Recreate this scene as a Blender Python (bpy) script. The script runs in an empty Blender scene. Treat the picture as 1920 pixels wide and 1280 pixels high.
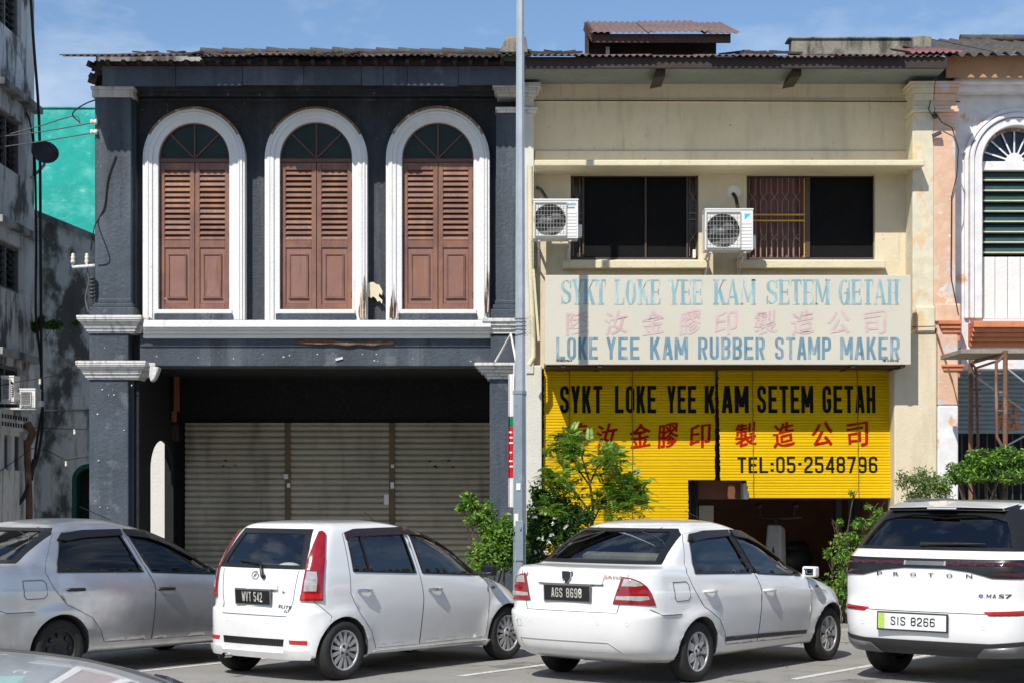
import bpy, bmesh, math, random
from mathutils import Vector, Matrix
from mathutils.bvhtree import BVHTree
from mathutils.geometry import delaunay_2d_cdt

R = math.radians
SC = bpy.context.scene
COL = SC.collection
rnd = random.Random(11)

# ------------------------------------------------------------------ camera
FPX, EYE, CX, HY = 3200.0, 1.75, 960.0, 920.0      # focal length in photo pixels, eye height, principal point
cd = bpy.data.cameras.new('camera'); cam = bpy.data.objects.new('camera', cd); COL.objects.link(cam)
cam.location = (0, 0, EYE); cam.rotation_euler = (R(90), 0, 0)
cd.sensor_width = 36; cd.lens = FPX / 1920 * 36; cd.shift_y = (HY - 640) / 1920
cd.clip_start = .1; cd.clip_end = 2000
SC.camera = cam

# ------------------------------------------------------------------ sky and sun
SUN_D = Vector((.43, .91, -1.10)).normalized()       # the way the light travels
elev = math.asin(-SUN_D.z)
az = math.atan2(-SUN_D.x, -SUN_D.y)                  # clockwise from +Y
W = bpy.data.worlds.new('World'); SC.world = W; W.use_nodes = True
nt = W.node_tree; nt.nodes.clear()
out = nt.nodes.new('ShaderNodeOutputWorld'); bg = nt.nodes.new('ShaderNodeBackground')
sky = nt.nodes.new('ShaderNodeTexSky'); sky.sky_type = 'NISHITA'; sky.sun_disc = False
sky.sun_elevation = elev; sky.sun_rotation = az; sky.air_density = 1.0; sky.dust_density = .15; sky.ozone_density = 4.5
bg.inputs['Strength'].default_value = .1
tc = nt.nodes.new('ShaderNodeTexCoord'); mp = nt.nodes.new('ShaderNodeMapping'); mp.inputs['Scale'].default_value = (2.2, 2.2, 5.5)
nz = nt.nodes.new('ShaderNodeTexNoise'); nz.inputs['Scale'].default_value = 2.6; nz.inputs['Detail'].default_value = 7; nz.inputs['Roughness'].default_value = .58
cr = nt.nodes.new('ShaderNodeValToRGB'); cr.color_ramp.elements[0].position = .47; cr.color_ramp.elements[0].color = (0, 0, 0, 1)
cr.color_ramp.elements[1].position = .74; cr.color_ramp.elements[1].color = (.6, .6, .6, 1)
mx = nt.nodes.new('ShaderNodeMixRGB'); mx.inputs['Color2'].default_value = (7.2, 7.6, 8.2, 1)
L = nt.links.new
L(tc.outputs['Generated'], mp.inputs['Vector']); L(mp.outputs['Vector'], nz.inputs['Vector']); L(nz.outputs['Fac'], cr.inputs['Fac'])
L(cr.outputs['Color'], mx.inputs['Fac']); L(sky.outputs['Color'], mx.inputs['Color1']); L(mx.outputs['Color'], bg.inputs['Color'])
L(bg.outputs['Background'], out.inputs['Surface'])
sd = bpy.data.lights.new('sun', 'SUN'); sd.energy = 4.0; sd.angle = R(.5); sd.color = (1, .955, .88)
so = bpy.data.objects.new('sun', sd); COL.objects.link(so); so.location = (-8, -20, 25)
so.rotation_euler = (-SUN_D).to_track_quat('Z', 'Y').to_euler()
SC.view_settings.view_transform = 'Standard'; SC.view_settings.look = 'None'
SC.view_settings.exposure = .38; SC.view_settings.gamma = 1; SC.view_settings.use_curve_mapping = False
SC.cycles.max_bounces = 8; SC.cycles.transparent_max_bounces = 16
SC.cycles.use_denoising = True

# ------------------------------------------------------------------ materials
def nodes(name):
    m = bpy.data.materials.new(name); m.use_nodes = True
    t = m.node_tree; b = t.nodes['Principled BSDF']
    return m, t, b

def c4(c): return (c[0], c[1], c[2], 1)

def noise(t, vec, scale, detail=5, rough=.55, sc=None):
    n = t.nodes.new('ShaderNodeTexNoise'); n.inputs['Scale'].default_value = scale
    n.inputs['Detail'].default_value = detail; n.inputs['Roughness'].default_value = rough
    if sc:
        mp = t.nodes.new('ShaderNodeMapping'); mp.inputs['Scale'].default_value = sc
        t.links.new(vec, mp.inputs['Vector']); t.links.new(mp.outputs['Vector'], n.inputs['Vector'])
    else: t.links.new(vec, n.inputs['Vector'])
    return n.outputs['Fac']

def ramp(t, fac, p0, p1, v0=0., v1=1.):
    r = t.nodes.new('ShaderNodeMapRange'); r.inputs['From Min'].default_value = p0; r.inputs['From Max'].default_value = p1
    r.inputs['To Min'].default_value = v0; r.inputs['To Max'].default_value = v1; r.clamp = True
    t.links.new(fac, r.inputs['Value']); return r.outputs['Result']

def mixc(t, fac, a, b, mode='MIX'):
    m = t.nodes.new('ShaderNodeMixRGB'); m.blend_type = mode
    for k, v in (('Fac', fac), ('Color1', a), ('Color2', b)):
        if isinstance(v, (int, float)): m.inputs[k].default_value = v
        elif isinstance(v, tuple): m.inputs[k].default_value = c4(v)
        else: t.links.new(v, m.inputs[k])
    return m.outputs['Color']

def mul(t, a, b):
    m = t.nodes.new('ShaderNodeMath'); m.operation = 'MULTIPLY'
    for i, v in enumerate((a, b)):
        if isinstance(v, (int, float)): m.inputs[i].default_value = v
        else: t.links.new(v, m.inputs[i])
    return m.outputs[0]

def surf(name, col, rough=.7, var=.18, scale=2.5, bump=0., bscale=40., metal=0., stains=(), coat=0., spec=.5, topdirt=None, bvec=None):
    """painted / plastered / wooden surface: base colour with large and small variation and stain layers.
    stains: (colour, scale, (sx,sy,sz), lo, hi, strength)"""
    m, t, b = nodes(name)
    tc = t.nodes.new('ShaderNodeTexCoord'); v = tc.outputs['Object']
    n1 = noise(t, v, scale, 6, .6); n2 = noise(t, v, scale * 9, 4, .6)
    dark = tuple(x * (1 - var) for x in col); lite = tuple(min(.9, x * (1 + var * .7)) for x in col)
    c = mixc(t, ramp(t, n1, .3, .7), dark, lite)
    c = mixc(t, ramp(t, n2, .35, .75, 0, .5), c, dark)
    for (sc_, s, st, lo, hi, k) in stains:
        f = noise(t, v, s, 7, .62, st)
        c = mixc(t, ramp(t, f, lo, hi, 0, k), c, sc_)
    if topdirt:
        g = t.nodes.new('ShaderNodeNewGeometry'); sx = t.nodes.new('ShaderNodeSeparateXYZ'); t.links.new(g.outputs['Normal'], sx.inputs[0])
        c = mixc(t, mul(t, ramp(t, sx.outputs['Z'], .25, .9), ramp(t, noise(t, v, 14, 6, .65), .35, .62)), c, topdirt)
    t.links.new(c, b.inputs['Base Color'])
    b.inputs['Roughness'].default_value = rough; b.inputs['Metallic'].default_value = metal
    b.inputs['Specular IOR Level'].default_value = spec
    if coat: b.inputs['Coat Weight'].default_value = coat; b.inputs['Coat Roughness'].default_value = .04
    if rough > .25:
        t.links.new(ramp(t, n2, .3, .7, max(.05, rough - .1), min(1, rough + .1)), b.inputs['Roughness'])
    if bump:
        bn = t.nodes.new('ShaderNodeBump'); bn.inputs['Strength'].default_value = min(1, bump); bn.inputs['Distance'].default_value = .02
        h = noise(t, v, bscale, 6, .65, bvec)
        t.links.new(h, bn.inputs['Height']); t.links.new(bn.outputs['Normal'], b.inputs['Normal'])
    return m

def peel(name, layers, scale, bump=.4, rough=.75, sc=None):
    """paint peeling down to older coats; layers: [(colour)], then (colour, lo, hi) for each coat over it"""
    m, t, b = nodes(name); tc = t.nodes.new('ShaderNodeTexCoord'); v = tc.outputs['Object']
    c = layers[0]; first = True
    for i, (col, lo, hi) in enumerate(layers[1:]):
        f = noise(t, v, scale * (1 + .37 * i), 8, .66, sc)
        c = mixc(t, ramp(t, f, lo, hi), c, col)
    n2 = noise(t, v, 6, 5, .6)
    c = mixc(t, ramp(t, n2, .35, .75, 0, .25), c, (.12, .1, .09), 'MIX')
    t.links.new(c, b.inputs['Base Color']); b.inputs['Roughness'].default_value = rough
    bn = t.nodes.new('ShaderNodeBump'); bn.inputs['Strength'].default_value = bump; bn.inputs['Distance'].default_value = .02
    t.links.new(noise(t, v, scale * 4, 7, .65), bn.inputs['Height']); t.links.new(bn.outputs['Normal'], b.inputs['Normal'])
    return m

def glass(name, tint, refl=(1, 1, 1), ior=1.5, boost=.0, rough=.015):
    m = bpy.data.materials.new(name); m.use_nodes = True; t = m.node_tree; t.nodes.clear()
    o = t.nodes.new('ShaderNodeOutputMaterial'); tr = t.nodes.new('ShaderNodeBsdfTransparent'); tr.inputs[0].default_value = c4(tint)
    g = t.nodes.new('ShaderNodeBsdfGlossy'); g.inputs['Roughness'].default_value = rough; g.inputs[0].default_value = c4(refl)
    fr = t.nodes.new('ShaderNodeFresnel'); fr.inputs['IOR'].default_value = ior
    ad = t.nodes.new('ShaderNodeMath'); ad.operation = 'ADD'; ad.inputs[1].default_value = boost; ad.use_clamp = True
    mxs = t.nodes.new('ShaderNodeMixShader')
    t.links.new(fr.outputs[0], ad.inputs[0]); t.links.new(ad.outputs[0], mxs.inputs[0]); t.links.new(tr.outputs[0], mxs.inputs[1])
    t.links.new(g.outputs[0], mxs.inputs[2]); t.links.new(mxs.outputs[0], o.inputs[0])
    return m

def leafmat(name, col):
    m, t, b = nodes(name); tc = t.nodes.new('ShaderNodeTexCoord')
    n = noise(t, tc.outputs['Object'], 9, 3)
    c = mixc(t, ramp(t, n, .3, .7), tuple(x * .65 for x in col), tuple(x * 1.35 for x in col))
    t.links.new(c, b.inputs['Base Color']); b.inputs['Roughness'].default_value = .45
    o = t.nodes['Material Output']; tl = t.nodes.new('ShaderNodeBsdfTranslucent')
    t.links.new(mixc(t, .5, c, (col[0] * 1.5, col[1] * 1.5, col[2] * .4)), tl.inputs[0])
    mxs = t.nodes.new('ShaderNodeMixShader'); mxs.inputs[0].default_value = .32
    t.links.new(b.outputs[0], mxs.inputs[1]); t.links.new(tl.outputs[0], mxs.inputs[2]); t.links.new(mxs.outputs[0], o.inputs[0])
    return m

# ------------------------------------------------------------------ mesh builder
ORIG = {}

class MB:
    def __init__(s): s.v = []; s.f = []; s.m = []; s.s = []; s.cur = 0; s.eps = 0
    def add(s, vs, fs, smooth=False):
        o = len(s.v); s.v += [tuple(v) for v in vs]
        for f in fs: s.f.append([i + o for i in f]); s.m.append(s.cur); s.s.append(smooth)
    def box(s, x0, x1, y0, y1, z0, z1):
        s.add([(x0, y0, z0), (x1, y0, z0), (x1, y1, z0), (x0, y1, z0), (x0, y0, z1), (x1, y0, z1), (x1, y1, z1), (x0, y1, z1)],
              [(0, 3, 2, 1), (4, 5, 6, 7), (0, 1, 5, 4), (1, 2, 6, 5), (2, 3, 7, 6), (3, 0, 4, 7)])
        return s
    def pbox(s, px0, px1, py0, py1, yf, yb):
        """box whose front face, at depth yf, spans these photo columns and rows"""
        x0, x1 = PX(px0, yf), PX(px1, yf); z1, z0 = PZ(py0, yf), PZ(py1, yf)
        return s.box(x0, x1, yf, yb, z0, z1)
    def obox(s, M, sx, sy, sz):
        c = [M @ Vector((a * sx / 2, b * sy / 2, d * sz / 2)) for d in (-1, 1) for (a, b) in ((-1, -1), (1, -1), (1, 1), (-1, 1))]
        s.add(c, [(0, 3, 2, 1), (4, 5, 6, 7), (0, 1, 5, 4), (1, 2, 6, 5), (2, 3, 7, 6), (3, 0, 4, 7)]); return s
    def bar(s, a, b, w, h=None, up=(0, 0, 1)):
        a, b = Vector(a), Vector(b); d = b - a; z = d.normalized(); x = z.cross(Vector(up))
        if x.length < 1e-4: x = z.cross(Vector((0, 1, 0)))
        x.normalize(); y = z.cross(x)
        M = Matrix((x, y, z)).transposed().to_4x4(); M.translation = (a + b) / 2
        return s.obox(M, w, h or w, d.length)
    def tube(s, pts, r, n=8, cap=True):
        pts = [Vector(p) for p in pts]; k = len(pts); rs = r if isinstance(r, (list, tuple)) else [r] * k
        vs = []; fs = []; prev = None
        for i, p in enumerate(pts):
            d = (pts[min(i + 1, k - 1)] - pts[max(i - 1, 0)]).normalized()
            if prev is None:
                x = d.cross(Vector((0, 0, 1)))
                if x.length < .05: x = d.cross(Vector((0, 1, 0)))
            else: x = prev - d * prev.dot(d)
            x.normalize(); prev = x; y = d.cross(x)
            for j in range(n):
                a = 2 * math.pi * j / n; vs.append(p + (x * math.cos(a) + y * math.sin(a)) * rs[i])
        for i in range(k - 1):
            for j in range(n): fs.append((i * n + j, i * n + (j + 1) % n, (i + 1) * n + (j + 1) % n, (i + 1) * n + j))
        s.add(vs, fs, True)
        if cap: s.add([vs[j] for j in range(n)], [tuple(range(n))]); s.add([vs[(k - 1) * n + j] for j in range(n)], [tuple(range(n))])
        return s
    def lathe(s, prof, M=None, n=24, smooth=True):
        M = M or Matrix(); k = len(prof); vs = []
        for (r, z) in prof:
            for j in range(n):
                a = 2 * math.pi * j / n; vs.append(M @ Vector((r * math.cos(a), r * math.sin(a), z)))
        s.add(vs, [(i * n + j, i * n + (j + 1) % n, (i + 1) * n + (j + 1) % n, (i + 1) * n + j) for i in range(k - 1) for j in range(n)], smooth)
        return s
    def ball(s, c, rx, ry, rz, n=12, m=8):
        vs = []; 
        for i in range(m + 1):
            th = math.pi * i / m
            for j in range(n):
                a = 2 * math.pi * j / n
                vs.append((c[0] + rx * math.sin(th) * math.cos(a), c[1] + ry * math.sin(th) * math.sin(a), c[2] + rz * math.cos(th)))
        s.add(vs, [(i * n + j, (i + 1) * n + j, (i + 1) * n + (j + 1) % n, i * n + (j + 1) % n) for i in range(m) for j in range(n)], True); return s
    def prism(s, poly, y0, y1, smooth=False):
        n = len(poly)
        vs = [(x, y0, z) for x, z in poly] + [(x, y1, z) for x, z in poly]
        s.add(vs, [tuple(range(n)), tuple(range(2 * n - 1, n - 1, -1))] + [(i, (i + 1) % n, n + (i + 1) % n, n + i) for i in range(n)], smooth); return s
    def plate(s, outer, holes, y0, y1):
        """slab with openings; front at y0"""
        loops = [outer] + list(holes); vs = []; es = []
        for lp in loops:
            o = len(vs); vs += [Vector(p) for p in lp]; es += [(o + i, o + (i + 1) % len(lp)) for i in range(len(lp))]
        V, E, Fc = delaunay_2d_cdt(vs, es, [], 0, 1e-6)[:3]
        keep = [f for f in Fc if (lambda c: inside(c, outer) and not any(inside(c, h) for h in holes))(sum((V[i] for i in f), Vector((0, 0))) / len(f))]
        s.add([(p.x, y0, p.y) for p in V], keep); s.add([(p.x, y1, p.y) for p in V], [tuple(reversed(f)) for f in keep])
        for lp in loops:
            n = len(lp)
            s.add([(x, y0, z) for x, z in lp] + [(x, y1, z) for x, z in lp], [(i, (i + 1) % n, n + (i + 1) % n, n + i) for i in range(n)])
        return s
    def mould(s, px0, px1, py0, py1, yf, yb, steps, left=True, right=True):
        """stacked ledge: steps [(fraction of height from the top, overhang m)], px/py give the core at depth yf"""
        x0, x1 = PX(px0, yf), PX(px1, yf); zt, zb = PZ(py0, yf), PZ(py1, yf); h = zt - zb; t0 = 0
        for (fr, ov) in steps:
            s.box(x0 - (ov if left else 0), x1 + (ov if right else 0), yf - ov, yb, zt - h * fr, zt - h * t0); t0 = fr
        return s
    def build(s, name, mats, parent=None, bevel=0., smooth=None, label=None, fix=True, seg=2):
        me = bpy.data.meshes.new(name); off = ORIG.get(parent.name, Vector()) if parent else Vector()
        me.from_pydata([(v[0] - off.x, v[1] - off.y, v[2] - off.z) for v in s.v], [], s.f)
        mats = mats if isinstance(mats, (list, tuple)) else [mats]
        for m in mats: me.materials.append(m)
        me.polygons.foreach_set('material_index', s.m); me.polygons.foreach_set('use_smooth', s.s)
        if fix or bevel:
            bm = bmesh.new(); bm.from_mesh(me)
            if bevel:
                bmesh.ops.remove_doubles(bm, verts=bm.verts, dist=1e-5)
            if fix: bmesh.ops.recalc_face_normals(bm, faces=bm.faces)
            if bevel:
                es = [e for e in bm.edges if len(e.link_faces) == 2 and e.calc_face_angle(0) > .5 and e.calc_length() > bevel * 1.5]
                bmesh.ops.bevel(bm, geom=es, offset=bevel, segments=seg, affect='EDGES', profile=.5, clamp_overlap=True)
            bm.to_mesh(me); bm.free()
        if smooth is not None:
            me.polygons.foreach_set('use_smooth', [True] * len(me.polygons)); me.set_sharp_from_angle(angle=R(smooth))
        o = bpy.data.objects.new(name, me); COL.objects.link(o)
        if parent: o.parent = parent; ORIG[o.name] = off
        if label: o['label'] = label
        return o

def PX(px, Y): return (px - CX) * Y / FPX
def PZ(py, Y): return EYE + (HY - py) * Y / FPX
def P3(px, py, Y): return Vector((PX(px, Y), Y, PZ(py, Y)))

def inside(p, poly):
    x, y = p[0], p[1]; r = False; n = len(poly)
    for i in range(n):
        x1, y1 = poly[i][0], poly[i][1]; x2, y2 = poly[(i + 1) % n][0], poly[(i + 1) % n][1]
        if (y1 > y) != (y2 > y) and x < (x2 - x1) * (y - y1) / (y2 - y1) + x1: r = not r
    return r

def tag(o, label=None, cat=None, group=None, kind=None):
    if label: o['label'] = label
    if cat: o['category'] = cat
    if group: o['group'] = group
    if kind: o['kind'] = kind
    return o

def thing(name, loc, label, cat, group=None):
    o = bpy.data.objects.new(name, None); COL.objects.link(o); o.location = loc; o.empty_display_size = .3
    ORIG[o.name] = Vector(loc); return tag(o, label, cat, group)

def part(name, parent):
    o = bpy.data.objects.new(name, None); COL.objects.link(o); o.parent = parent; o.empty_display_size = .1
    ORIG[o.name] = ORIG.get(parent.name, Vector()); return o

def struct(o): o['kind'] = 'structure'; return o

_txt = {}
def text2d(s, bold=0., lsp=1.):
    k = (s, bold, lsp)
    if k not in _txt:
        c = bpy.data.curves.new('lettering', 'FONT'); c.body = s; c.size = 1; c.offset = bold; c.resolution_u = 4; c.space_character = lsp
        o = bpy.data.objects.new('lettering_source', c); COL.objects.link(o)
        dg = bpy.context.evaluated_depsgraph_get(); me = bpy.data.meshes.new_from_object(o.evaluated_get(dg))
        vs = [(v.co.x, v.co.y) for v in me.vertices]; fs = [tuple(p.vertices) for p in me.polygons]
        bpy.data.objects.remove(o); bpy.data.curves.remove(c); bpy.data.meshes.remove(me)
        x0 = min(v[0] for v in vs); x1 = max(v[0] for v in vs); y0 = min(v[1] for v in vs); y1 = max(v[1] for v in vs)
        _txt[k] = ([((x - x0) / (x1 - x0), (y - y0) / (y1 - y0)) for x, y in vs], fs)
    return _txt[k]

def letter_fit(mb, s, px0, px1, py0, py1, Y, bold=.02, lsp=1., rise=0., wob=0.):
    """flat lettering fitted to these photo columns and rows on the plane at depth Y"""
    vs, fs = text2d(s, 0., lsp); e = (py1 - py0) * bold; k = 0
    for (ex, ey) in ((-1, -.35), (-.5, .35), (0, -.35), (.5, .35), (1, -.35), (-1, .35), (1, .35)):
        o = []
        for (u, v) in vs:
            v2 = v + rise * (u - .5) + wob * math.sin(7 * u + 3 * v)
            u2 = u + wob * math.sin(6 * v + 2)
            o.append((PX(px0 + e + (px1 - px0 - 2 * e) * u2 + ex * e, Y), Y - k * .0002, PZ(py1 - e * .35 + (py0 - py1 + e * .7) * v2 + ey * e, Y)))
        mb.add(o, fs); k += 1

def rounded(pts, rx, ry, closed=False):
    """polyline with rounded corners"""
    o = []; n = len(pts)
    for i, p in enumerate(pts):
        if not closed and i in (0, n - 1): o.append(p); continue
        a, b = pts[i - 1], pts[(i + 1) % n]
        def toward(q):
            dx, dy = q[0] - p[0], q[1] - p[1]; d = math.hypot(dx / rx, dy / ry); t = min(.5, 1 / d if d > 0 else 0); return (p[0] + dx * t, p[1] + dy * t)
        s_, e_ = toward(a), toward(b)
        for k in range(5):
            t = k / 4; o.append(((1 - t) ** 2 * s_[0] + 2 * t * (1 - t) * p[0] + t * t * e_[0], (1 - t) ** 2 * s_[1] + 2 * t * (1 - t) * p[1] + t * t * e_[1]))
    return o

def block_strokes(ch, hx, hy):
    """centre lines of a condensed block capital in the unit square: (points, closed)"""
    l, r, b, t, c, md = hx, 1 - hx, hy, 1 - hy, .5, .5; R_ = lambda q, k=False: (rounded(q, .42, .16, k), k)
    D = {'O': [R_([(l, b), (r, b), (r, t), (l, t)], True)], '0': [R_([(l, b), (r, b), (r, t), (l, t)], True)], 'G': [R_([(r, .68), (r, t), (l, t), (l, b), (r, b), (r, .46)]), ([(c, .46), (1, .46)], 0)],
         'S': [R_([(r, .7), (r, t), (l, t), (l, .56), (r, .44), (r, b), (l, b), (l, .3)])], 'L': [([(l, 0), (l, 1)], 0), ([(l, b), (1, b)], 0)], 'E': [([(l, 0), (l, 1)], 0), ([(l, b), (1, b)], 0), ([(l, t), (1, t)], 0), ([(l, md), (.9, md)], 0)],
         'T': [([(c, 0), (c, 1)], 0), ([(0, t), (1, t)], 0)], 'K': [([(l, 0), (l, 1)], 0), ([(l + hx, .38), (r - .02, 1)], 0), ([(l + hx * 1.6, .55), (r + .02, 0)], 0)], 'Y': [([(c, 0), (c, .46)], 0), ([(l * .9, 1), (c, .38)], 0), ([(1 - l * .9, 1), (c, .38)], 0)],
         'H': [([(l, 0), (l, 1)], 0), ([(r, 0), (r, 1)], 0), ([(l, md), (r, md)], 0)], 'A': [([(hx * .85, 0), (c - hx * .3, 1)], 0), ([(1 - hx * .85, 0), (c + hx * .3, 1)], 0), ([(.25, .27), (.75, .27)], 0)], 'M': [([(hx * .75, 0), (hx * .75, 1)], 0), ([(1 - hx * .75, 0), (1 - hx * .75, 1)], 0), ([(hx * .9, .98), (c, .22)], 0), ([(1 - hx * .9, .98), (c, .22)], 0)],
         'R': [([(l, 0), (l, 1)], 0), R_([(l, t), (r, t), (r, .47), (l, .47)]), ([(c, .47), (r, 0)], 0)], 'P': [([(l, 0), (l, 1)], 0), R_([(l, t), (r, t), (r, .44), (l, .44)])], 'B': [([(l, 0), (l, 1)], 0), R_([(l, t), (r, t), (r, .54), (l, .52)]), R_([(l, .52), (r, .5), (r, b), (l, b)])], 'U': [R_([(l, 1), (l, b), (r, b), (r, 1)])],
         'W': [([(hx * .7, 1), (.27, 0)], 0), ([(.27, 0), (c, .8)], 0), ([(c, .8), (.73, 0)], 0), ([(.73, 0), (1 - hx * .7, 1)], 0)], 'V': [([(hx * .85, 1), (c, 0)], 0), ([(1 - hx * .85, 1), (c, 0)], 0)], 'I': [([(c, 0), (c, 1)], 0)],
         '1': [([(c, 0), (c, 1)], 0), ([(c, .97), (.1, .78)], 0)], '2': [R_([(l, .68), (l, t), (r, t), (r, .56), (l, .24), (l, b)]), ([(0, b), (1, b)], 0)], '4': [([(r - .1, 0), (r - .1, 1)], 0), ([(r - .12, .96), (l, .3)], 0), ([(0, .26), (1, .26)], 0)], '5': [([(l, .5), (l, 1)], 0), ([(l, t), (.95, t)], 0), R_([(l, .56), (r, .58), (r, b), (l, b), (l, .28)])],
         '6': [R_([(r, .74), (r, t), (l, t), (l, b), (r, b), (r, .54), (l, .54)])], '7': [([(0, t), (1, t)], 0), ([(r, t), (.32, 0)], 0)], '8': [R_([(l, b), (r, b), (r, .52), (l, .52)], True), R_([(l, .5), (r, .5), (r, t), (l, t)], True)], '9': [R_([(l, .26), (l, b), (r, b), (r, t), (l, t), (l, .45), (r, .45)])],
         '-': [([(.1, .55), (.9, .55)], 0)], ':': [([(c, .12), (c, .3)], 0), ([(c, .62), (c, .8)], 0)], '.': [([(c, 0), (c, .14)], 0)]}
    return D[ch]

def block_text(s, asp, stem=.30, bar=.13, gap=.22, widths=None):
    """condensed block lettering in the unit square (u along, v up): list of (verts, face, layer); asp = height/width of the word"""
    W_ = dict(M=1.25, W=1.3, I=.45); W_['1'] = .6; W_['-'] = .5; W_[':'] = .4; W_['.'] = .4; W_[' '] = .55; W_.update(widths or {})
    n = sum(W_.get(ch, 1.) for ch in s) + gap * (len(s) - 1); x = 0; out = []; k = 0
    for ch in s:
        w = W_.get(ch, 1.)
        if ch != ' ':
            hx = stem / 2 / w; hy = bar / 2
            for pts, cl in block_strokes(ch, hx, hy):
                q = len(pts); Lf = []; Rt = []
                for i in range(q):
                    a = pts[i - 1] if (i or cl) else pts[i]; b = pts[(i + 1) % q] if (i < q - 1 or cl) else pts[i]
                    dx, dy = (b[0] - a[0]) * w, (b[1] - a[1]) * 2.2; d = math.hypot(dx, dy) or 1; nx, ny = -dy / d, dx / d
                    Lf.append((pts[i][0] + nx * hx, pts[i][1] + ny * hy)); Rt.append((pts[i][0] - nx * hx, pts[i][1] - ny * hy))
                vs = [((x + u * w) / n, v) for u, v in Lf + Rt]
                fs = [(i, (i + 1) % q, q + (i + 1) % q, q + i) for i in range(q if cl else q - 1)]
                out.append((vs, fs, k % 6)); k += 1
        x += w + gap
    return out

def block_fit(mb, s, px0, px1, py0, py1, Y, **kw):
    for vs, fs, k in block_text(s, 1, **kw): mb.add([(PX(px0 + (px1 - px0) * u, Y), Y - k * .0004, PZ(py1 + (py0 - py1) * v, Y)) for u, v in vs], fs)

def arch(cx, cz, r, zb, n=24, rz=None):
    """outline of a round-headed opening, from the lower left corner counter-clockwise seen from the front"""
    rz = rz or r
    return [(cx - r, zb), (cx + r, zb)] + [(cx + r * math.cos(a), cz + rz * math.sin(a)) for a in [math.pi * i / n for i in range(n + 1)]]

# ------------------------------------------------------------------ palette
M = {}
M['asphalt'] = surf('asphalt', (.3, .288, .268), .9, .14, .7, .55, 120, stains=(((.09, .09, .085), 1.3, None, .56, .74, .5), ((.07, .068, .065), .55, (1, 1, 1), .58, .61, .55), ((.3, .29, .27), 55, None, .56, .68, .7), ((.08, .08, .08), 70, None, .58, .7, .6), ((.03, .03, .03), .9, (1, .25, 1), .68, .72, .5)))
M['line'] = peel('road_paint', [(.17, .165, .155), ((.66, .65, .62), .36, .44), ((.5, .49, .47), .5, .62)], 16, .2, .8)
M['kerb'] = surf('kerb_concrete', (.34, .33, .3), .9, .25, 3, .5, 50, stains=(((.07, .07, .06), 3, (1, 1, 2), .5, .7, .7),))
M['pave'] = surf('pavement_cement', (.3, .28, .25), .9, .25, 1.5, .4, 60, stains=(((.1, .09, .08), 1.2, None, .5, .7, .6),))
M['navy'] = surf('dark_slate_paint', (.052, .068, .09), .62, .3, 1.6, .5, 24, stains=(((.026, .032, .042), 1.3, (1.2, 1.2, .5), .47, .66, .75), ((.13, .15, .17), 1.1, (2.2, 2.2, .16), .52, .7, .5), ((.15, .16, .17), 2.6, None, .61, .66, .45), ((.016, .018, .022), 4.5, (2.5, 2.5, .12), .58, .72, .6), ((.3, .31, .3), 30, (1, 1, .35), .69, .73, .75), ((.024, .026, .03), 2.2, (3, 3, .3), .55, .75, .45)))
M['navyd'] = surf('dark_slate_wall', (.036, .042, .054), .65, .3, 1.6, .4, 24, stains=(((.36, .36, .34), 26, (1, 1, .22), .66, .7, .75), ((.013, .015, .019), 1.5, (2, 2, .4), .46, .66, .75), ((.1, .115, .13), 2.3, (2.4, 2.4, .2), .56, .68, .5), ((.2, .17, .12), 6, (2, 2, .3), .71, .75, .6)))
M['white'] = surf('white_wall_paint', (.74, .73, .71), .6, .08, 1.5, .35, 26, stains=(((.3, .27, .23), 4.5, (2.5, 2.5, .3), .62, .78, .5), ((.36, .22, .12), 9, None, .68, .74, .6)), topdirt=(.2, .11, .055))
M['whitem'] = surf('grimy_white_moulding', (.66, .65, .63), .65, .14, 2, .45, 30, stains=(((.13, .12, .11), 5, (3, 3, .25), .5, .7, .7), ((.3, .16, .08), 9, None, .66, .74, .6)), topdirt=(.2, .12, .07))
M['cream'] = surf('cream_plaster', (.68, .585, .415), .75, .1, 1.2, .35, 30, stains=(((.36, .31, .2), 1.6, (2, 2, .35), .52, .74, .5), ((.2, .165, .11), 5, (2.5, 2.5, .2), .6, .74, .4), ((.13, .11, .08), 9, None, .68, .72, .7), ((.7, .64, .5), .9, None, .5, .7, .5)))
M['creamt'] = surf('cream_concrete_trim', (.68, .61, .42), .75, .1, 2, .4, 34, stains=(((.26, .21, .13), 6, (2, 2, .5), .6, .78, .5),))
M['creamw'] = surf('pale_party_pilaster', (.62, .6, .53), .7, .12, 1.4, .35, 30, stains=(((.2, .18, .15), 4, (2, 2, .25), .6, .78, .5),))
M['peach'] = peel('peach_peeling_paint', [(.56, .58, .62), ((.68, .43, .29), .4, .44), ((.7, .57, .42), .56, .6), ((.73, .48, .35), .46, .56), ((.74, .66, .58), .62, .66)], 2.2)
M['creampeel'] = peel('cream_peeling_paint', [(.5, .53, .62), ((.72, .52, .3), .33, .37), ((.68, .62, .46), .39, .43)], 3.0, sc=(1, 1, .6))
M['whitepeel'] = peel('white_paint_over_peach', [(.72, .4, .22), ((.78, .77, .77), .36, .42), ((.74, .74, .76), .5, .6)], 1.7)
M['orange'] = surf('terracotta_paint', (.6, .215, .1), .7, .22, 3, .4, 26, stains=(((.5, .45, .4), 5, None, .64, .7, .6), ((.2, .1, .06), 4, (2, 2, .3), .58, .75, .5)))
M['grime'] = surf('mildewed_grey_plaster', (.78, .775, .75), .9, .25, 1.1, .6, 22, stains=(((.05, .05, .047), 1.0, (1.5, 1.5, .9), .5, .58, .88), ((.1, .1, .095), 3.4, (2, 2, .35), .53, .68, .7), ((.72, .71, .69), 1.9, None, .6, .75, .5)))
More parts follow.
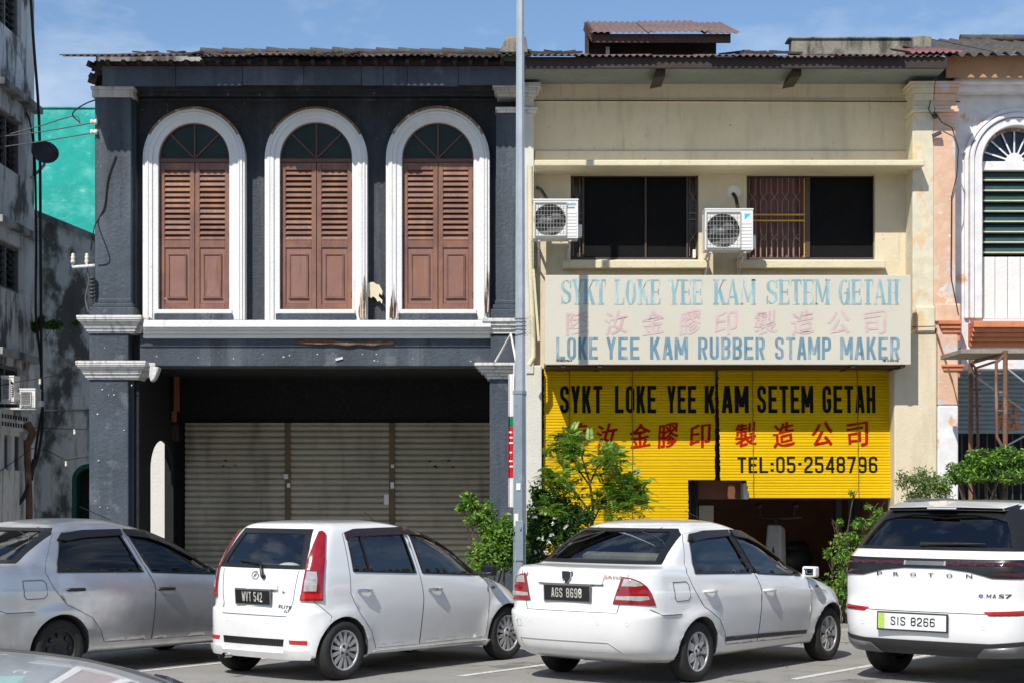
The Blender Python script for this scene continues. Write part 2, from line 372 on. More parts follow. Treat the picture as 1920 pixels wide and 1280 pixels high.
M['grimed'] = surf('dark_mildewed_plaster', (.46, .455, .44), .9, .35, 1.3, .6, 22, stains=(((.03, .03, .03), 1.0, (1.5, 1.5, .5), .46, .62, .85), ((.3, .3, .29), 2.4, None, .58, .75, .5)))
M['teal'] = surf('turquoise_paint', (.0, .37, .31), .7, .14, .9, .3, 8, stains=(((.12, .55, .48), 1.3, (1, 1, 1.5), .5, .64, .7), ((.3, .62, .56), 3, (1, 1, 3), .6, .68, .6), ((.0, .24, .2), 2, (2, 2, .25), .58, .7, .5)))
M['green'] = surf('green_paint', (.01, .09, .07), .6, .2)
M['brown'] = None
M['wood'] = surf('weathered_brown_shutter_paint', (.2, .092, .066), .55, .3, 3, .35, 30, stains=(((.32, .15, .075), 1.7, (2, 1, .8), .46, .66, .65), ((.2, .105, .085), 3.3, None, .52, .68, .7), ((.09, .04, .026), 5, (3, 1, .4), .6, .74, .6)), bvec=(1, 1, .2))
M['woodp'] = surf('faded_brown_panel_paint', (.25, .125, .1), .55, .2, 3, .3, 30, stains=(((.25, .11, .05), 2.4, (2.5, 1, .5), .5, .62, .75), ((.12, .055, .035), 5, (3, 1, .3), .58, .7, .6)), bvec=(1, 1, .2))
M['wooddk'] = surf('dark_brown_timber', (.036, .02, .015), .65, .3, 4, .3, 30)
M['stain'] = peel('rust_stained_white_paint', [(.7, .68, .64), ((.26, .14, .07), .36, .46), ((.6, .56, .5), .6, .68)], 9)
M['rotten'] = surf('exposed_rotten_wood', (.42, .27, .15), .85, .4, 9, .8, 40, stains=(((.09, .05, .03), 12, (3, 3, .3), .48, .58, .85), ((.7, .66, .58), 8, (2, 2, .6), .52, .6, .85)))
M['roofm'] = surf('rusty_corrugated_sheet', (.11, .075, .072), .8, .35, 1.3, .3, 30, stains=(((.17, .125, .12), 1.8, None, .5, .65, .7), ((.045, .035, .035), 3.5, None, .52, .66, .75)))
M['roofp'] = surf('faded_brown_corrugated_sheet', (.17, .115, .11), .75, .25, 2, .3, 30, stains=(((.08, .055, .05), 4, None, .5, .66, .7),))
M['tile'] = surf('old_mossy_tile', (.075, .066, .058), .85, .35, 4, .6, 30, stains=(((.11, .12, .08), 6, None, .54, .66, .7),))
M['soffit'] = surf('grey_green_boards', (.2, .23, .22), .75, .2, 1.5, .2, 20)
M['black'] = surf('near_black', (.005, .005, .006), .8, .3, 2, .2, 20)  # near-black base set low so the walkway and backed openings read dark
M['parapet'] = surf('lichen_cement', (.27, .25, .2), .9, .3, 2.5, .7, 30, stains=(((.035, .035, .03), 3, (2, 2, .6), .48, .64, .85),))
M['steel'] = surf('galvanised_pole', (.42, .46, .5), .5, .15, 3, .1, 60, metal=.35, stains=(((.25, .27, .3), 20, (1, 1, .2), .55, .7, .5),))
M['steelb'] = surf('blue_grey_pole_paint', (.25, .3, .34), .5, .2, 3, .15, 40, metal=.2, stains=(((.5, .53, .55), 4, (1, 1, .5), .58, .66, .5), ((.16, .09, .06), 6, None, .66, .72, .7)))
M['rolls'] = surf('dusty_steel_shutter', (.44, .385, .285), .6, .2, 1.4, .15, 40, metal=.1, stains=(((.16, .13, .09), 1.8, (1.5, 1, .3), .52, .7, .65), ((.42, .39, .33), 5, (.4, 1, 3), .54, .7, .4)))
M['rollb'] = surf('blue_grey_steel_shutter', (.27, .33, .36), .5, .2, 1.4, .15, 40, metal=.2, stains=(((.5, .52, .5), 2.4, None, .55, .7, .5),))
M['rust'] = surf('rusty_steel', (.19, .095, .055), .8, .35, 8, .4, 60, stains=(((.32, .24, .19), 9, (1, 1, .4), .53, .66, .7),))
M['rustpost'] = surf('rusty_yellow_post', (.16, .105, .05), .75, .3, 6, .3, 40)
M['plastic'] = surf('off_white_plastic', (.74, .73, .69), .45, .06, 3, 0, 40, stains=(((.4, .37, .3), 4, (1, 1, .3), .62, .8, .4),))
M['grille'] = surf('aged_white_wire', (.42, .41, .38), .5, .1, 3)
M['dkgrey'] = surf('dark_grey_plastic', (.045, .045, .047), .55, .2, 4)
M['rubber'] = surf('black_rubber', (.014, .014, .015), .75, .25, 9, .2, 80)
M['trim'] = surf('black_trim', (.011, .011, .012), .35, .15, 6)
M['cable'] = surf('black_cable', (.012, .012, .012), .6, .2, 5)
M['wire'] = surf('grey_wire', (.1, .1, .1), .6, .2, 5)
M['porcelain'] = surf('porcelain', (.72, .66, .5), .25, .12, 5)
M['signb'] = surf('faded_cream_signboard', (.565, .53, .44), .55, .05, 1.2, .05, 20, stains=(((.62, .55, .42), 1.4, (1, 1, .5), .56, .78, .5), ((.5, .43, .3), 9, (2, 2, .2), .7, .8, .4)))
M['sblue'] = peel('faded_light_blue_lettering', [(.58, .66, .62), ((.2, .39, .44), .36, .5), ((.28, .46, .5), .52, .66)], 3.0, .0, .6, (3, 1, .5))
M['sblue2'] = peel('faded_steel_blue_lettering', [(.36, .45, .48), ((.13, .26, .34), .34, .5), ((.06, .16, .24), .52, .68)], 3.2, .0, .6, (3, 1, .6))
M['spink'] = peel('faded_pink_lettering', [(.66, .52, .48), ((.6, .4, .42), .4, .6)], 4, .0, .6)
M['yellow'] = surf('yellow_painted_bamboo', (.68, .43, .002), .7, .1, 1.5, .1, 60, spec=.12, stains=(((.45, .25, .003), 5, (.6, 1, 3), .6, .76, .5), ((.34, .18, .003), 2.2, (1, 1, .3), .66, .8, .4)))
M['blk'] = surf('black_sign_paint', (.012, .011, .009), .85, .2, 6, spec=.1)
M['red'] = surf('red_sign_paint', (.4, .008, .004), .85, .25, 6, spec=.08)
M['bannerr'] = surf('red_banner_cloth', (.6, .02, .03), .7, .1, 3)
M['bannerw'] = surf('white_banner_cloth', (.75, .75, .74), .7, .06, 3)
M['bannerg'] = surf('green_banner_cloth', (.02, .22, .1), .7, .1, 3)
M['inwall'] = surf('brown_timber_panelling', (.19, .075, .035), .6, .3, 2, .2, 30, bvec=(3, 1, .2))
M['curtain'] = surf('plum_curtain', (.2, .1, .1), .85, .25, 2)
M['ygrille'] = surf('yellow_grille_paint', (.62, .36, .03), .5, .2, 6)
M['paleg'] = surf('pale_grille_paint', (.32, .23, .16), .55, .2, 6)
M['winglass'] = surf('dark_tinted_glass', (.006, .007, .007), .12, .2, 2, spec=.35)
M['screen'] = surf('black_insect_screen', (.007, .007, .008), .8, .3, 3, spec=.15)
M['fanglass'] = surf('dusty_green_glass', (.018, .032, .028), .35, .3, 3, .15, 14, spec=.2)
M['bluepane'] = surf('deep_blue_glass', (.008, .022, .05), .2, .3, 3, spec=.4)
M['louvreg'] = surf('green_louvre_glass', (.04, .085, .085), .15, .25, 3, .1, 10)
M['bark'] = surf('brown_bark', (.1, .07, .045), .9, .3, 9, .6, 50)
M['twig'] = surf('pale_green_twig', (.13, .13, .06), .8, .25, 9)
M['bulb'] = surf('warm_bulb_glass', (.75, .68, .52), .2, .1, 4)
for k, c in dict(leaf_d=(.034, .09, .016), leaf_m=(.1, .21, .025), leaf_l=(.2, .36, .04), leaf_y=(.24, .35, .07), leaf_o=(.1, .13, .06)).items():
    M[k] = leafmat(k.replace('leaf_', 'foliage_') + '_green', c)
# ================================================================== the setting
def sheet(name, x0, x1, y0, y1, z, mat, nx=1, ny=1):
    b = MB(); b.add([(x0, y0, z), (x1, y0, z), (x1, y1, z), (x0, y1, z)], [(0, 1, 2, 3)]); return struct(b.build(name, mat))
sheet('ground', -400, 400, -300, 500, -.02, M['pave'])
sheet('road', -200, 200, -3.2, 19.72, 0, M['asphalt'])
b = MB(); b.box(-60, 60, 19.7, 19.88, -.01, .16); struct(b.build('kerb', M['kerb'], bevel=.02))
b = MB(); b.box(-60, 60, 19.88, 30, -.01, .15); struct(b.build('pavement', M['pave']))
b = MB(); b.box(-60, 60, -7.2, -3.2, -.01, .15); struct(b.build('far_pavement', M['pave']))
HEAD = R(38); hv = Vector((math.sin(HEAD), math.cos(HEAD), 0)); lv = Vector((-hv.y, hv.x, 0))
for (cx, a0, a1) in ((.34, -1.35, 1.6), (3.66, -1.7, 1.6), (-3.1, -1.7, 1.6), (-6.4, -1.7, 1.6), (7.0, -1.7, 1.6)):
    c = Vector((cx, 17.2, .004)); w = .045
    m = MB(); p = [c + hv * a0 - lv * w, c + hv * a0 + lv * w, c + hv * a1 + lv * w, c + hv * a1 - lv * w]
    m.add(p, [(0, 3, 2, 1)]); struct(m.build('parking_line', M['line']))

# ================================================================== dark shophouse (left)
def corrugated(mb, x0, x1, y0, z0, y1, z1, pitch=.088, amp=.014, sheetw=.8, jit=.04, th=.006, seed=1):
    """overlapping corrugated sheets on a slope, lower edge at (y0, z0)"""
    r = random.Random(seed); x = x0; k = 0
    while x < x1 - .05:
        xe = min(x + sheetw + .09, x1 + .05); dy = r.uniform(-jit, jit); dz = r.uniform(0, .02) + (k % 2) * .008; tilt = r.uniform(-.012, .012)
        n = max(4, int((xe - x) / pitch * 8)); rows = 3; vs = []; fs = []
        for i in range(n + 1):
            u = x + (xe - x) * i / n; h = amp * math.sin(2 * math.pi * u / pitch) + tilt * (i / n - .5)
            for j in range(rows):
                t = j / (rows - 1); y = y0 + dy + (y1 - y0) * t; z = z0 + dz + (z1 - z0) * t + h
                vs += [(u, y, z), (u, y, z - th)]
        q = rows * 2
        for i in range(n):
            for j in range(rows - 1):
                a = i * q + j * 2; c = a + q
                fs += [(a, c, c + 2, a + 2), (a + 1, a + 3, c + 3, c + 1)]
            fs.append((i * q, i * q + 1, (i + 1) * q + 1, (i + 1) * q))
        mb.add(vs, fs, True); x += sheetw; k += 1

YW, YP = 23.05, 22.75          # wall plane and pilaster plane
LS = thing('shophouse', (-2.6, 22.9, .15), 'dark slate painted two storey shophouse with three white arched windows', 'shophouse')
wins = [(298, 431, 265, 457), (525, 661, 495, 687), (755, 889, 722, 917)]
zspr = PZ(296, YW)
# wall with three arched openings
holes = []
for (a, b_, c, d) in wins:
    cx = PX((a + b_) / 2, YW); r = (PX(b_, YW) - PX(a, YW)) / 2
    holes.append(arch(cx, zspr, r, PZ(583, YW)))
m = MB(); m.plate([(PX(178, YW), PZ(683, YW)), (PX(985, YW), PZ(683, YW)), (PX(985, YW), 7.5), (PX(178, YW), 7.5)], holes, YW, YW + .3)
m.build('wall', M['navyd'], LS)
m = MB(); m.pbox(262, 930, 625, 686, 22.86, YW + .35); m.pbox(262, 930, 625, 650, 22.84, YW)
m.build('beam', M['navy'], LS, bevel=.012)
m = MB()                                             # dark run mouldings under the eaves
for (y0_, y1_, dd) in ((160, 170, .2), (170, 180, .14), (184, 190, .05)): m.pbox(250, 930, y0_, y1_, YW - dd, YW + .01)
m.build('eaves_moulding', M['navyd'], LS, bevel=.008)
# pilasters, upper and lower
def pil(px0, px1, py0, py1, yf, name, mat, inner=None, extra=0):
    m = MB(); x0, x1 = PX(px0, yf), PX(px1, yf)
    m.box(x0, x1, yf, 23.75 if py1 > 900 else YW + .3, PZ(py1, yf) if py1 < 1000 else .15, PZ(py0, yf))
    return m.build(name, mat, LS, bevel=.015)
pil(178, 246, 182, 592, YP, 'pilaster', M['navy']); 
pil(167, 241, 622, 1100, YP, 'pilaster', M['navy'])
m = MB(); m.box(PX(241, 22.85), PX(251, 22.85), 22.86, 23.45, .15, PZ(690, 22.85)); m.box(PX(251, 22.9), PX(262, 22.9), 22.93, 23.45, .15, PZ(690, 22.9)); m.build('pilaster_return', M['navy'], LS, bevel=.01)
m = MB(); m.box(PX(246, 22.8), PX(252, 22.8), 22.88, YW + .02, PZ(592, 22.7), PZ(182, 22.7)); m.build('pilaster_return', M['navy'], LS)
m = MB(); m.mould(180, 244, 560, 594, YP, YW + .1, [(.25, .015), (.5, .04), (1., .075)]); m.build('pilaster_base', M['navy'], LS, bevel=.012)
# white ledges and capitals on the left pilaster
flare = [(.16, .155), (.26, .15), (.34, .138), (.43, .12), (.52, .1), (.62, .085), (.72, .074), (.8, .058), (.9, .05), (1., .03)]
def capital(px0, px1, py0, py1, name, yb=YW + .1, st=flare, mat='whitem', par=None, yf=YP, **k):
    m = MB(); m.mould(px0, px1, py0, py1, yf, yb, st, **k); return m.build(name, M[mat], par or LS, bevel=.008)
capital(170, 248, 593, 625, 'ledge'); capital(168, 256, 677, 711, 'capital')
capital(178, 246, 163, 183, 'capital', st=[(.3, .05), (1, .035)])
m = MB(); m.mould(246, 262, 596, 625, 22.84, YW, flare, left=False); m.mould(256, 282, 680, 706, 22.84, YW, [(.3, .08), (.6, .05), (1, .02)], left=False); m.build('ledge', M['whitem'], LS, bevel=.008)
# scroll bracket beside the capital
m = MB(); yb_ = 22.7
pts = [P3(282, 686, yb_), P3(300, 688, yb_), P3(297, 698, yb_), P3(290, 712, yb_), P3(284, 716, yb_), P3(281, 705, yb_)]
m.prism([(p.x, p.z) for p in pts], yb_ - .06, yb_ + .12); m.build('scroll_bracket', M['whitem'], LS, bevel=.02)
# broken brick corner over the left capital
m = MB(); r_ = random.Random(3)
for i in range(22):
    p = P3(r_.uniform(176, 204), r_.uniform(122, 162), YP + r_.uniform(.0, .35)); s = r_.uniform(.05, .12)
    m.obox(Matrix.Translation(p) @ Matrix.Rotation(r_.uniform(0, 3), 4, Vector((r_.random(), r_.random(), 1)).normalized()), s * 1.5, s, s * .7)
m.pbox(182, 205, 128, 164, YP + .1, YW + .3)
m.build('broken_brick_corner', surf('broken_brick', (.05, .034, .028), .95, .5, 7, .7, 40), LS)
# party pilaster (right), dark half and pale half
pil(930, 972, 212, 598, YP, 'pilaster', M['navy']); pil(918, 965, 708, 1100, YP, 'pilaster', M['navy']); pil(920, 968, 628, 700, YP, 'pilaster', M['navy'])
m = MB(); m.mould(936, 972, 158, 182, YP, YW, [(.35, .09), (.7, .065), (1, .03)], right=False); m.mould(936, 972, 202, 212, YP, YW, [(.5, .05), (1, .03)], right=False)
m.build('capital', M['whitem'], LS, bevel=.008)
m = MB(); m.mould(930, 972, 563, 598, YP, YW + .1, [(.25, .015), (.5, .04), (1., .07)], right=False); m.build('pilaster_base', M['navy'], LS, bevel=.012)
m = MB(); m.mould(921, 970, 598, 626, YP, YW + .1, [(.25, .12), (.5, .09), (.75, .06), (1., .03)], right=False); m.build('ledge', M['whitem'], LS, bevel=.008)
m = MB(); m.mould(917, 968, 681, 710, YP, YW + .1, [(.2, .19), (.4, .15), (.6, .11), (.8, .06), (1., .03)], right=False); m.build('capital', M['whitem'], LS, bevel=.008)
# long white cornice
m = MB(); y0 = 22.85
m.pbox(268, 921, 600, 614, y0 - .2, YW + .02); m.pbox(268, 921, 614, 619, y0 - .15, YW); m.pbox(268, 921, 619, 626, y0 - .11, YW); m.pbox(268, 921, 626, 634, y0 - .06, YW)
m.build('cornice', M['white'], LS, bevel=.012)
# arched windows
YS = 22.86
def ring(m, cx, cz, ro, ri, zb, y0, y1, n=32):
    o = arch(cx, cz, ro, zb, n); i = arch(cx, cz, ri, zb, n)
    o, i = o[1:], i[1:]                               # right foot, round the head, left foot
    o.append((cx - ro, zb)); i.append((cx - ri, zb)); k = len(o); vs = []
    for (a, b_) in zip(o, i): vs += [(a[0], y0, a[1]), (b_[0], y0, b_[1]), (b_[0], y1, b_[1]), (a[0], y1, a[1])]
    fs = [(4 * q + j, 4 * q + (j + 1) % 4, 4 * q + 4 + (j + 1) % 4, 4 * q + 4 + j) for q in range(k - 1) for j in range(4)]
    m.add(vs, fs + [(0, 1, 2, 3), (4 * k - 4, 4 * k - 3, 4 * k - 2, 4 * k - 1)])
def shutter_leaf(par, x0, x1, z0, z1, y, flip):
    m = MB(); w = x1 - x0; st = w * .135; zm = z0 + (z1 - z0) * .452; th = .045
    m.box(x0, x0 + st, y, y + th, z0, z1); m.box(x1 - st, x1, y, y + th, z0, z1)
    m.box(x0 + st, x1 - st, y + .002, y + th, z1 - .1, z1); m.box(x0 + st, x1 - st, y + .002, y + th, zm - .06, zm + .04); m.box(x0 + st, x1 - st, y + .002, y + th, z0, z0 + .08)
    zt = z1 - .1; zb = zm + .04; n = 13; r = random.Random(int(x0 * 1000))
    for i in range(n):
        zc = zb + (zt - zb) * (i + .5) / n; a = R(-33 + r.uniform(-5, 5))
        m.obox(Matrix.Translation((x0 + w / 2, y + .022, zc)) @ Matrix.Rotation(a, 4, 'X'), w - 2 * st + .006, .014, (zt - zb) / n * 1.08)
    m.cur = 1
    px0, px1 = x0 + st, x1 - st; m.box(px0, px1, y + .02, y + .035, z0 + .08, zm - .06)
    a0, a1 = px0 + w * .14, px1 - w * .14; q0, q1 = z0 + .17, zm - .16
    m.box(a0, a1, y + .008, y + .021, q0, q1)
    m.cur = 0; f = .02
    m.box(a0 - f, a0, y - .004, y + .021, q0, q1); m.box(a1, a1 + f, y - .004, y + .021, q0, q1); m.box(a0 - f, a1 + f, y - .005, y + .021, q1, q1 + f); m.box(a0 - f - .01, a1 + f + .01, y - .007, y + .021, q0 - f, q0)
    m.cur = 2
    for zz in (z0 + .2, z0 + 1.0, z1 - .28):
        e = x0 if not flip else x1; m.box(e - .012, e + .012, y - .012, y + .004, zz - .045, zz + .045)
    m.build('shutter_leaf', [M['wood'], M['woodp'], M['wooddk']], par, bevel=.004, seg=1)
for wi, (a, b_, c, d) in enumerate(wins):
    wp = part('window', LS)
    cx = PX((a + b_) / 2, YS); ri = (PX(b_, YS) - PX(a, YS)) / 2 ; ro = (PX(d, YS) - PX(c, YS)) / 2; cxs = PX((c + d) / 2, YS)
    zs = PZ(296, YS); zb = PZ(600, YS); m = MB()
    cm = (cx + cxs) / 2
    ring(m, cm, zs, ro, ri * 1.0, zb, YS + .02, YW + .02); ring(m, cm, zs, ro * .955, ri * 1.16, zb, YS + .0, YS + .04); ring(m, cm, zs, ro * .9, ri * 1.27, zb, YS - .012, YS + .02)
    m.build('surround', M['white'], wp, bevel=.014)
    m = MB(); k = 40; vs = []
    for i in range(k + 1):
        a = R(28 + 124 * i / k); f_ = .945 - .03 * rnd.random() * math.sin(math.pi * i / 40)
        for rr, yy in ((ro * f_, YS + .016), (ro * 1.004, YS + .016), (ro * 1.004, YW)): vs.append((cm + rr * math.cos(a), yy, zs + rr * math.sin(a)))
    m.add(vs, [(3 * i + j, 3 * i + j + 1, 3 * i + j + 4, 3 * i + j + 3) for i in range(k) for j in range(2)]); m.build('weather_stain', M['stain'], wp)
    yq = YS + .1; rq = ri * 1.03; zsq = PZ(298, yq)
    m = MB(); ring(m, cm, zsq, rq, rq * .93, zsq, yq - .02, yq + .04); m.box(cm - rq, cm + rq, yq - .03, yq + .05, zsq - .05, zsq)
    for ang in (45, 90, 135):
        dv = Vector((math.cos(R(ang)), 0, math.sin(R(ang)))); m.bar(Vector((cm, yq, zsq)), Vector((cm, yq, zsq)) + dv * rq * .96, .022, .03, up=(0, 1, 0))
    zl = PZ(581, yq)
    m.box(cm - rq, cm - rq * .955, yq - .01, yq + .06, zl, zsq - .05); m.box(cm + rq * .955, cm + rq, yq - .01, yq + .06, zl, zsq - .05)
    m.build('window_frame', M['wooddk'] if wi < 0 else surf('brown_window_frame', (.13, .06, .045), .6, .25, 4), wp, bevel=.004, seg=1)
    m = MB(); m.prism([(cm + rq * .95 * math.cos(math.pi * i / 20), zsq + rq * .95 * math.sin(math.pi * i / 20)) for i in range(21)], yq + .012, yq + .02); m.build('fanlight_glass', M['fanglass'], wp)
    shutter_leaf(wp, cm - rq * .955, cm - .004, zl, zsq - .052, yq - .005, False); shutter_leaf(wp, cm + .004, cm + rq * .955, zl, zsq - .052, yq - .005, True)
    m = MB(); m.box(cm - rq * 1.02, cm + rq * 1.05, YS - .0, YW + .1, PZ(588, YS), PZ(580, YS)); m.build('window_sill', M['white'], wp, bevel=.006)
    m = MB(); m.box(cm - ri * 1.1, cm + ri * 1.1, YS - .02, YW + .1, PZ(600, YS), PZ(588, YS)); m.build('sill_panel', M['navy'], wp, bevel=.006)
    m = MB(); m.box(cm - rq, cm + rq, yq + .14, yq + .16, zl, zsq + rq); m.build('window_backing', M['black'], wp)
# broken plaster at the feet of the surrounds
def flake(name, pts, y0, y1, mat, par):
    m = MB(); m.prism([(PX(px, y0), PZ(py, y0)) for px, py in pts], y0, y1); return m.build(name, M[mat], par)
M['splinter'] = surf('pale_splintered_wood', (.58, .48, .36), .9, .3, 9, .6, 40, stains=(((.16, .09, .05), 10, (3, 3, .3), .54, .64, .8),))
def splinters(x0, x1, y0, y1, seed):
    """rotten end of a timber jamb: uneven slivers of old wood and torn plaster"""
    r = random.Random(seed); yy = YS - .01; m = MB(); n = 9
    for i in range(n):
        u = (i + r.random() * .6) / n; px = x0 + (x1 - x0) * u; k = 1 - abs(u - .45) * 1.7; top = y1 - (y1 - y0) * (max(.12, k) * r.uniform(.75, 1.05)); w = r.uniform(1.2, 3.2); y = yy - r.uniform(0, .035); m.cur = r.choice((0, 0, 1, 1, 2))
        p0, p1 = P3(px, y1 - r.uniform(0, 4), y), P3(px + r.uniform(-1.5, 1.5), top, y + r.uniform(-.01, .02)); q = (p0 + p1) / 2 + Vector((r.uniform(-.008, .008), -.006, 0)); W_ = w * y / FPX
        m.tube([p0, q, p1], [W_ * .55, W_ * .6, W_ * .1], 5)
    m.build('rotten_timber', [M['splinter'], M['brokenwood'], M['whitem']], LS)
M['brokenwood'] = surf('broken_red_timber', (.16, .07, .04), .9, .5, 6, .8, 40, stains=(((.4, .27, .16), 9, (.5, 1, 3), .54, .66, .8),))
splinters(674, 688, 492, 599, 1); splinters(729, 746, 530, 599, 2); splinters(909, 917, 476, 588, 3)
flake('hanging_plaster', [(687, 533), (692, 530), (700, 529), (706, 533), (711, 534), (714, 540), (717, 546), (716, 554), (711, 550), (710, 556), (717, 563), (716, 570), (712, 564), (708, 566), (704, 559), (699, 556), (696, 559), (690, 556), (687, 560)], YW - .1, YW - .07, 'creamt', LS)
flake('broken_cornice', [(553, 641), (575, 635), (622, 636), (640, 641), (668, 641), (690, 640), (740, 639), (738, 644), (715, 645), (700, 648), (672, 645), (650, 648), (620, 644), (600, 645), (556, 643)], 22.815, 22.85, 'brokenwood', LS)
# paint chips and nails on the dark plaster
m = MB(); r_ = random.Random(5)
for (px, py) in [(192, 612 - 0 + 118), (183, 776), (214, 740), (204, 740), (185, 863), (180, 938), (188, 950), (202, 952), (196, 652), (247, 722), (233, 806), (294, 668), (372, 670), (438, 672), (493, 664), (532, 669), (543, 666), (595, 664), (680, 664), (702, 676), (706, 664), (709, 677), (774, 672), (883, 677), (912, 575), (310, 560)]:
    y = 22.745 if px < 250 else 22.86
    p = P3(px, py, y); m.ball(p, r_.uniform(.008, .016), .008, r_.uniform(.006, .013), 6, 4)
p = P3(636, 672, 22.85); m.obox(Matrix.Translation(p) @ Matrix.Rotation(R(-15), 4, 'Y'), .1, .02, .03)
m.build('paint_chips', M['whitem'], LS)
m = MB(); m.box(PX(178, YW) + .01, PX(178, YW) + .2, YW + .31, 25.74, 3.4, 7.3); m.build('gable_wall', M['navy'], LS)
# eaves: fascia, rafters, roof, ridge
YF = 22.2
m = MB(); x = PX(192, YF); xe = PX(968, YF); r_ = random.Random(8)
for i, e in enumerate([192, 330, 455, 570, 678, 719, 764, 860, 968][1:]):
    xn = PX(e, YF); o = r_.uniform(-.006, .006); m.box(x, xn - .006, YF + o, YF + .04, PZ(160 + r_.uniform(-1.5, 1.5) , YF), PZ(124, YF)); x = xn
m.build('fascia_board', M['navy'], LS, bevel=.004)
m = MB(); m.box(PX(185, YF), PX(966, YF), YF + .05, YW + .3, PZ(127, YF), PZ(122, YF)); m.box(PX(182, YF), PX(966, YF), YF - .02, YF + .06, PZ(123, YF), PZ(116, YF))
for i in range(26):
    px = 200 + i * 29.5; m.box(PX(px, 22.1), PX(px + 7, 22.1), 22.02, YW + .2, PZ(121, 22.1), PZ(115, 22.1))
m.build('rafters', M['wooddk'], LS)
zE = PZ(105, 21.9); zR = PZ(103.5, 25.7)
m = MB(); corrugated(m, PX(112, 21.9), PX(975, 21.9), 21.9, zE, 25.7, zR, seed=4); m.build('roof', M['roofm'], LS)
r_ = random.Random(9); x = PX(372, 25.5)
while x < PX(960, 25.5):
    m = MB(); m.tube([(x, 25.7, zR + .03 + r_.uniform(-.01, .015)), (x + .36, 25.7, zR + .03)], [.085, .055], 8); x += .33; m.build('ridge_tile', M['tile'], LS)
m = MB()
for i in range(40):
    px = r_.uniform(210, 940); y = r_.uniform(22, 25.3); z = zE + (zR - zE) * (y - 21.9) / 3.8 + .03
    m.obox(Matrix.Translation((PX(px, y), y, z)) @ Matrix.Rotation(r_.uniform(-.2, .2), 4, 'Y') @ Matrix.Rotation(R(14), 4, 'X'), .3, .3, .02)
m.build('loose_tiles', M['tile'], LS)
m = MB(); m.box(PX(178, 25.7), PX(975, 25.7), 25.75, 25.9, 6.5, zR); m.build('roof_back_wall', M['grimed'], LS)
m = MB(); m.add([(PX(937, 23.5), 22.6, PZ(99, 22.6)), (PX(989, 23.5), 22.6, PZ(99, 22.6)), (PX(989, 23.5), 25.6, PZ(68, 23.5)), (PX(937, 23.5), 25.6, PZ(68, 23.5)),
   (PX(948, 23.5), 22.6, PZ(70, 22.6)), (PX(985, 23.5), 22.6, PZ(68, 22.6)), (PX(985, 23.5), 25.6, PZ(66, 25.6)), (PX(948, 23.5), 25.6, PZ(66, 25.6))],
   [(0, 3, 2, 1), (4, 5, 6, 7), (0, 1, 5, 4), (1, 2, 6, 5), (2, 3, 7, 6), (3, 0, 4, 7)]); m.build('party_wall_top', M['parapet'], LS, bevel=.02)
# five-foot way behind the columns
YB = 25.4; xl = PX(345, YB); xr = PX(985, 22.9)
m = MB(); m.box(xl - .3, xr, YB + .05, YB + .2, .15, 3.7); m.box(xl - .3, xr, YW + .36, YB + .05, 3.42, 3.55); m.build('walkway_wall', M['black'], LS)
xw = PX(262, 22.8); zt = PZ(826, 24.2)
# side wall with a round-headed opening to the alley
m = MB(); ya, yc = 23.58, 25.16; ym = (ya + yc) / 2; pr = (yc - ya) / 2
o = [(YW - .2, .15), (YB + .05, .15), (YB + .05, 3.42), (YW - .2, 3.42)]
hole = [(ya, .2), (yc, .2)] + [(ym + pr * math.cos(math.pi * i / 16), 2.05 + .42 * math.sin(math.pi * i / 16)) for i in range(17)]
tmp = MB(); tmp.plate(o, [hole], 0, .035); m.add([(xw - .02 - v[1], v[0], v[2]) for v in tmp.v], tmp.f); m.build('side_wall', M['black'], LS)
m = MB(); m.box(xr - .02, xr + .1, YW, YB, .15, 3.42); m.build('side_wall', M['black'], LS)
def roller(m, x0, x1, y, z0, z1, pitch=.088, amp=.016):
    n = int(round((z1 - z0) / pitch)); pitch = (z1 - z0) / n; pr = []
    for i in range(n):
        for (t, d) in ((.0, -.5), (.1, -.5), (.16, .3), (.35, .9), (.6, 1), (.86, .7), (.97, -.3)): pr.append((z0 + (i + t) * pitch, y - d * amp))
    pr.append((z1, y)); vs = []
    for z, yy in pr: vs += [(x0, yy, z), (x1, yy, z)]
    m.add(vs, [(2 * i, 2 * i + 1, 2 * i + 3, 2 * i + 2) for i in range(len(pr) - 1)])
    for i in range(n): pass
zt = PZ(796, YB)
for (a, b_) in ((348, 535), (546, 730), (741, 940)):
    m = MB(); roller(m, PX(a, YB), PX(b_, YB), YB - .02, .15, zt, .09, .03); m.box(PX(a, YB), PX(b_, YB), YB - .03, YB + .05, zt - .02, zt + .03); m.build('roller_shutter', M['rolls'], LS)
for a in (535, 730): m = MB(); m.box(PX(a, YB), PX(a + 11, YB), YB - .06, YB + .05, .15, zt + .03); m.build('shutter_post', M['rustpost'], LS, bevel=.006)
m = MB()
for (px, py, w_, h_) in ((720, 926, 9, 19), (532, 888, 8, 9), (538, 905, 6, 8), (732, 903, 7, 12), (733, 870, 6, 6)): m.pbox(px, px + w_, py, py + h_, YB - .075, YB - .066)
m.build('pasted_notice', M['plastic'], LS)
m = MB(); r_ = random.Random(12)
for (x0, x1, y0_, y1_) in ((415, 470, 845, 885), (800, 850, 845, 890)):
    for i in range(9): p = P3(r_.uniform(x0, x1), r_.uniform(y0_, y1_), YB - .04); m.obox(Matrix.Translation(p) @ Matrix.Rotation(r_.uniform(-1, 1), 4, 'Y'), .035, .006, .02)
m.build('shutter_scuffs', M['blk'], LS)
m = MB(); m.pbox(326, 335, 683, 770, 24.9, 24.98); m.pbox(322, 330, 770, 790, 24.9, 24.97); m.build('conduit', surf('brown_conduit', (.25, .09, .04), .6, .2), LS)
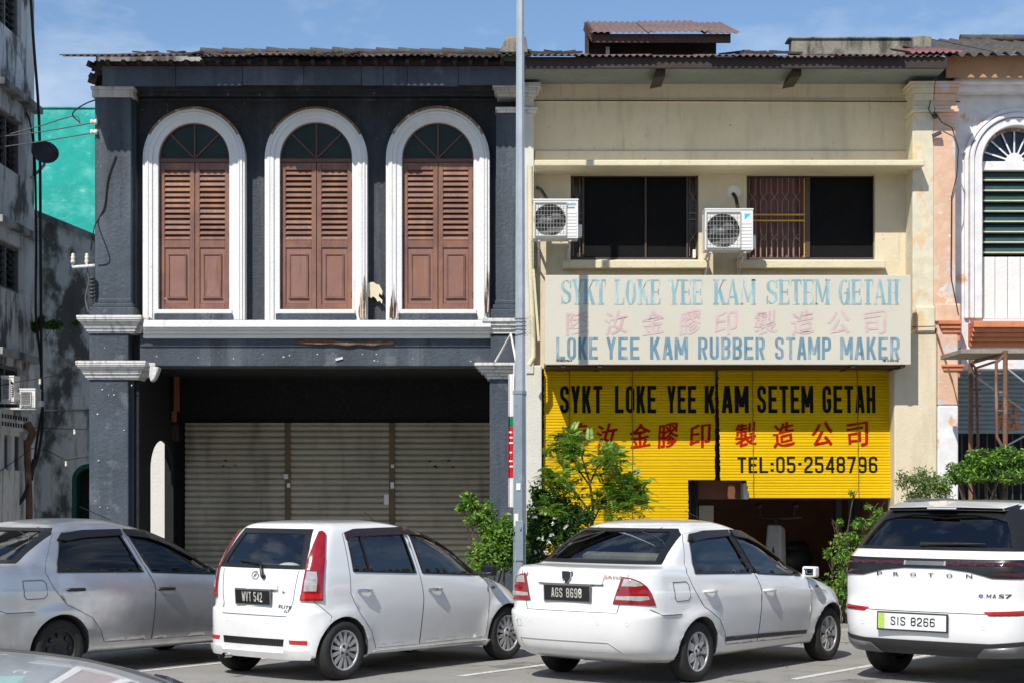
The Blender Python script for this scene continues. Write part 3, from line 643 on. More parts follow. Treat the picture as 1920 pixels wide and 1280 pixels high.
m = MB(); m.pbox(318, 334, 795, 826, 25.0, 25.08); m.tube([P3(322, 690, 25), P3(318, 740, 25), P3(306, 800, 25)], .012, 6); m.build('meter_box', M['wooddk'], LS, bevel=.01)

# ================================================================== cream shophouse (right)
RS = thing('shophouse', (2.4, 22.9, .15), 'cream shophouse with two air conditioners and yellow lettered blinds below', 'shophouse')
YC = 22.95
def rect(px0, px1, py0, py1, Y): return [(PX(px0, Y), PZ(py1, Y)), (PX(px1, Y), PZ(py1, Y)), (PX(px1, Y), PZ(py0, Y)), (PX(px0, Y), PZ(py0, Y))]
W1, W2 = (1070, 1310, 328, 487), (1400, 1641, 328, 487)
m = MB(); m.plate([(PX(985, YC), PZ(690, YC)), (PX(1722, YC), PZ(690, YC)), (PX(1722, YC), 7.4), (PX(985, YC), 7.4)], [rect(*W1, YC), rect(*W2, YC)], YC, YC + .22)
m.build('wall', M['cream'], RS)
m = MB(); m.pbox(1003, 1716, 186, 191, YC - .025, YC + .01); m.pbox(1003, 1716, 283, 302, YC - .03, YC + .01); m.build('wall_moulding', M['cream'], RS, bevel=.008)
yk = 22.3
m = MB(); m.box(PX(1002, yk), PX(1734, yk), yk, YC + .02, PZ(311, yk), PZ(300, yk)); m.build('canopy', M['creamt'], RS, bevel=.012)
for (a, b_) in ((1055, 1330), (1384, 1661)):
    m = MB(); m.pbox(a, b_, 488, 503, YC - .16, YC + .1); m.build('window_sill', M['creamt'], RS, bevel=.012)
# party pilaster, pale half, and the left strip of the ground floor
m = MB(); m.box(PX(972, YP), PX(1001, YP), YP, YC + .1, PZ(700, YP), PZ(212, YP)); m.box(PX(972, YP), PX(1001, YP), YP + .01, YC + .1, PZ(213, YP), PZ(157, YP)); m.build('pilaster', M['creamw'], RS, bevel=.012)
m = MB(); m.mould(972, 1001, 157, 182, YP, YC, [(.35, .09), (.7, .065), (1, .03)], left=False); m.mould(972, 1001, 202, 212, YP, YC, [(.5, .05), (1, .03)], left=False); m.build('capital', M['whitem'], RS, bevel=.008)
m = MB(); m.box(PX(966, YP), PX(1016, YP), YP + .02, 25.8, .15, PZ(684, YP)); m.build('pilaster', M['creamw'], RS, bevel=.015)
m = MB(); m.tube([P3(994, 312, 22.4), P3(994, 480, 22.42), P3(1000, 640, 22.42), P3(1001, 668, 22.42), P3(992, 684, 22.42)], .035, 8); m.bar(P3(1000, 505, 22.4), P3(1010, 640, 22.4), .03); m.build('drain_pipe', M['creamt'], RS)
# eaves
YE = 21.98
m = MB(); m.pbox(985, 1776, 107, 128, YE, YE + .05); m.build('fascia_board', M['wooddk'], RS, bevel=.004)
m = MB(); za, zb = PZ(127, YE + .05), PZ(158, YC)
m.add([(PX(985, 22), YE + .05, za), (PX(1776, 22), YE + .05, za), (PX(1776, 22), YC + .1, zb), (PX(985, 22), YC + .1, zb), (PX(985, 22), YE + .05, za + .03), (PX(1776, 22), YE + .05, za + .03), (PX(1776, 22), YC + .1, zb + .03), (PX(985, 22), YC + .1, zb + .03)],
      [(0, 3, 2, 1), (4, 5, 6, 7), (0, 1, 5, 4), (1, 2, 6, 5), (2, 3, 7, 6), (3, 0, 4, 7)]); m.build('soffit', M['soffit'], RS)
for px in (1237, 1491):
    m = MB(); m.add([], []); x0, x1 = PX(px - 6, 22.2), PX(px + 9, 22.2)
    m.prism([(0, 0)] * 0 or [(x0, PZ(128, 22.2)), (x1, PZ(128, 22.2)), (x1, PZ(146, 22.2)), (x0 - .05, PZ(150, 22.2))], 22.1, 22.7); m.build('eaves_bracket', M['wooddk'], RS)
zE2 = PZ(106, 21.9)
m = MB(); corrugated(m, PX(980, 21.9), PX(1765, 21.9), 21.9, zE2, 25.7, zR - .02, seed=21); m.build('roof', M['roofm'], RS)
m = MB(); r_ = random.Random(19)
for (x0, x1) in ((1000, 1090), (1360, 1480)):
    for i in range(9):
        px = r_.uniform(x0, x1); y = r_.uniform(23.5, 25.6); z = zE2 + (zR - zE2) * (y - 21.9) / 3.8 + .04
        m.obox(Matrix.Translation((PX(px, y), y, z)) @ Matrix.Rotation(r_.uniform(-.15, .15), 4, 'Y') @ Matrix.Rotation(R(14), 4, 'X'), .4, .4, .03)
m.build('loose_roof_tiles', M['tile'], RS)
# raised jack roof
jk = part('jack_roof', RS); yj = 24.4
m = MB(); m.pbox(1140, 1343, 78, 112, yj + .1, 26.4); m.pbox(1097, 1104, 48, 112, yj - .1, yj); m.pbox(1104, 1144, 60, 112, yj + .02, yj + .06); m.build('jack_roof_wall', M['wooddk'], jk)
m = MB(); m.pbox(1112, 1370, 64, 80, yj - .35, yj - .31); m.bar(P3(1098, 50, yj), P3(1114, 72, yj - .34), .05, .12); m.build('jack_roof_fascia', surf('dark_red_brown_board', (.075, .032, .024), .65, .3, 4, .3, 30), jk)
m = MB(); corrugated(m, PX(1104, yj), PX(1374, yj), yj - .45, PZ(62.5, yj - .45), 26.3, PZ(43, 26.3), seed=2, jit=.01); m.build('jack_roof_sheet', M['roofp'], jk)
m = MB(); m.pbox(1098, 1352, 44, 47.5, 26.2, 26.4); m.build('jack_roof_ridge', M['tile'], jk)
m = MB(); m.pbox(1136, 1143, 88, 102, yj - .05, yj); m.build('torn_flashing', M['plastic'], jk)
m = MB(); m.pbox(1484, 1714, 69, 105, 24.0, 24.25); m.pbox(1478, 1717, 69, 73, 23.97, 24.3); m.pbox(1713, 1747, 67, 106, 23.85, 24.4); m.build('parapet', M['parapet'], RS, bevel=.015)
# upper windows
def upper_window(par, x0, x1, y0_, y1_, kind):
    wp = part('window', par); Y = YC + .12
    m = MB(); f = 4
    m.pbox(x0, x1, y0_, y0_ + f, Y - .02, Y + .06); m.pbox(x0, x1, y1_ - f, y1_, Y - .02, Y + .06); m.pbox(x0, x0 + f, y0_ + f, y1_ - f, Y - .02, Y + .06); m.pbox(x1 - f, x1, y0_ + f, y1_ - f, Y - .02, Y + .06)
    if kind == 0:
        for px in (1092, 1209, 1287): m.pbox(px, px + 3.5, y0_ + f, y1_ - f, Y - .015, Y + .04)
    else: m.pbox(1510, 1519, y0_ + f, y1_ - f, Y - .03, Y + .05)
    m.build('window_frame', surf('brown_window_metal', (.075, .05, .04), .5, .2), wp, bevel=.003, seg=1)
    m = MB()
    if kind == 0:
        m.pbox(1095, 1209, y0_ + f, y1_ - f, Y + .01, Y + .014); m.pbox(1212, 1287, y0_ + f, y1_ - f, Y + .016, Y + .02)
    else: m.pbox(1519, x1 - f, y0_ + f, y1_ - f, Y + .01, Y + .014)
    m.build('insect_screen', M['screen'], wp)
    m = MB()
    def orn(px, top, bot, r=.006):
        yy = Y + .03
        w = 6.0
        m.tube([P3(px - w, top, yy), P3(px - w, top + 28, yy), P3(px, top + 36, yy), P3(px + w, top + 28, yy), P3(px + w, top, yy)], r, 5)
        m.tube([P3(px, top + 36, yy), P3(px - w, top + 44, yy), P3(px - w, bot - 44, yy), P3(px, bot - 36, yy), P3(px + w, bot - 44, yy), P3(px + w, top + 44, yy), P3(px, top + 36, yy)], r, 5)
        m.tube([P3(px, bot - 36, yy), P3(px - w, bot - 28, yy), P3(px - w, bot, yy)], r, 5); m.tube([P3(px, bot - 36, yy), P3(px + w, bot - 28, yy), P3(px + w, bot, yy)], r, 5)
    if kind == 0:
        for px in (1081, 1299): orn(px, y0_ + 6, y1_ - 6)
        for py in (400, 412): m.bar(P3(x0 + 4, py, Y + .03), P3(x1 - 4, py, Y + .03), .012)
        m.build('window_grille', M['paleg'], wp)
        m = MB(); m.pbox(x0 + 4, 1093, y0_ + 4, y1_ - 4, Y + .08, Y + .09); m.pbox(1289, x1 - 4, y0_ + 4, y1_ - 4, Y + .08, Y + .09); m.build('window_pane', surf('brown_reflecting_pane', (.06, .035, .028), .3, .4, 5), wp)
        m = MB(); m.pbox(1299, 1305, 468, 484, YC + .02, YC + .06); m.build('bottle', M['plastic'], wp, bevel=.01)
    else:
        for i in range(5): orn(1411 + i * 20.5, y0_ + 6, y1_ - 6)
        for i in range(11): m.bar(P3(1406 + i * 10.3, 430, Y + .034), P3(1406 + i * 10.3, y1_ - 4, Y + .034), .009)
        m.build('window_grille', M['paleg'], wp)
        m = MB()
        for py in (403, 414): m.bar(P3(1402, py, Y - .01), P3(1510, py, Y - .01), .02)
        m.bar(P3(1508, 335, Y - .01), P3(1508, 485, Y - .01), .014); m.bar(P3(1402, 484, Y - .01), P3(1510, 484, Y - .01), .014); m.build('yellow_bar', M['ygrille'], wp)
        m = MB(); n = 40; x0c, x1c = PX(1400, Y + .12), PX(1516, Y + .12); vs = []
        for i in range(n + 1):
            u = i / n; yy = Y + .12 + .02 * math.sin(u * 46)
            vs += [(x0c + (x1c - x0c) * u, yy, PZ(490, Y)), (x0c + (x1c - x0c) * u, yy, PZ(330, Y))]
        m.add(vs, [(2 * i, 2 * i + 2, 2 * i + 3, 2 * i + 1) for i in range(n)], True); m.build('curtain', M['curtain'], wp)
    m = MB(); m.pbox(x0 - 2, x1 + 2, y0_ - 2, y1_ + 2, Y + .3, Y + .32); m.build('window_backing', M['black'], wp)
upper_window(RS, *W1, 0); upper_window(RS, *W2, 1)
flake('patched_plaster', [(1366, 352), (1374, 347), (1386, 352), (1390, 362), (1384, 372), (1372, 374), (1364, 366)], YC - .012, YC + .01, 'plastic', RS)
# ground floor room behind the blinds
yr = 26.6
m = MB(); m.box(PX(985, 22.9), PX(1800, 22.9), yr, yr + .1, .15, 3.6); n = 14
m.build('back_wall', M['inwall'], RS)
m = MB(); m.box(PX(1016, 22.9), PX(1800, 22.9), YC + .22, yr, PZ(688, YC), PZ(680, YC)); m.build('ceiling', M['soffit'], RS)
m = MB(); m.box(PX(1672, 22.6) , PX(1700, 22.6), 22.9, yr, .15, PZ(690, 22.6)); m.build('side_wall', M['inwall'], RS)
m = MB(); m.box(PX(1568, 24.6), PX(1578, 24.6), 24.6, 24.7, .15, 3.3); m.box(PX(1590, 24.6), PX(1598, 24.6), 24.6, 24.7, .15, 3.3); m.box(PX(1601, 24.7), PX(1640, 24.7), 24.7, 24.74, .15, 2.0); m.build('door_post', surf('grey_green_door_paint', (.05, .075, .075), .5, .2), RS)
m = MB(); m.pbox(1311, 1338, 947, 980, 24.8, 24.84); m.pbox(1394, 1404, 905, 935, 23.1, 23.4); m.build('wall_notice', M['plastic'], RS)
m = MB(); m.pbox(1290, 1308, 895, 1010, 23.2, 23.35); m.build('dark_shelf', M['black'], RS, bevel=.01)
m = MB(); m.pbox(1308, 1400, 899, 935, 23.4, 24.2); m.build('hanging_cabinet', M['inwall'], RS, bevel=.01)
# right pilaster: cream half
YR = 22.55
m = MB(); m.box(PX(1711, YR), PX(1751, YR), YR, YC + .1, PZ(616, YR), PZ(215, YR)); m.build('pilaster', M['creampeel'], RS, bevel=.012)
m = MB(); m.box(PX(1712, YR), PX(1751, YR), YR + .01, YC + .1, PZ(215, YR), PZ(157, YR)); m.build('pilaster', M['cream'], RS)
m = MB(); m.mould(1716, 1750, 155, 190, YR, YC, [(.12, .09), (.3, .07), (.6, .05), (1, .02)], right=False); m.mould(1716, 1750, 200, 217, YR, YC, [(.35, .045), (.7, .06), (1, .02)], right=False); m.build('capital', M['cream'], RS, bevel=.008)
m = MB(); m.box(PX(1716, YR), PX(1752, YR), YR - .05, YC, PZ(625, YR), PZ(575, YR)); m.build('pilaster_base', M['creampeel'], RS, bevel=.02)
m = MB(); m.box(PX(1676, YR), PX(1756, YR), YR - .03, 25.6, .15, PZ(625, YR)); m.build('pillar', M['cream'], RS, bevel=.02)
m = MB(); m.bar(P3(1756, 626, YR - .05), P3(1786, 715, YR - .05), .02); m.bar(P3(1786, 715, YR - .06), P3(1797, 760, YR - .06), .012); m.bar(P3(1709, 613, YR - .1), P3(1752, 612, YR - .1), .014); m.build('sign_stay', M['rust'], RS)
m = MB(); m.bar(P3(1003, 189, YC - .03), P3(1800, 191, YC - .03), .012); m.build('facade_cable', M['cable'], RS)

# ================================================================== white and peach shophouse at the frame's right
TS = thing('shophouse', (7.3, 22.9, .15), 'peeling white and peach shophouse behind the scaffold with terracotta cornice', 'shophouse')
XR = 10.2
cxw = PX(1906, YC); rw = PX(1972, YC) - cxw
m = MB(); zspt = PZ(303, YC)
m.plate([(PX(1790, YC), PZ(690, YC)), (XR, PZ(690, YC)), (XR, 7.4), (PX(1790, YC), 7.4)], [arch(cxw, zspt, rw, PZ(598, YC))], YC, YC + .25); m.build('wall', M['whitepeel'], TS)
m = MB(); m.box(PX(1751, YR), PX(1792, YR), YR + .002, YC + .1, PZ(616, YR), PZ(157, YR)); m.build('pilaster', M['peach'], TS, bevel=.012)
m = MB(); m.mould(1751, 1788, 155, 190, YR + .002, YC, [(.12, .09), (.3, .07), (.6, .05), (1, .02)], left=False); m.mould(1751, 1788, 200, 217, YR + .002, YC, [(.35, .045), (.7, .06), (1, .02)], left=False); m.build('capital', M['peach'], TS, bevel=.008)
m = MB(); m.box(PX(1752, YR), PX(1800, YR), YR - .05, YC, PZ(604, YR), PZ(570, YR)); m.build('pilaster_base', M['peach'], TS, bevel=.02)
m = MB(); m.box(PX(1757, YR), PX(1796, YR), YR - .028, 25.6, PZ(760, YR), PZ(604, YR)); m.build('pillar', M['peach'], TS, bevel=.02)
m = MB(); m.box(PX(1757, YR), PX(1796, YR), YR - .03, 25.6, .15, PZ(760, YR)); m.build('pillar', M['whitepeel'], TS, bevel=.02)
m = MB(); m.mould(1772, 1800, 602, 640, YR, YC, [(.2, .1), (.4, .075), (.6, .05), (1, .02)], right=False); m.build('capital', M['orange'], TS, bevel=.008)
m = MB(); m.mould(1774, 1797, 683, 707, YR, YC, [(.2, .07), (.5, .05), (1, .02)]); m.build('capital', M['orange'], TS, bevel=.008)
m = MB()
for (a, b_, ov) in ((606, 618, .3), (618, 626, .25), (626, 634, .2), (634, 642, .15), (642, 650, .1)): m.box(PX(1815, YC), XR, YC - ov, YC + .02, PZ(b_, YC), PZ(a, YC))
m.build('cornice', M['orange'], TS, bevel=.01)
m = MB(); m.box(PX(1800, YC), XR, YC - .04, YC + .3, PZ(692, YC), PZ(650, YC)); m.build('beam', M['whitepeel'], TS, bevel=.01)
m = MB(); ring(m, cxw, zspt, rw * 1.5, rw * 1.38, PZ(598, YC), YC - .05, YC + .02); ring(m, cxw, zspt, rw * 1.36, rw * 1.24, PZ(598, YC), YC - .09, YC + .02); ring(m, cxw, zspt, rw * 1.22, rw, PZ(598, YC), YC - .06, YC + .02); m.build('window_surround', M['whitepeel'], TS, bevel=.012)
wp = part('window', TS); Yq = YC + .12
m = MB(); ring(m, cxw, zspt, rw, rw * .9, PZ(598, YC), Yq - .03, Yq + .06); m.build('window_frame', M['rotten'], wp, bevel=.006)
m = MB(); m.box(cxw - rw, cxw + rw, Yq - .05, Yq + .06, PZ(318, YC), PZ(301, YC)); m.build('transom', M['whitepeel'], wp, bevel=.006)
m = MB(); zf = PZ(301, YC)
for ang in range(18, 180, 24): dv = Vector((math.cos(R(ang)), 0, math.sin(R(ang)))); m.bar(Vector((cxw, Yq - .01, zf)) + dv * .05, Vector((cxw, Yq - .01, zf)) + dv * rw * .93, .02, .02, up=(0, 1, 0))
m.prism([(cxw + .12 * math.cos(math.pi * i / 12), zf + .12 * math.sin(math.pi * i / 12)) for i in range(13)], Yq - .03, Yq + .02); m.build('fanlight_bars', M['white'], wp)
m = MB(); m.prism([(cxw + rw * .93 * math.cos(math.pi * i / 20), zf + rw * .93 * math.sin(math.pi * i / 20)) for i in range(21)], Yq + .02, Yq + .03); m.build('fanlight_glass', M['bluepane'], wp)
m = MB(); xa, xb = cxw - rw * .9, cxw + rw * .9
for i in range(8):
    zc = PZ(329 + i * 19.5, YC); m.obox(Matrix.Translation(((xa + xb) / 2, Yq + .03, zc)) @ Matrix.Rotation(R(-28), 4, 'X'), xb - xa, .008, .15)
m.build('louvre_glass', M['louvreg'], wp)
m = MB()
for i in range(8): zc = PZ(335 + i * 19.5, YC); m.box(xa, xb, Yq - .012, Yq - .002, zc - .008, zc + .008)
m.build('louvre_edge', M['creamt'], wp)
m = MB(); n = 5
for i in range(n): m.box(xa + (xb - xa) * i / n, xa + (xb - xa) * (i + 1) / n - .008, Yq - .02 + .004 * (i % 2), Yq + .04, PZ(596, YC), PZ(480, YC))
m.build('board_panel', M['white'], wp, bevel=.004)
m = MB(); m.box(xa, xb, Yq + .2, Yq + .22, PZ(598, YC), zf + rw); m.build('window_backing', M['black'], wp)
# eaves, roof
m = MB(); m.box(PX(1774, 22.5), XR, 22.5, 22.55, PZ(146, 22.5), PZ(103.5, 22.5)); m.build('fascia_board', surf('tan_fascia_boards', (.45, .24, .12), .7, .2, 2, .3, 30), TS, bevel=.004)
m = MB(); m.box(PX(1766, 22.5), XR, 22.55, YC + .1, PZ(142, 22.5), PZ(112, 22.5)); m.build('soffit', M['wooddk'], TS)
m = MB(); m.box(PX(1790, 22.6), XR, 22.6, YC, PZ(156, 22.6), PZ(146, 22.6)); m.box(PX(1792, 22.72), XR, 22.72, YC, PZ(172, 22.72), PZ(156, 22.72)); m.build('eaves_moulding', M['whitepeel'], TS, bevel=.01)
m = MB(); corrugated(m, PX(1748, 22.3), XR, 22.3, PZ(104, 22.3), 25.7, zR + .2, pitch=.16, amp=.03, seed=33); m.build('roof', M['tile'], TS)
m = MB(); corrugated(m, PX(1706, 22), PX(1800, 22), 22.0, PZ(100, 22), 23.2, PZ(94, 23.2), seed=5, sheetw=.35); m.build('roof_patch', surf('pink_red_sheet', (.2, .08, .085), .7, .35, 3), TS)
x = PX(1800, 25.7)
while x < XR: m = MB(); m.tube([(x, 25.7, zR + .24), (x + .36, 25.7, zR + .25)], [.07, .055], 8); x += .33; m.build('ridge_tile', M['tile'], TS)
# ground floor: roller shutter with writing, dark grille under it
yb = 24.2; zsb = PZ(812, yb)
m = MB(); roller(m, PX(1790, yb), XR, yb, zsb, PZ(690, yb) + .1, .062, .012); m.build('roller_shutter', M['rollb'], TS)
m = MB(); letter_fit(m, '忍', 1868, 1912, 752, 806, yb - .03, .02); m.build('shutter_lettering', surf('orange_lettering', (.6, .2, .07), .6, .3), TS)
m = MB(); m.box(PX(1790, yb), XR, yb + 1.8, yb + 1.9, .15, 3.4); m.build('back_wall', M['black'], TS)
m = MB()
for i in range(26): x = PX(1806, yb) + i * .12; m.box(x, x + .02, yb + .1, yb + .12, .15, zsb)
m.build('folding_grille', M['dkgrey'], TS)
m = MB(); m.tube([P3(1745, 188, YR - .12), P3(1741, 205, YR - .1), P3(1748, 218, YR - .1), P3(1756, 216, YR - .1), P3(1766, 230, YR - .08), P3(1785, 240, YR - .08), P3(1797, 280, YR - .06), P3(1794, 330, YR - .05), P3(1784, 370, YR - .03), P3(1783, 520, YR - .03), P3(1797, 590, YR - .06)], .008, 5); m.build('facade_cable', M['cable'], TS)
m = MB(); m.ball(P3(1753, 218, YR - .06), .04, .04, .04); m.bar(P3(1748, 256, YR - .05), P3(1765, 248, YR - .09), .06, .04); m.build('cable_junction', M['dkgrey'], TS)

# ================================================================== grey building at the frame's left
XG = -7.2
GB = thing('apartment_building', (-9, 24.8, .15), 'tall mildewed grey building with louvred windows at the left edge', 'building')
def gz(py, px): Y = XG * FPX / (px - CX); return PZ(py, Y)
gw = [(23.95, 25.05, 8.35, 9.6), (23.95, 25.1, 6.35, 7.15), (23.95, 25.1, 4.62, 5.3), (23.95, 25.05, 2.9, 3.55), (24.2, 24.55, 2.05, 2.55), (24.7, 25.1, 2.05, 2.55)]
m = MB(); t_ = MB(); t_.plate([(23.8, .15), (25.72, .15), (25.72, 12), (23.8, 12)], [[(a, c), (b_, c), (b_, d), (a, d)] for a, b_, c, d in gw], 0, .2)
m.add([(XG - v[1], v[0], v[2]) for v in t_.v], t_.f); m.build('wall', M['grime'], GB)
m = MB(); m.box(-11, XG - .4, 23.8, 25.7, .15, 12); m.build('inner_wall', M['black'], GB)
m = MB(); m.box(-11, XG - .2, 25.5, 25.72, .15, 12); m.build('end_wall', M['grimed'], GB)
m = MB(); m.plate([(-14, .15), (XG, .15), (XG, 12), (-14, 12)], [[(-13, a), (-8.2, a), (-8.2, a + 1.5), (-13, a + 1.5)] for a in (.9, 3.9, 6.6, 9.2)], 23.72, 23.79); m.build('front_wall', M['grime'], GB)
for (a, b_, c, d) in gw:
    wp = part('window', GB); m = MB(); f = .05
    m.box(XG - .14, XG - .06, a, b_, c, c + f); m.box(XG - .14, XG - .06, a, b_, d - f, d); m.box(XG - .14, XG - .06, b_ - f, b_, c + f, d - f)
    y = b_ - .62
    while y > a: m.box(XG - .13, XG - .07, y, y + f, c + f, d - f); y -= .6
    m.build('window_frame', surf('grey_window_frame', (.16, .16, .155), .7, .2), wp)
    m = MB(); n = int((d - c) / .1)
    for i in range(n): m.obox(Matrix.Translation((XG - .12, (a + b_) / 2, c + f + (i + .5) * .1)) @ Matrix.Rotation(R(-40), 4, 'Y'), .008, b_ - a - .1, .1)
    m.build('louvre_glass', surf('smoky_louvre_glass', (.03, .04, .045), .15, .3), wp)
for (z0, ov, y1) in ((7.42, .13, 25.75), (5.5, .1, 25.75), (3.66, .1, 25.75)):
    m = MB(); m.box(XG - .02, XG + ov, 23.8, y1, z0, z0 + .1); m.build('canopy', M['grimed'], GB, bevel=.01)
m = MB(); m.box(XG - .01, XG + .04, 23.8, 25.6, 2.62, 2.9); m.cur = 1
for i in range(10):
    for j in range(2): m.box(XG + .03, XG + .043, 23.95 + i * .13, 24.03 + i * .13, 2.67 + j * .11, 2.73 + j * .11)
m.build('vent_blocks', [M['grime'], M['black']], GB)
m = MB(); m.tube([(XG + .08, 25.05, 2.5), (XG + .1, 25.1, 1.6), (XG + .09, 25.1, .2)], .05, 8); m.tube([(XG + .08, 25.1, 2.45), (XG + .16, 25.1, 2.6), (XG + .07, 25.1, 2.75)], .06, 8); m.build('drain_pipe', M['rust'], GB)

AW = thing('alley_wall', (-6, 27.1, .15), 'blotched grey alley wall with sloping top and green arched doorway', 'wall')
ya_ = 27.0; cx_ = PX(166, ya_); ra = PX(166, ya_) - PX(135, ya_)
m = MB(); m.plate([(PX(40, ya_), .15), (PX(420, ya_), .15), (PX(420, ya_), PZ(545, ya_)), (PX(75, ya_), PZ(402, ya_)), (PX(40, ya_), PZ(398, ya_))], [arch(cx_, PZ(900, ya_), ra, .2, rz=ra)], ya_, ya_ + .25); m.build('wall_face', M['grime'], AW)
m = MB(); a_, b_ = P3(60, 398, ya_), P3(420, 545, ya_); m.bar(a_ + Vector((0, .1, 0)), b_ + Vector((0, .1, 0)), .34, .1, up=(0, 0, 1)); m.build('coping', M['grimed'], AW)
m = MB(); ring(m, cx_, PZ(900, ya_), ra, ra * .72, .2, ya_ - .01, ya_ + .2); m.build('door_frame', M['green'], AW)
m = MB(); m.box(cx_ - ra, cx_ + ra, ya_ + .2, ya_ + .23, .15, PZ(860, ya_)); m.build('door', M['black'], AW)
m = MB(); m.pbox(80, 178, 767, 770, ya_ - .03, ya_); m.build('band', M['grimed'], AW)
WP = thing('white_wall', (-5.6, 26.7, .15), 'low white rendered wall seen through the arch beside the left shutter', 'wall')
m = MB(); m.box(PX(262, 26.6), PX(352, 26.6), 26.6, 26.75, .15, 2.9); m.build('wall_face', M['white'], WP); m = MB(); m.box(PX(260, 26.6), PX(354, 26.6), 26.58, 26.77, 2.9, 2.96); m.build('coping', M['grimed'], WP)
TB = thing('building', (-8, 34, 0), 'flat turquoise painted wall of a building rising behind the alley', 'building')
m = MB(); m.box(PX(-60, 34), PX(330, 34), 34, 38, 0, PZ(203, 34)); m.build('wall', M['teal'], TB); m = MB(); m.box(PX(-61, 34), PX(331, 34), 33.97, 38.03, PZ(203, 34), PZ(201, 34)); m.build('parapet', M['teal'], TB)
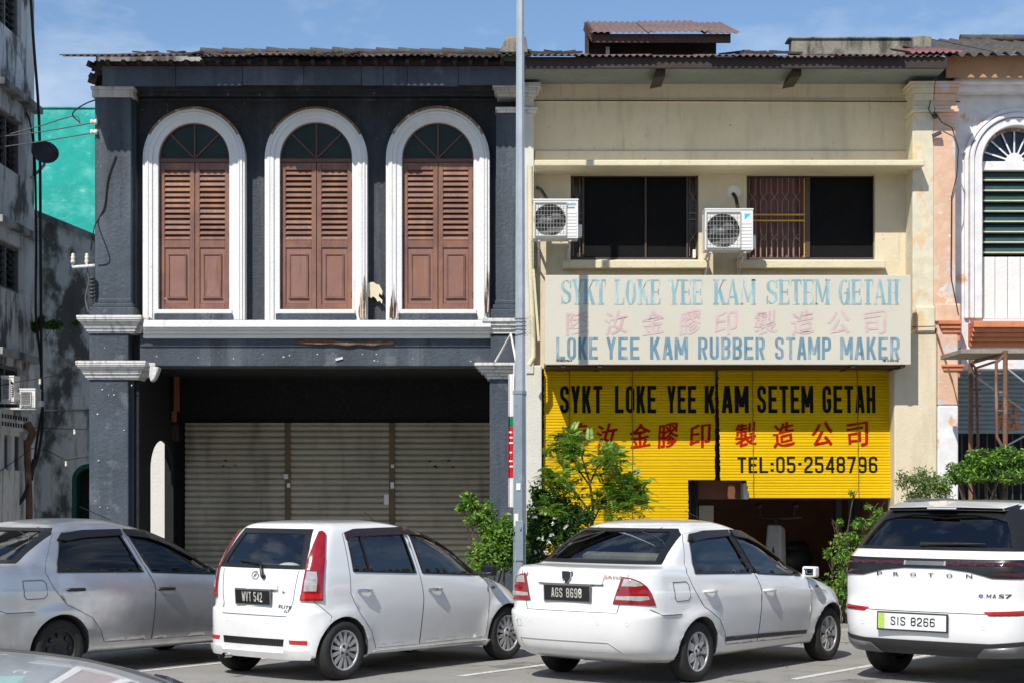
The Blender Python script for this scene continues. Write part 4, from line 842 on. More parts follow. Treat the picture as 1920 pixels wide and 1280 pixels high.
# ================================================================== signboard
def serif_word(m, s, px0, px1, py0, py1, Y, adv, space):
    """slab serif capitals with heavy stems and thin bars"""
    n = sum(space if ch == ' ' else adv.get(ch, 1.) for ch in s); u = (px1 - px0) / n; x = px0; H = py1 - py0; k = 0
    for ch in s:
        if ch == ' ': x += space * u; continue
        w = adv.get(ch, 1.) * u; a, b = x + w * .06, x + w * .94; W_ = b - a; st = u * .27; th = H * .055; tk = H * .2
        def rc(x0, x1, t0, t1):
            nonlocal k; yy = Y - k * .0003; k = (k + 1) % 5
            m.add([P3(x0, py1 - H * t0, yy), P3(x1, py1 - H * t0, yy), P3(x1, py1 - H * t1, yy), P3(x0, py1 - H * t1, yy)], [(0, 1, 2, 3)])
        def pl(pts):
            nonlocal k; yy = Y - k * .0003; k = (k + 1) % 5
            m.add([P3(px, py1 - H * t, yy) for px, t in pts], [tuple(range(len(pts)))])
        def serif(xc, hw, top): rc(xc - hw, xc + hw, .945 if top else 0, 1. if top else .055)
        if ch in 'OG':
            q = 20; o = []; i = []
            cx, cy = (a + b) / 2, .5
            for j in range(q + 1):
                an = 2 * math.pi * j / q
                o.append((cx + W_ / 2 * math.cos(an), cy + .52 * math.sin(an))); i.append((cx + (W_ / 2 - st) * math.cos(an), cy + .46 * math.sin(an)))
            for j in range(q):
                if ch == 'G' and j in (1, 2): continue
                pl([o[j], o[j + 1], i[j + 1], i[j]])
            if ch == 'G': rc(b - st, b, 0, .46); rc(b - st * 1.8, b + st * .1, .43, .49); rc(b - st * .45, b - st * .05, .68, .97)
        elif ch == 'S':
            q = 26; cl = []
            for j in range(q + 1):
                t = j / q
                if t < .5: an = R(35) + t / .5 * R(235); cl.append((.5 + .37 * math.cos(an), .745 + .215 * math.sin(an)))
                else: an = R(90) - (t - .5) / .5 * R(235); cl.append((.5 + .37 * math.cos(an), .265 + .225 * math.sin(an)))
            for j in range(q):
                t = j / q; hw = (.06 + .13 * math.exp(-((t - .5) / .2) ** 2) + .06 * math.exp(-((t - .22) / .1) ** 2) + .06 * math.exp(-((t - .78) / .1) ** 2))
                p, n2 = cl[j], cl[j + 1]
                pl([(a + W_ * (p[0] - hw), p[1] - .02), (a + W_ * (n2[0] - hw), n2[1] - .02), (a + W_ * (n2[0] + hw), n2[1] + .02), (a + W_ * (p[0] + hw), p[1] + .02)])
            rc(b - st * .4, b, .66, .98); rc(a, a + st * .4, .02, .34)
        elif ch in 'LEKTHYMA':
            if ch in 'LEKH':
                sx = a + W_ * .08; rc(sx, sx + st, 0, 1); serif(sx + st / 2, st * .85, True); serif(sx + st / 2, st * .85, False)
            if ch == 'L': rc(sx + st, b, 0, .06); pl([(b - st * .5, .05), (b, .05), (b, .33)])
            if ch == 'E':
                rc(sx + st, b, 0, .06); rc(sx + st, b, .94, 1); rc(sx + st, b - st * .5, .48, .53); pl([(b - st * .45, .05), (b, .05), (b, .3)]); pl([(b - st * .45, .95), (b, .7), (b, .95)]); rc(b - st * .75, b - st * .4, .38, .63)
            if ch == 'H':
                s2 = b - W_ * .08 - st; rc(s2, s2 + st, 0, 1); serif(s2 + st / 2, st * .85, True); serif(s2 + st / 2, st * .85, False); rc(sx + st, s2, .47, .53)
            if ch == 'K':
                pl([(sx + st, .4), (b - st * .5, 1), (b - st * .15, 1), (sx + st, .5)]); pl([(sx + st * 1.15, .52), (sx + st * 1.9, .66), (b + st * .1, 0), (b - st, 0)]); serif(b - st * .3, st * .7, True); serif(b - st * .4, st * .7, False)
            if ch == 'T':
                c = (a + b) / 2; rc(c - st / 2, c + st / 2, 0, 1); serif(c, st, False); rc(a, b, .94, 1); pl([(a, .95), (a, .68), (a + st * .45, .95)]); pl([(b, .95), (b - st * .45, .95), (b, .68)])
            if ch == 'Y':
                c = (a + b) / 2; rc(c - st / 2, c + st / 2, 0, .45); serif(c, st, False); pl([(c - st * .5, .42), (c + st * .45, .42), (a + st * 1.1, 1), (a + st * .1, 1)]); pl([(c, .42), (c + st * .5, .42), (b - st * .1, 1), (b - st * .5, 1)]); serif(a + st * .6, st * .75, True); serif(b - st * .3, st * .55, True)
            if ch == 'A':
                c = (a + b) / 2; pl([(a + st * .1, 0), (a + st * .4, 0), (c + st * .1, 1), (c - st * .35, 1)]); pl([(b - st * 1.1, 0), (b - st * .05, 0), (c + st * .3, 1), (c - st * .4, 1)]); rc(a + W_ * .2, b - W_ * .25, .28, .33); serif(a + st * .3, st * .55, False); serif(b - st * .6, st * .75, False)
            if ch == 'M':
                c = (a + b) / 2; rc(a + st * .2, a + st * .5, 0, 1); rc(b - st * 1.05, b - st * .1, 0, 1); pl([(a + st * .2, 1), (a + st * 1.1, 1), (c + st * .35, .1), (c - st * .3, .1)]); pl([(c - st * .1, .1), (c + st * .2, .1), (b - st * .2, 1), (b - st * .8, 1)]); serif(a + st * .35, st * .6, True); serif(a + st * .35, st * .6, False); serif(b - st * .6, st * .75, True); serif(b - st * .6, st * .75, False)
        x += w
YSG = 22.1
SG = thing('shop_sign', P3(1365, 683, YSG), 'faded cream signboard with blue and pink lettering above the yellow blinds', 'sign')
m = MB(); m.pbox(1022, 1708, 516, 683, YSG, YSG + .09); m.build('board', M['signb'], SG, bevel=.006)
yl = YSG - .003
adv = {'Y': 1.0, 'K': 1.1, 'T': 1., 'L': .95, 'O': 1.05, 'E': 1., 'A': 1.1, 'M': 1.35, 'S': 1., 'G': 1.1, 'H': 1.15}
m = MB()
for w_, a, b_ in (('SYKT', 1051, 1137), ('LOKE', 1151, 1239), ('YEE', 1253, 1318), ('KAM', 1336, 1418), ('SETEM', 1436, 1557), ('GETAH', 1571, 1687)): serif_word(m, w_, a, b_, 524, 571, yl, adv, .5)
m.build('lettering', M['sblue'], SG)
hz = '陸汝金膠印製造公司'
m = MB()
for ch, xc in zip(hz, (1082, 1155, 1224, 1294, 1361, 1435, 1505, 1573, 1640)):
    letter_fit(m, ch, xc - 21, xc + 21, 583, 627, yl, .016, 1, .14, .02)
m.build('lettering', M['spink'], SG)
m = MB()
for w_, a, b_ in (('LOKE', 1043, 1121), ('YEE', 1137, 1199), ('KAM', 1219, 1289), ('RUBBER', 1309, 1434), ('STAMP', 1453, 1558), ('MAKER', 1576, 1687)): block_fit(m, w_, a, b_, 632, 673, yl, stem=.32, bar=.13, gap=.24)
m.build('lettering', M['sblue2'], SG)
m = MB(); letter_fit(m, 'IP0380507964-P', 1043, 1073, 673.5, 677.5, yl, .02); letter_fit(m, 'MBI 12147/2/1036', 1655, 1685, 673.5, 677.5, yl, .02); m.build('small_print', M['blk'], SG)
m = MB()
for px in (1052, 1121, 1596, 1690): m.box(PX(px, YSG), PX(px + 8, YSG), YSG + .02, YC, PZ(688, YSG), PZ(683, YSG) - .002)
m.box(PX(1024, YSG), PX(1690, YSG), YSG + .1, YC - .02, PZ(686, YSG), PZ(683, YSG)); m.build('support_frame', M['wooddk'], SG)

# ================================================================== bamboo blinds
def blind(px0, poly, py0, py1, Y, name, label, texts, lean=.1, cords=()):
    """reeded roller blind; poly = outline (photo px) ; hangs slightly outwards"""
    t = thing(name, P3((px0[0] + px0[1]) / 2, py1, Y), label, 'blind', 'yellow bamboo blinds of the stamp shop')
    z0, z1 = PZ(py1, Y), PZ(py0, Y); pitch = .0385; n = int((z1 - z0) / pitch); m = MB(); edge = [rnd.uniform(-.006, .006) for _ in range(n + 1)]
    def yy(z): return Y - lean * (z1 - z) / (z1 - z0)
    for i in range(n):
        za = z1 - i * pitch - edge[i]; zb = z1 - (i + 1) * pitch - edge[i + 1]; pyc = HY - ((za + zb) / 2 - EYE) * FPX / Y
        xs = [(poly[j][0] + (poly[(j + 1) % len(poly)][0] - poly[j][0]) * (pyc - poly[j][1]) / (poly[(j + 1) % len(poly)][1] - poly[j][1])) for j in range(len(poly)) if (poly[j][1] > pyc) != (poly[(j + 1) % len(poly)][1] > pyc)]
        if len(xs) < 2: continue
        j_ = rnd.uniform(-.8, .8)
        xa, xb = PX(min(xs) + j_, Y), PX(max(xs) + j_, Y); dy_ = rnd.uniform(-.002, .002); o = yy(za) + dy_; o2 = yy(zb) + dy_; vs = []
        for (tt, d) in ((0, -.002), (.08, .005), (.3, .0085), (.7, .0085), (.92, .005), (1., -.002)):
            z = za + (zb - za) * tt; y = o + (o2 - o) * tt - d; vs += [(xa, y, z), (xb, y, z)]
        m.add(vs, [(2 * k, 2 * k + 2, 2 * k + 3, 2 * k + 1) for k in range(5)])
    m.build('slats', M['yellow'], t, fix=False)
    for (nm, mat, items) in texts:
        m = MB()
        for (s, a, b_, c, d, bold, rise, lsp) in items:
            q = MB()
            if rise: letter_fit(q, s, a, b_, c, d, Y, bold, lsp, rise, .02)
            else: block_fit(q, s, a, b_, c, d, Y, stem=bold, bar=.14, gap=.26)
            m.add([(v[0], yy(v[2]) - .0125 + v[1] - Y, v[2]) for v in q.v], q.f)
        m.build(nm, mat, t)
    m = MB()
    for px in cords:
        for k in range(8):
            za = z1 + (z0 - z1) * k / 8; zb = z1 + (z0 - z1) * (k + 1) / 8
            m.tube([(PX(px, Y), yy(za) - .016, za), (PX(px + 1, Y), yy(zb) - .016, zb)], .006, 5)
    m.tube([(PX(px0[0], Y), Y - .0, z1 + .03), (PX(px0[1], Y), Y, z1 + .03)], .035, 8)
    m.build('cords', M['yellow'] if 0 else surf('blind_cord', (.2, .13, .01), .8, .2), t)
    return t
YBL = 22.92
bl = thing  # keep name
# words split where the two blinds meet (between K and A)
blind((1020, 1340), [(1020, 690), (1341, 690), (1340, 897), (1290, 897), (1290, 1040), (1019, 1040)], 690, 1040, YBL, 'bamboo_blind', 'yellow bamboo blind lettered SYKT LOKE YEE with notched lower right corner',
      [('lettering', M['blk'], [('SYKT', 1050, 1129, 723, 774, .38, 0, 1), ('LOKE', 1153, 1230, 723, 774, .38, 0, 1), ('YEE', 1251, 1305, 723, 774, .38, 0, 1), ('K', 1321, 1340, 723, 774, .38, 0, 1)]),
       ('lettering', M['red'], [(ch, xc - 20, xc + 20, 794, 838, .022, .14, 1) for ch, xc in zip('陸汝金膠印', (1083, 1138, 1200, 1252, 1312))])], .04, (1067, 1185))
blind((1346, 1672), [(1346, 690), (1671, 690), (1674, 934), (1402, 931), (1398, 902), (1349, 900)], 690, 933, YBL - .05, 'bamboo_blind', 'yellow bamboo blind lettered SETEM GETAH with the telephone number at its foot',
      [('lettering', M['blk'], [('AM', 1353, 1402, 723, 774, .38, 0, 1), ('SETEM', 1419, 1523, 723, 774, .38, 0, 1), ('GETAH', 1541, 1640, 723, 774, .38, 0, 1), ('TEL', 1381, 1438, 856, 886, .3, 0, 1), (':', 1443.5, 1447.5, 862, 886, .6, 0, 1), ('05-2548796', 1453, 1642, 855, 886, .27, 0, 1)]),
       ('lettering', M['red'], [(ch, xc - 20, xc + 20, 792, 837, .022, .14, 1) for ch, xc in zip('製造公司', (1397, 1468, 1540, 1605))])], .12, (1410, 1606))

# ================================================================== air conditioners
M['fangrey'] = surf('grey_fan_plastic', (.13, .13, .13), .5, .2, 5); M['fanback'] = surf('dusty_fan_coil', (.2, .19, .17), .8, .2, 9)
def aircon(px0, px1, py0, py1, side, label, logo):
    Yf = 22.25 if px0 > 900 else 24; D = .3
    t = thing('air_conditioner', P3((px0 + px1) / 2, py1, Yf + D / 2), label, 'air conditioner', 'outdoor air conditioner units on the facades')
    x0, x1, z0, z1 = PX(px0, Yf), PX(px1, Yf), PZ(py1, Yf), PZ(py0, Yf); w = x1 - x0; h = z1 - z0
    xg = x0 + w * .735; m = MB()
    cx, cz, r = x0 + w * .37, (z0 + z1) / 2 - .01, h * .36
    m.plate([(x0, z0), (x1, z0), (x1, z1), (x0, z1)], [[(cx + r * 1.18 * math.cos(a), cz + r * 1.18 * math.sin(a)) for a in [2 * math.pi * i / 28 for i in range(28)]]], Yf, Yf + .03)
    m.box(x0, x1, Yf + .03, Yf + D, z0, z0 + .015); m.box(x0, x1, Yf + .03, Yf + D, z1 - .015, z1); m.box(x0, x0 + .015, Yf + .03, Yf + D, z0 + .015, z1 - .015); m.box(x1 - .015, x1, Yf + .03, Yf + D, z0 + .015, z1 - .015)
    m.box(x0 - .006, x1 + .006, Yf - .008, Yf + D + .004, z1, z1 + .02)
    for i in range(8): m.box(xg + .012, x1 - .02, Yf - .006, Yf - .0005, z0 + h * (.05 + .085 * i), z0 + h * (.05 + .085 * i) + h * .055)
    m.box(x1, x1 + .055, Yf + .12, Yf + .24, z0 + h * .08, z0 + h * .4)
    m.build('casing', M['plastic'], t, bevel=.004, seg=1)
    m = MB(); m.box(x0 + .02, x1 - .02, Yf + .16, Yf + .18, z0 + .02, z1 - .02); m.build('casing_inside', M['fanback'], t)
    m = MB()
    for k in range(3):
        a = R(k * 120 + 20); pts = [(cx + .05 * math.cos(a), cz + .05 * math.sin(a)), (cx + r * math.cos(a - .1), cz + r * math.sin(a - .1)), (cx + r * math.cos(a + .9), cz + r * math.sin(a + .9)), (cx + .06 * math.cos(a + .9), cz + .06 * math.sin(a + .9))]
        m.prism(pts, Yf + .08, Yf + .09)
    m.lathe([(.0, -.02), (.06, -.02), (.07, .03)], Matrix.Translation((cx, Yf + .07, cz)) @ Matrix.Rotation(R(-90), 4, 'X'), 12); m.build('fan', M['fangrey'], t)
    m = MB(); gx0, gx1, gz0, gz1 = x0 + .02, xg, z0 + .03, z1 - .03; yg = Yf - .012
    for i in range(11): x = gx0 + (gx1 - gx0) * i / 10; m.bar((x, yg, gz0), (x, yg, gz1), .0035)
    for i in range(9): z = gz0 + (gz1 - gz0) * i / 8; m.bar((gx0, yg - .004, z), (gx1, yg - .004, z), .0035)
    for (a, b_) in (((gx0, gz0), (gx1, gz0)), ((gx0, gz1), (gx1, gz1)), ((gx0, gz0), (gx0, gz1)), ((gx1, gz0), (gx1, gz1))): m.bar((a[0], yg, a[1]), (b_[0], yg, b_[1]), .014)
    m.build('wire_grille', M['grille'], t)
    m = MB()
    if logo == 1:
        letter_fit(m, 'DAIKIN', px1 - 21, px1 - 4, py0 + 5, py0 + 9, Yf - .003, .03); m.build('logo', surf('logo_blue', (.02, .3, .6), .5, .1), t)
        m = MB(); letter_fit(m, 'Inverter', px1 - 20, px1 - 6, py0 + 11, py0 + 15, Yf - .003, .03); m.build('logo', surf('logo_green', (.02, .3, .06), .5, .1), t)
    elif logo == 2:
        a = [P3(px1 - 16, py0 + 7, Yf - .003), P3(px1 - 4, py0 + 7, Yf - .003), P3(px1 - 16, py0 + 18, Yf - .003)]; m.add([a[0], a[2], a[1]], [(0, 1, 2)]); m.build('logo', surf('logo_sky_blue', (.02, .5, .75), .5, .1), t)
        m = MB(); letter_fit(m, 'R32', px1 - 14, px1 - 6, py0 + 22, py0 + 26, Yf - .003, .03); m.build('logo', M['blk'], t)
    m = MB()
    for x in ((x0 + .06, x1 - .12) if px0 > 900 else (x0 + .03,)):
        if px0 < 900: m.box(x0 - .5, x1, Yf + .02, Yf + .28, z0 - .03, z0 - .004); break
        m.box(x, x + .03, Yf + .02, YC + .02 if px0 > 900 else Yf + .6, z0 - .035, z0 - .004); m.box(x, x + .03, YC - .04 if px0 > 900 else Yf + .5, YC + .02 if px0 > 900 else Yf + .54, z0 - .34, z0 - .02)
        m.bar((x + .015, Yf + .08, z0 - .03), (x + .015, YC - .02 if px0 > 900 else Yf + .5, z0 - .3), .02)
    m.build('bracket', M['whitem'], t)
    return t
aircon(1000, 1084, 376, 447, 1, 'white air conditioner left of the black sliding windows beside the lamp post', 1)
aircon(1322, 1412, 394, 469, 1, 'white air conditioner between the two upper windows of the cream shophouse', 2)
AC3 = aircon(2, 26, 706, 752, 0, 'grimy white air conditioner at the left edge, higher one on the grey building', 0)
AC4 = aircon(37, 66, 730, 763, 0, 'small grimy air conditioner low on the grey building, nearer the cables', 0)
for a in (AC3, AC4): a.location.y += .0
m = MB(); m.tube([P3(1375, 364, 22.93), P3(1380, 372, 22.85), P3(1384, 394, 22.6)], .025, 8); t_ = m.build('pipe_sleeve', M['cable']); tag(t_, 'black insulated pipe from the patched hole down to the right air conditioner', 'pipe')
m = MB(); m.tube([P3(1008, 352, 22.93), P3(1014, 356, 22.8), P3(1028, 377, 22.55)], .022, 8); t_ = m.build('pipe_sleeve', M['cable']); tag(t_, 'black insulated pipe slanting into the top of the left air conditioner', 'pipe')

# ================================================================== lamp post and what hangs on it
YL = 20.35
LP = thing('lamp_post', (PX(975, YL), YL, .15), 'tall galvanised lamp post rising past the roofline between the two shophouses', 'lamp post')
xl_ = PX(975.5, YL)
def octo(m, x, y, z0, z1, r0, r1): m.lathe([(0, z0), (r0, z0), (r1, z1), (0, z1)], Matrix.Translation((x, y, 0)) @ Matrix.Rotation(R(22.5), 4, 'Z'), 8, False)
m = MB(); octo(m, xl_, YL, PZ(735, YL), 8.6, .066, .046); m.build('pole', M['steel'], LP)
m = MB(); octo(m, xl_ - .01, YL, .15, PZ(735, YL), .083, .078); octo(m, xl_ - .01, YL, PZ(738, YL), PZ(732, YL), .086, .086); m.build('pole_base', M['steelb'], LP)
m = MB(); m.box(xl_ - .06, xl_ + .035, YL - .09, YL - .076, PZ(1050, YL), PZ(975, YL)); m.bar((xl_ + .0, YL - .1, PZ(985, YL)), (xl_ + .0, YL - .1, PZ(992, YL)), .02); m.build('access_door', M['steelb'], LP, bevel=.006)
m = MB()
for py in (598, 604, 612, 618, 627): m.lathe([(.068, -.004), (.074, 0), (.068, .004)], Matrix.Translation((xl_, YL, PZ(py, YL))) @ Matrix.Rotation(R(rnd.uniform(-12, 12)), 4, 'Y'), 12)
for k in range(9): a = rnd.uniform(.3, 1.2); m.tube([(xl_ + .05, YL - .05, PZ(600 + k * 4, YL)), (xl_ + .12, YL - .08, PZ(596 + k * 4, YL) + a * .02), (xl_ + .19, YL - .05, PZ(600 + k * 5, YL))], .002, 4)
m.build('wire_ties', M['wire'], LP)
m = MB(); m.box(xl_ + .055, xl_ + .075, YL - .02, YL + .02, PZ(1000, YL), PZ(668, YL)); m.build('cable_cover', M['plastic'], LP, bevel=.004)
for (a, b_, c, d, mt) in ((964, 972, 962, 985, 'plastic'), (966, 979, 1030, 1050, 'plastic'), (968, 976, 905, 918, 'bannerw'), (966, 978, 1005, 1013, 'rust')):
    m = MB(); m.pbox(a, b_, c, d, YL - .086, YL - .0835); m.build('sticker', M[mt], LP)
yb_ = 20.75
BN = thing('banner', (PX(957, yb_), yb_, .4), 'narrow red white and green cloth banner hanging edge on behind the lamp post', 'banner')
m = MB(); xb0, xb1 = PX(953, yb_), PX(964, yb_)
segs = [(700, 780, 'bannerw'), (780, 800, 'bannerg'), (800, 852, 'bannerr'), (852, 895, 'bannerr'), (895, 950, 'bannerw')]
def cloth(m, z0, z1):
    vs = []; n = 8
    for i in range(n + 1):
        u = i / n; y = yb_ + .05 * math.sin(u * 5)
        vs += [(xb0 + (xb1 - xb0) * u, y, z0), (xb0 + (xb1 - xb0) * u, y, z1)]
    m.add(vs, [(2 * i, 2 * i + 2, 2 * i + 3, 2 * i + 1) for i in range(n)], True)
for nm in ('bannerw', 'bannerg', 'bannerr'):
    m = MB()
    for a, b_, c in segs:
        if c == nm: cloth(m, PZ(b_, yb_), PZ(a, yb_) - .002)
    m.build('cloth', M[nm], BN)
m = MB()
for i_, py in enumerate((808, 818, 828, 846, 862, 872)): m.pbox(954.5 + i_ % 2, 960 + i_ % 3, py, py + 3, yb_ - .005 - .05, yb_ - .003 - .05)
m.build('print_rows', M['bannerw'], BN)
m = MB(); m.tube([P3(929, 678, 20.9), P3(958, 626, 20.7), P3(970, 690, 20.6)], .016, 6); m.tube([P3(964, 680, 20.75), P3(962, 950, 20.75)], .01, 6); m.build('frame', M['plastic'], BN)

# ================================================================== scaffold, at the right
YSC = 21.3
SF = thing('scaffold', (PX(1860, YSC), YSC, .15), 'rusty tubular scaffold with a plank deck standing before the peeling shophouse', 'scaffold')
def tub(name, pts, r=.025, mat='rust', n=8): m = MB(); m.tube(pts, r, n); return m.build(name, M[mat], SF)
def gp(px, y): p = P3(px, 920, y); p.z = .15; return p
ya, yb2 = 20.7, 22.0
for (px, y, pt) in ((1820, yb2, 672), (1885, ya, 657)): tub('standard', [gp(px, y), P3(px, pt, y)], .03)
tub('standard', [gp(1822 + 20, ya), P3(1842, 676, ya)] if 0 else [gp(1960, ya), P3(1960, 657, ya)], .03)
tub('ladder_frame', [P3(1820, 855, yb2), P3(1834, 835, yb2), P3(1830, 690, yb2), P3(1822, 680, yb2)], .018); tub('ladder_frame', [P3(1884, 845, ya), P3(1869, 818, ya), P3(1868, 680, ya), P3(1884, 664, ya)], .02)
tub('ledger', [P3(1820, 680, yb2), P3(1885, 660, ya)], .026); tub('ledger', [P3(1828, 690, yb2), P3(1870, 676, ya)], .016)
tub('brace', [P3(1822, 700, yb2), P3(1950, 790, yb2)], .012, 'steel'); tub('brace', [P3(1888, 690, ya), P3(1990, 770, ya)], .012, 'steel'); tub('brace', [P3(1822, 870, yb2), P3(1970, 790, yb2)], .012, 'steel'); tub('brace', [P3(1888, 880, ya), P3(2000, 800, ya)], .012, 'steel')
for (px, a, b_) in ((1822, 700, 760), (1869, 700, 770)):
    m = MB()
    for k in range(3): p = P3(px, a + (b_ - a) * k / 2, yb2 if px < 1850 else ya); m.tube([p - Vector((.02, 0, 0)), p + Vector((.12, 0, 0))], .014, 6)
    m.build('rung', M['rust'], SF)
m = MB()
for k in range(3): m.box(PX(1786, 21.2), PX(2010, 21.2), ya + .1 + k * .34, ya + .42 + k * .34, PZ(667, 21.2), PZ(659, 21.2) + .002 * k)
m.build('plank_deck', surf('old_scaffold_plank', (.3, .25, .2), .85, .3, 4, .4, 30), SF, bevel=.005)

# ================================================================== things on and around the grey building
DS = thing('satellite_dish', (-7.12, 25.4, 6.4), 'black satellite dish on a bent arm at the corner of the grey building', 'satellite dish')
cdish = P3(84, 288, 25.2); nrm = Vector((.35, -.8, .42)).normalized(); Mx = Matrix.Translation(cdish) @ nrm.to_track_quat('Z', 'X').to_matrix().to_4x4()
m = MB(); m.lathe([(0, -.03), (.08, -.025), (.15, 0), (.195, .03), (.2, .033), (.196, .026), (.15, -.008), (.08, -.033), (0, -.04)], Mx, 28); m.build('dish', M['dkgrey'], DS)
m = MB(); m.tube([P3(58, 334, 25.45), P3(72, 322, 25.35), P3(83, 310, 25.3), P3(84, 296, 25.3)], .022, 8); m.build('mounting_arm', M['steel'], DS)
m = MB(); m.tube([Mx @ Vector((0, -.19, .02)), Mx @ Vector((0, -.05, .22))], .01, 6); m.ball(Mx @ Vector((0, -.04, .23)), .03, .03, .03); m.build('receiver', M['dkgrey'], DS)
def cable(name, pts, r, label, cat='cable', mat='cable', group=None):
    m = MB(); q = []
    P_ = [Vector(p) for p in pts]                      # smooth through the points
    for i in range(len(P_) - 1):
        a, b_, c, d = P_[max(i - 1, 0)], P_[i], P_[i + 1], P_[min(i + 2, len(P_) - 1)]
        for k in range(6):
            t = k / 6; q.append(.5 * ((2 * b_) + (c - a) * t + (2 * a - 5 * b_ + 4 * c - d) * t * t + (3 * b_ - a - 3 * c + d) * t ** 3))
    q.append(P_[-1]); m.tube(q, r, 6); return tag(m.build(name, M[mat]), label, cat, group)
yc = 25.3
cable('riser_cable', [P3(57, -20, yc), P3(63, 80, yc), P3(72, 200, yc), P3(75, 300, yc), P3(76, 440, yc), P3(77, 600, yc), P3(78, 720, yc), P3(80, 790, yc), P3(72, 850, yc), P3(62, 880, yc)], .022, 'thick black cable down the grey building corner with a loop at its foot')
cable('riser_cable', [P3(62, 250, yc), P3(66, 320, yc), P3(68, 450, yc), P3(67, 580, yc), P3(72, 640, yc), P3(78, 700, yc), P3(79, 760, yc), P3(70, 820, yc), P3(60, 900, yc)], .018, 'thinner black cable starting beside the satellite dish and running down')
cable('riser_cable', [P3(44, 205, yc), P3(55, 225, yc), P3(62, 270, yc), P3(64, 330, yc)], .014, 'short black cable looping over the canopy edge above the dish')
cable('riser_cable', [P3(0, 958, 24.6), P3(22, 955, 24.9), P3(45, 930, 25), P3(58, 890, 25.1), P3(64, 860, 25.1)], .03, 'heavy dark cable bundle sagging at the foot of the grey building')
for (pts, lb) in (([P3(-10, 259, 24), P3(70, 238, 24), P3(138, 218, 23.5), P3(150, 232, 23.2)], 'topmost overhead wire in front of the turquoise wall'), ([P3(-10, 258, 24), P3(80, 247, 23.6), P3(178, 230, 22.75)], 'middle overhead wire ending at the upper porcelain knob'), ([P3(-10, 278, 24), P3(80, 265, 23.6), P3(178, 249, 22.75)], 'lowest overhead wire ending at the lower porcelain knob')): cable('overhead_wire', pts, .008, lb, 'wire', 'wire')
cable('overhead_wire', [P3(178, 188, 22.7), P3(160, 195, 22.8), P3(140, 208, 23), P3(137, 218, 23.2), P3(150, 230, 23.2)], .009, 'black wire tail curling off the dark pilaster top above the knobs', 'wire')
cable('drop_wire', [P3(217, 292, 22.73), P3(205, 325, 22.73), P3(200, 350, 22.73), P3(195, 390, 22.73), P3(182, 415, 22.73), P3(176, 430, 22.45), P3(170, 470, 22.6)], .009, 'dark wire hanging down the face of the left slate pilaster', 'wire')
m = MB()
KN = thing('insulator_bracket', P3(158, 500, 22.9), 'white bracket holding two upright porcelain insulators beside the left pilaster', 'insulator')
m = MB(); m.tube([P3(137, 501, 22.9), P3(179, 498, 22.75)], .022, 8); m.tube([P3(137, 500, 22.9), P3(137, 492, 22.9)], .02); m.tube([P3(163, 499, 22.85), P3(163, 492, 22.85)], .02); m.build('arm', M['whitem'], KN)
for px in (137, 163):
    m = MB(); m.lathe([(0, 0), (.03, 0), (.034, .03), (.022, .05), (.03, .065), (.03, .085), (.02, .1), (.024, .12), (.012, .135), (0, .135)], Matrix.Translation(P3(px, 494, 22.88)), 14); m.build('insulator', M['porcelain'], KN)
for py, lb in ((229, 'upper porcelain knob on the left side of the dark pilaster'), (248, 'lower porcelain knob on the left side of the dark pilaster')):
    m = MB(); m.lathe([(0, -.05), (.035, -.045), (.035, -.02), (.02, -.005), (.035, .01), (.035, .04), (0, .05)], Matrix.Translation(P3(176.5, py, 22.72)) @ Matrix.Rotation(R(90), 4, 'Y'), 14); tag(m.build('porcelain_knob', M['porcelain']), lb, 'insulator')
m = MB()
for k in range(6): m.lathe([(.03, -.016), (.05, 0), (.03, .016)], Matrix.Translation(P3(173, 522 + k * 7, 22.7)), 12)
m.lathe([(.02, -.18), (.02, .14)], Matrix.Translation(P3(173, 540, 22.7)), 8); tag(m.build('ribbed_insulator', M['dkgrey']), 'dark ribbed insulator stack low on the left side of the dark pilaster', 'insulator')
cable('drop_wire', [P3(163, 500, 22.88), P3(166, 530, 22.85), P3(160, 560, 22.8), P3(166, 585, 22.7)], .008, 'thin wire hanging from the white insulator bracket', 'wire', 'wire')
def lights(pts, bulbs, lb):
    t = thing('string_lights', pts[0], lb, 'string lights', 'string lights in the alley'); m = MB()
    m.tube(pts, .006, 5); m.build('flex', M['cable'], t)
    for b_ in bulbs:
        m = MB(); m.ball(b_ - Vector((0, 0, .055)), .02, .02, .028, 10, 6); m.lathe([(.018, -.035), (.018, 0)], Matrix.Translation(b_), 8); m.build('bulb', M['bulb'], t)
yA = 24.6
lights([P3(0, 722, 23.9), P3(40, 714, 24.1), P3(75, 709, 24.3), P3(110, 702, 23.8), P3(150, 691, 22.7)], [P3(75, 710, 24.3)], 'string light flex crossing the alley just under the white capital, one bulb')
lights([P3(65, 801, 25), P3(110, 803, 24.5), P3(140, 804, 24), P3(168, 804, 23)], [P3(140, 804, 24)], 'string light flex in the middle of the alley, one bulb near the pilaster')
lights([P3(0, 882, 24), P3(9, 876, 24.1), P3(60, 840, 24.8), P3(90, 845, 25), P3(124, 862, 24.5), P3(168, 855, 23)], [P3(9, 878, 24.1), P3(124, 864, 24.5)], 'lowest string light flex in the alley, carrying two bulbs')

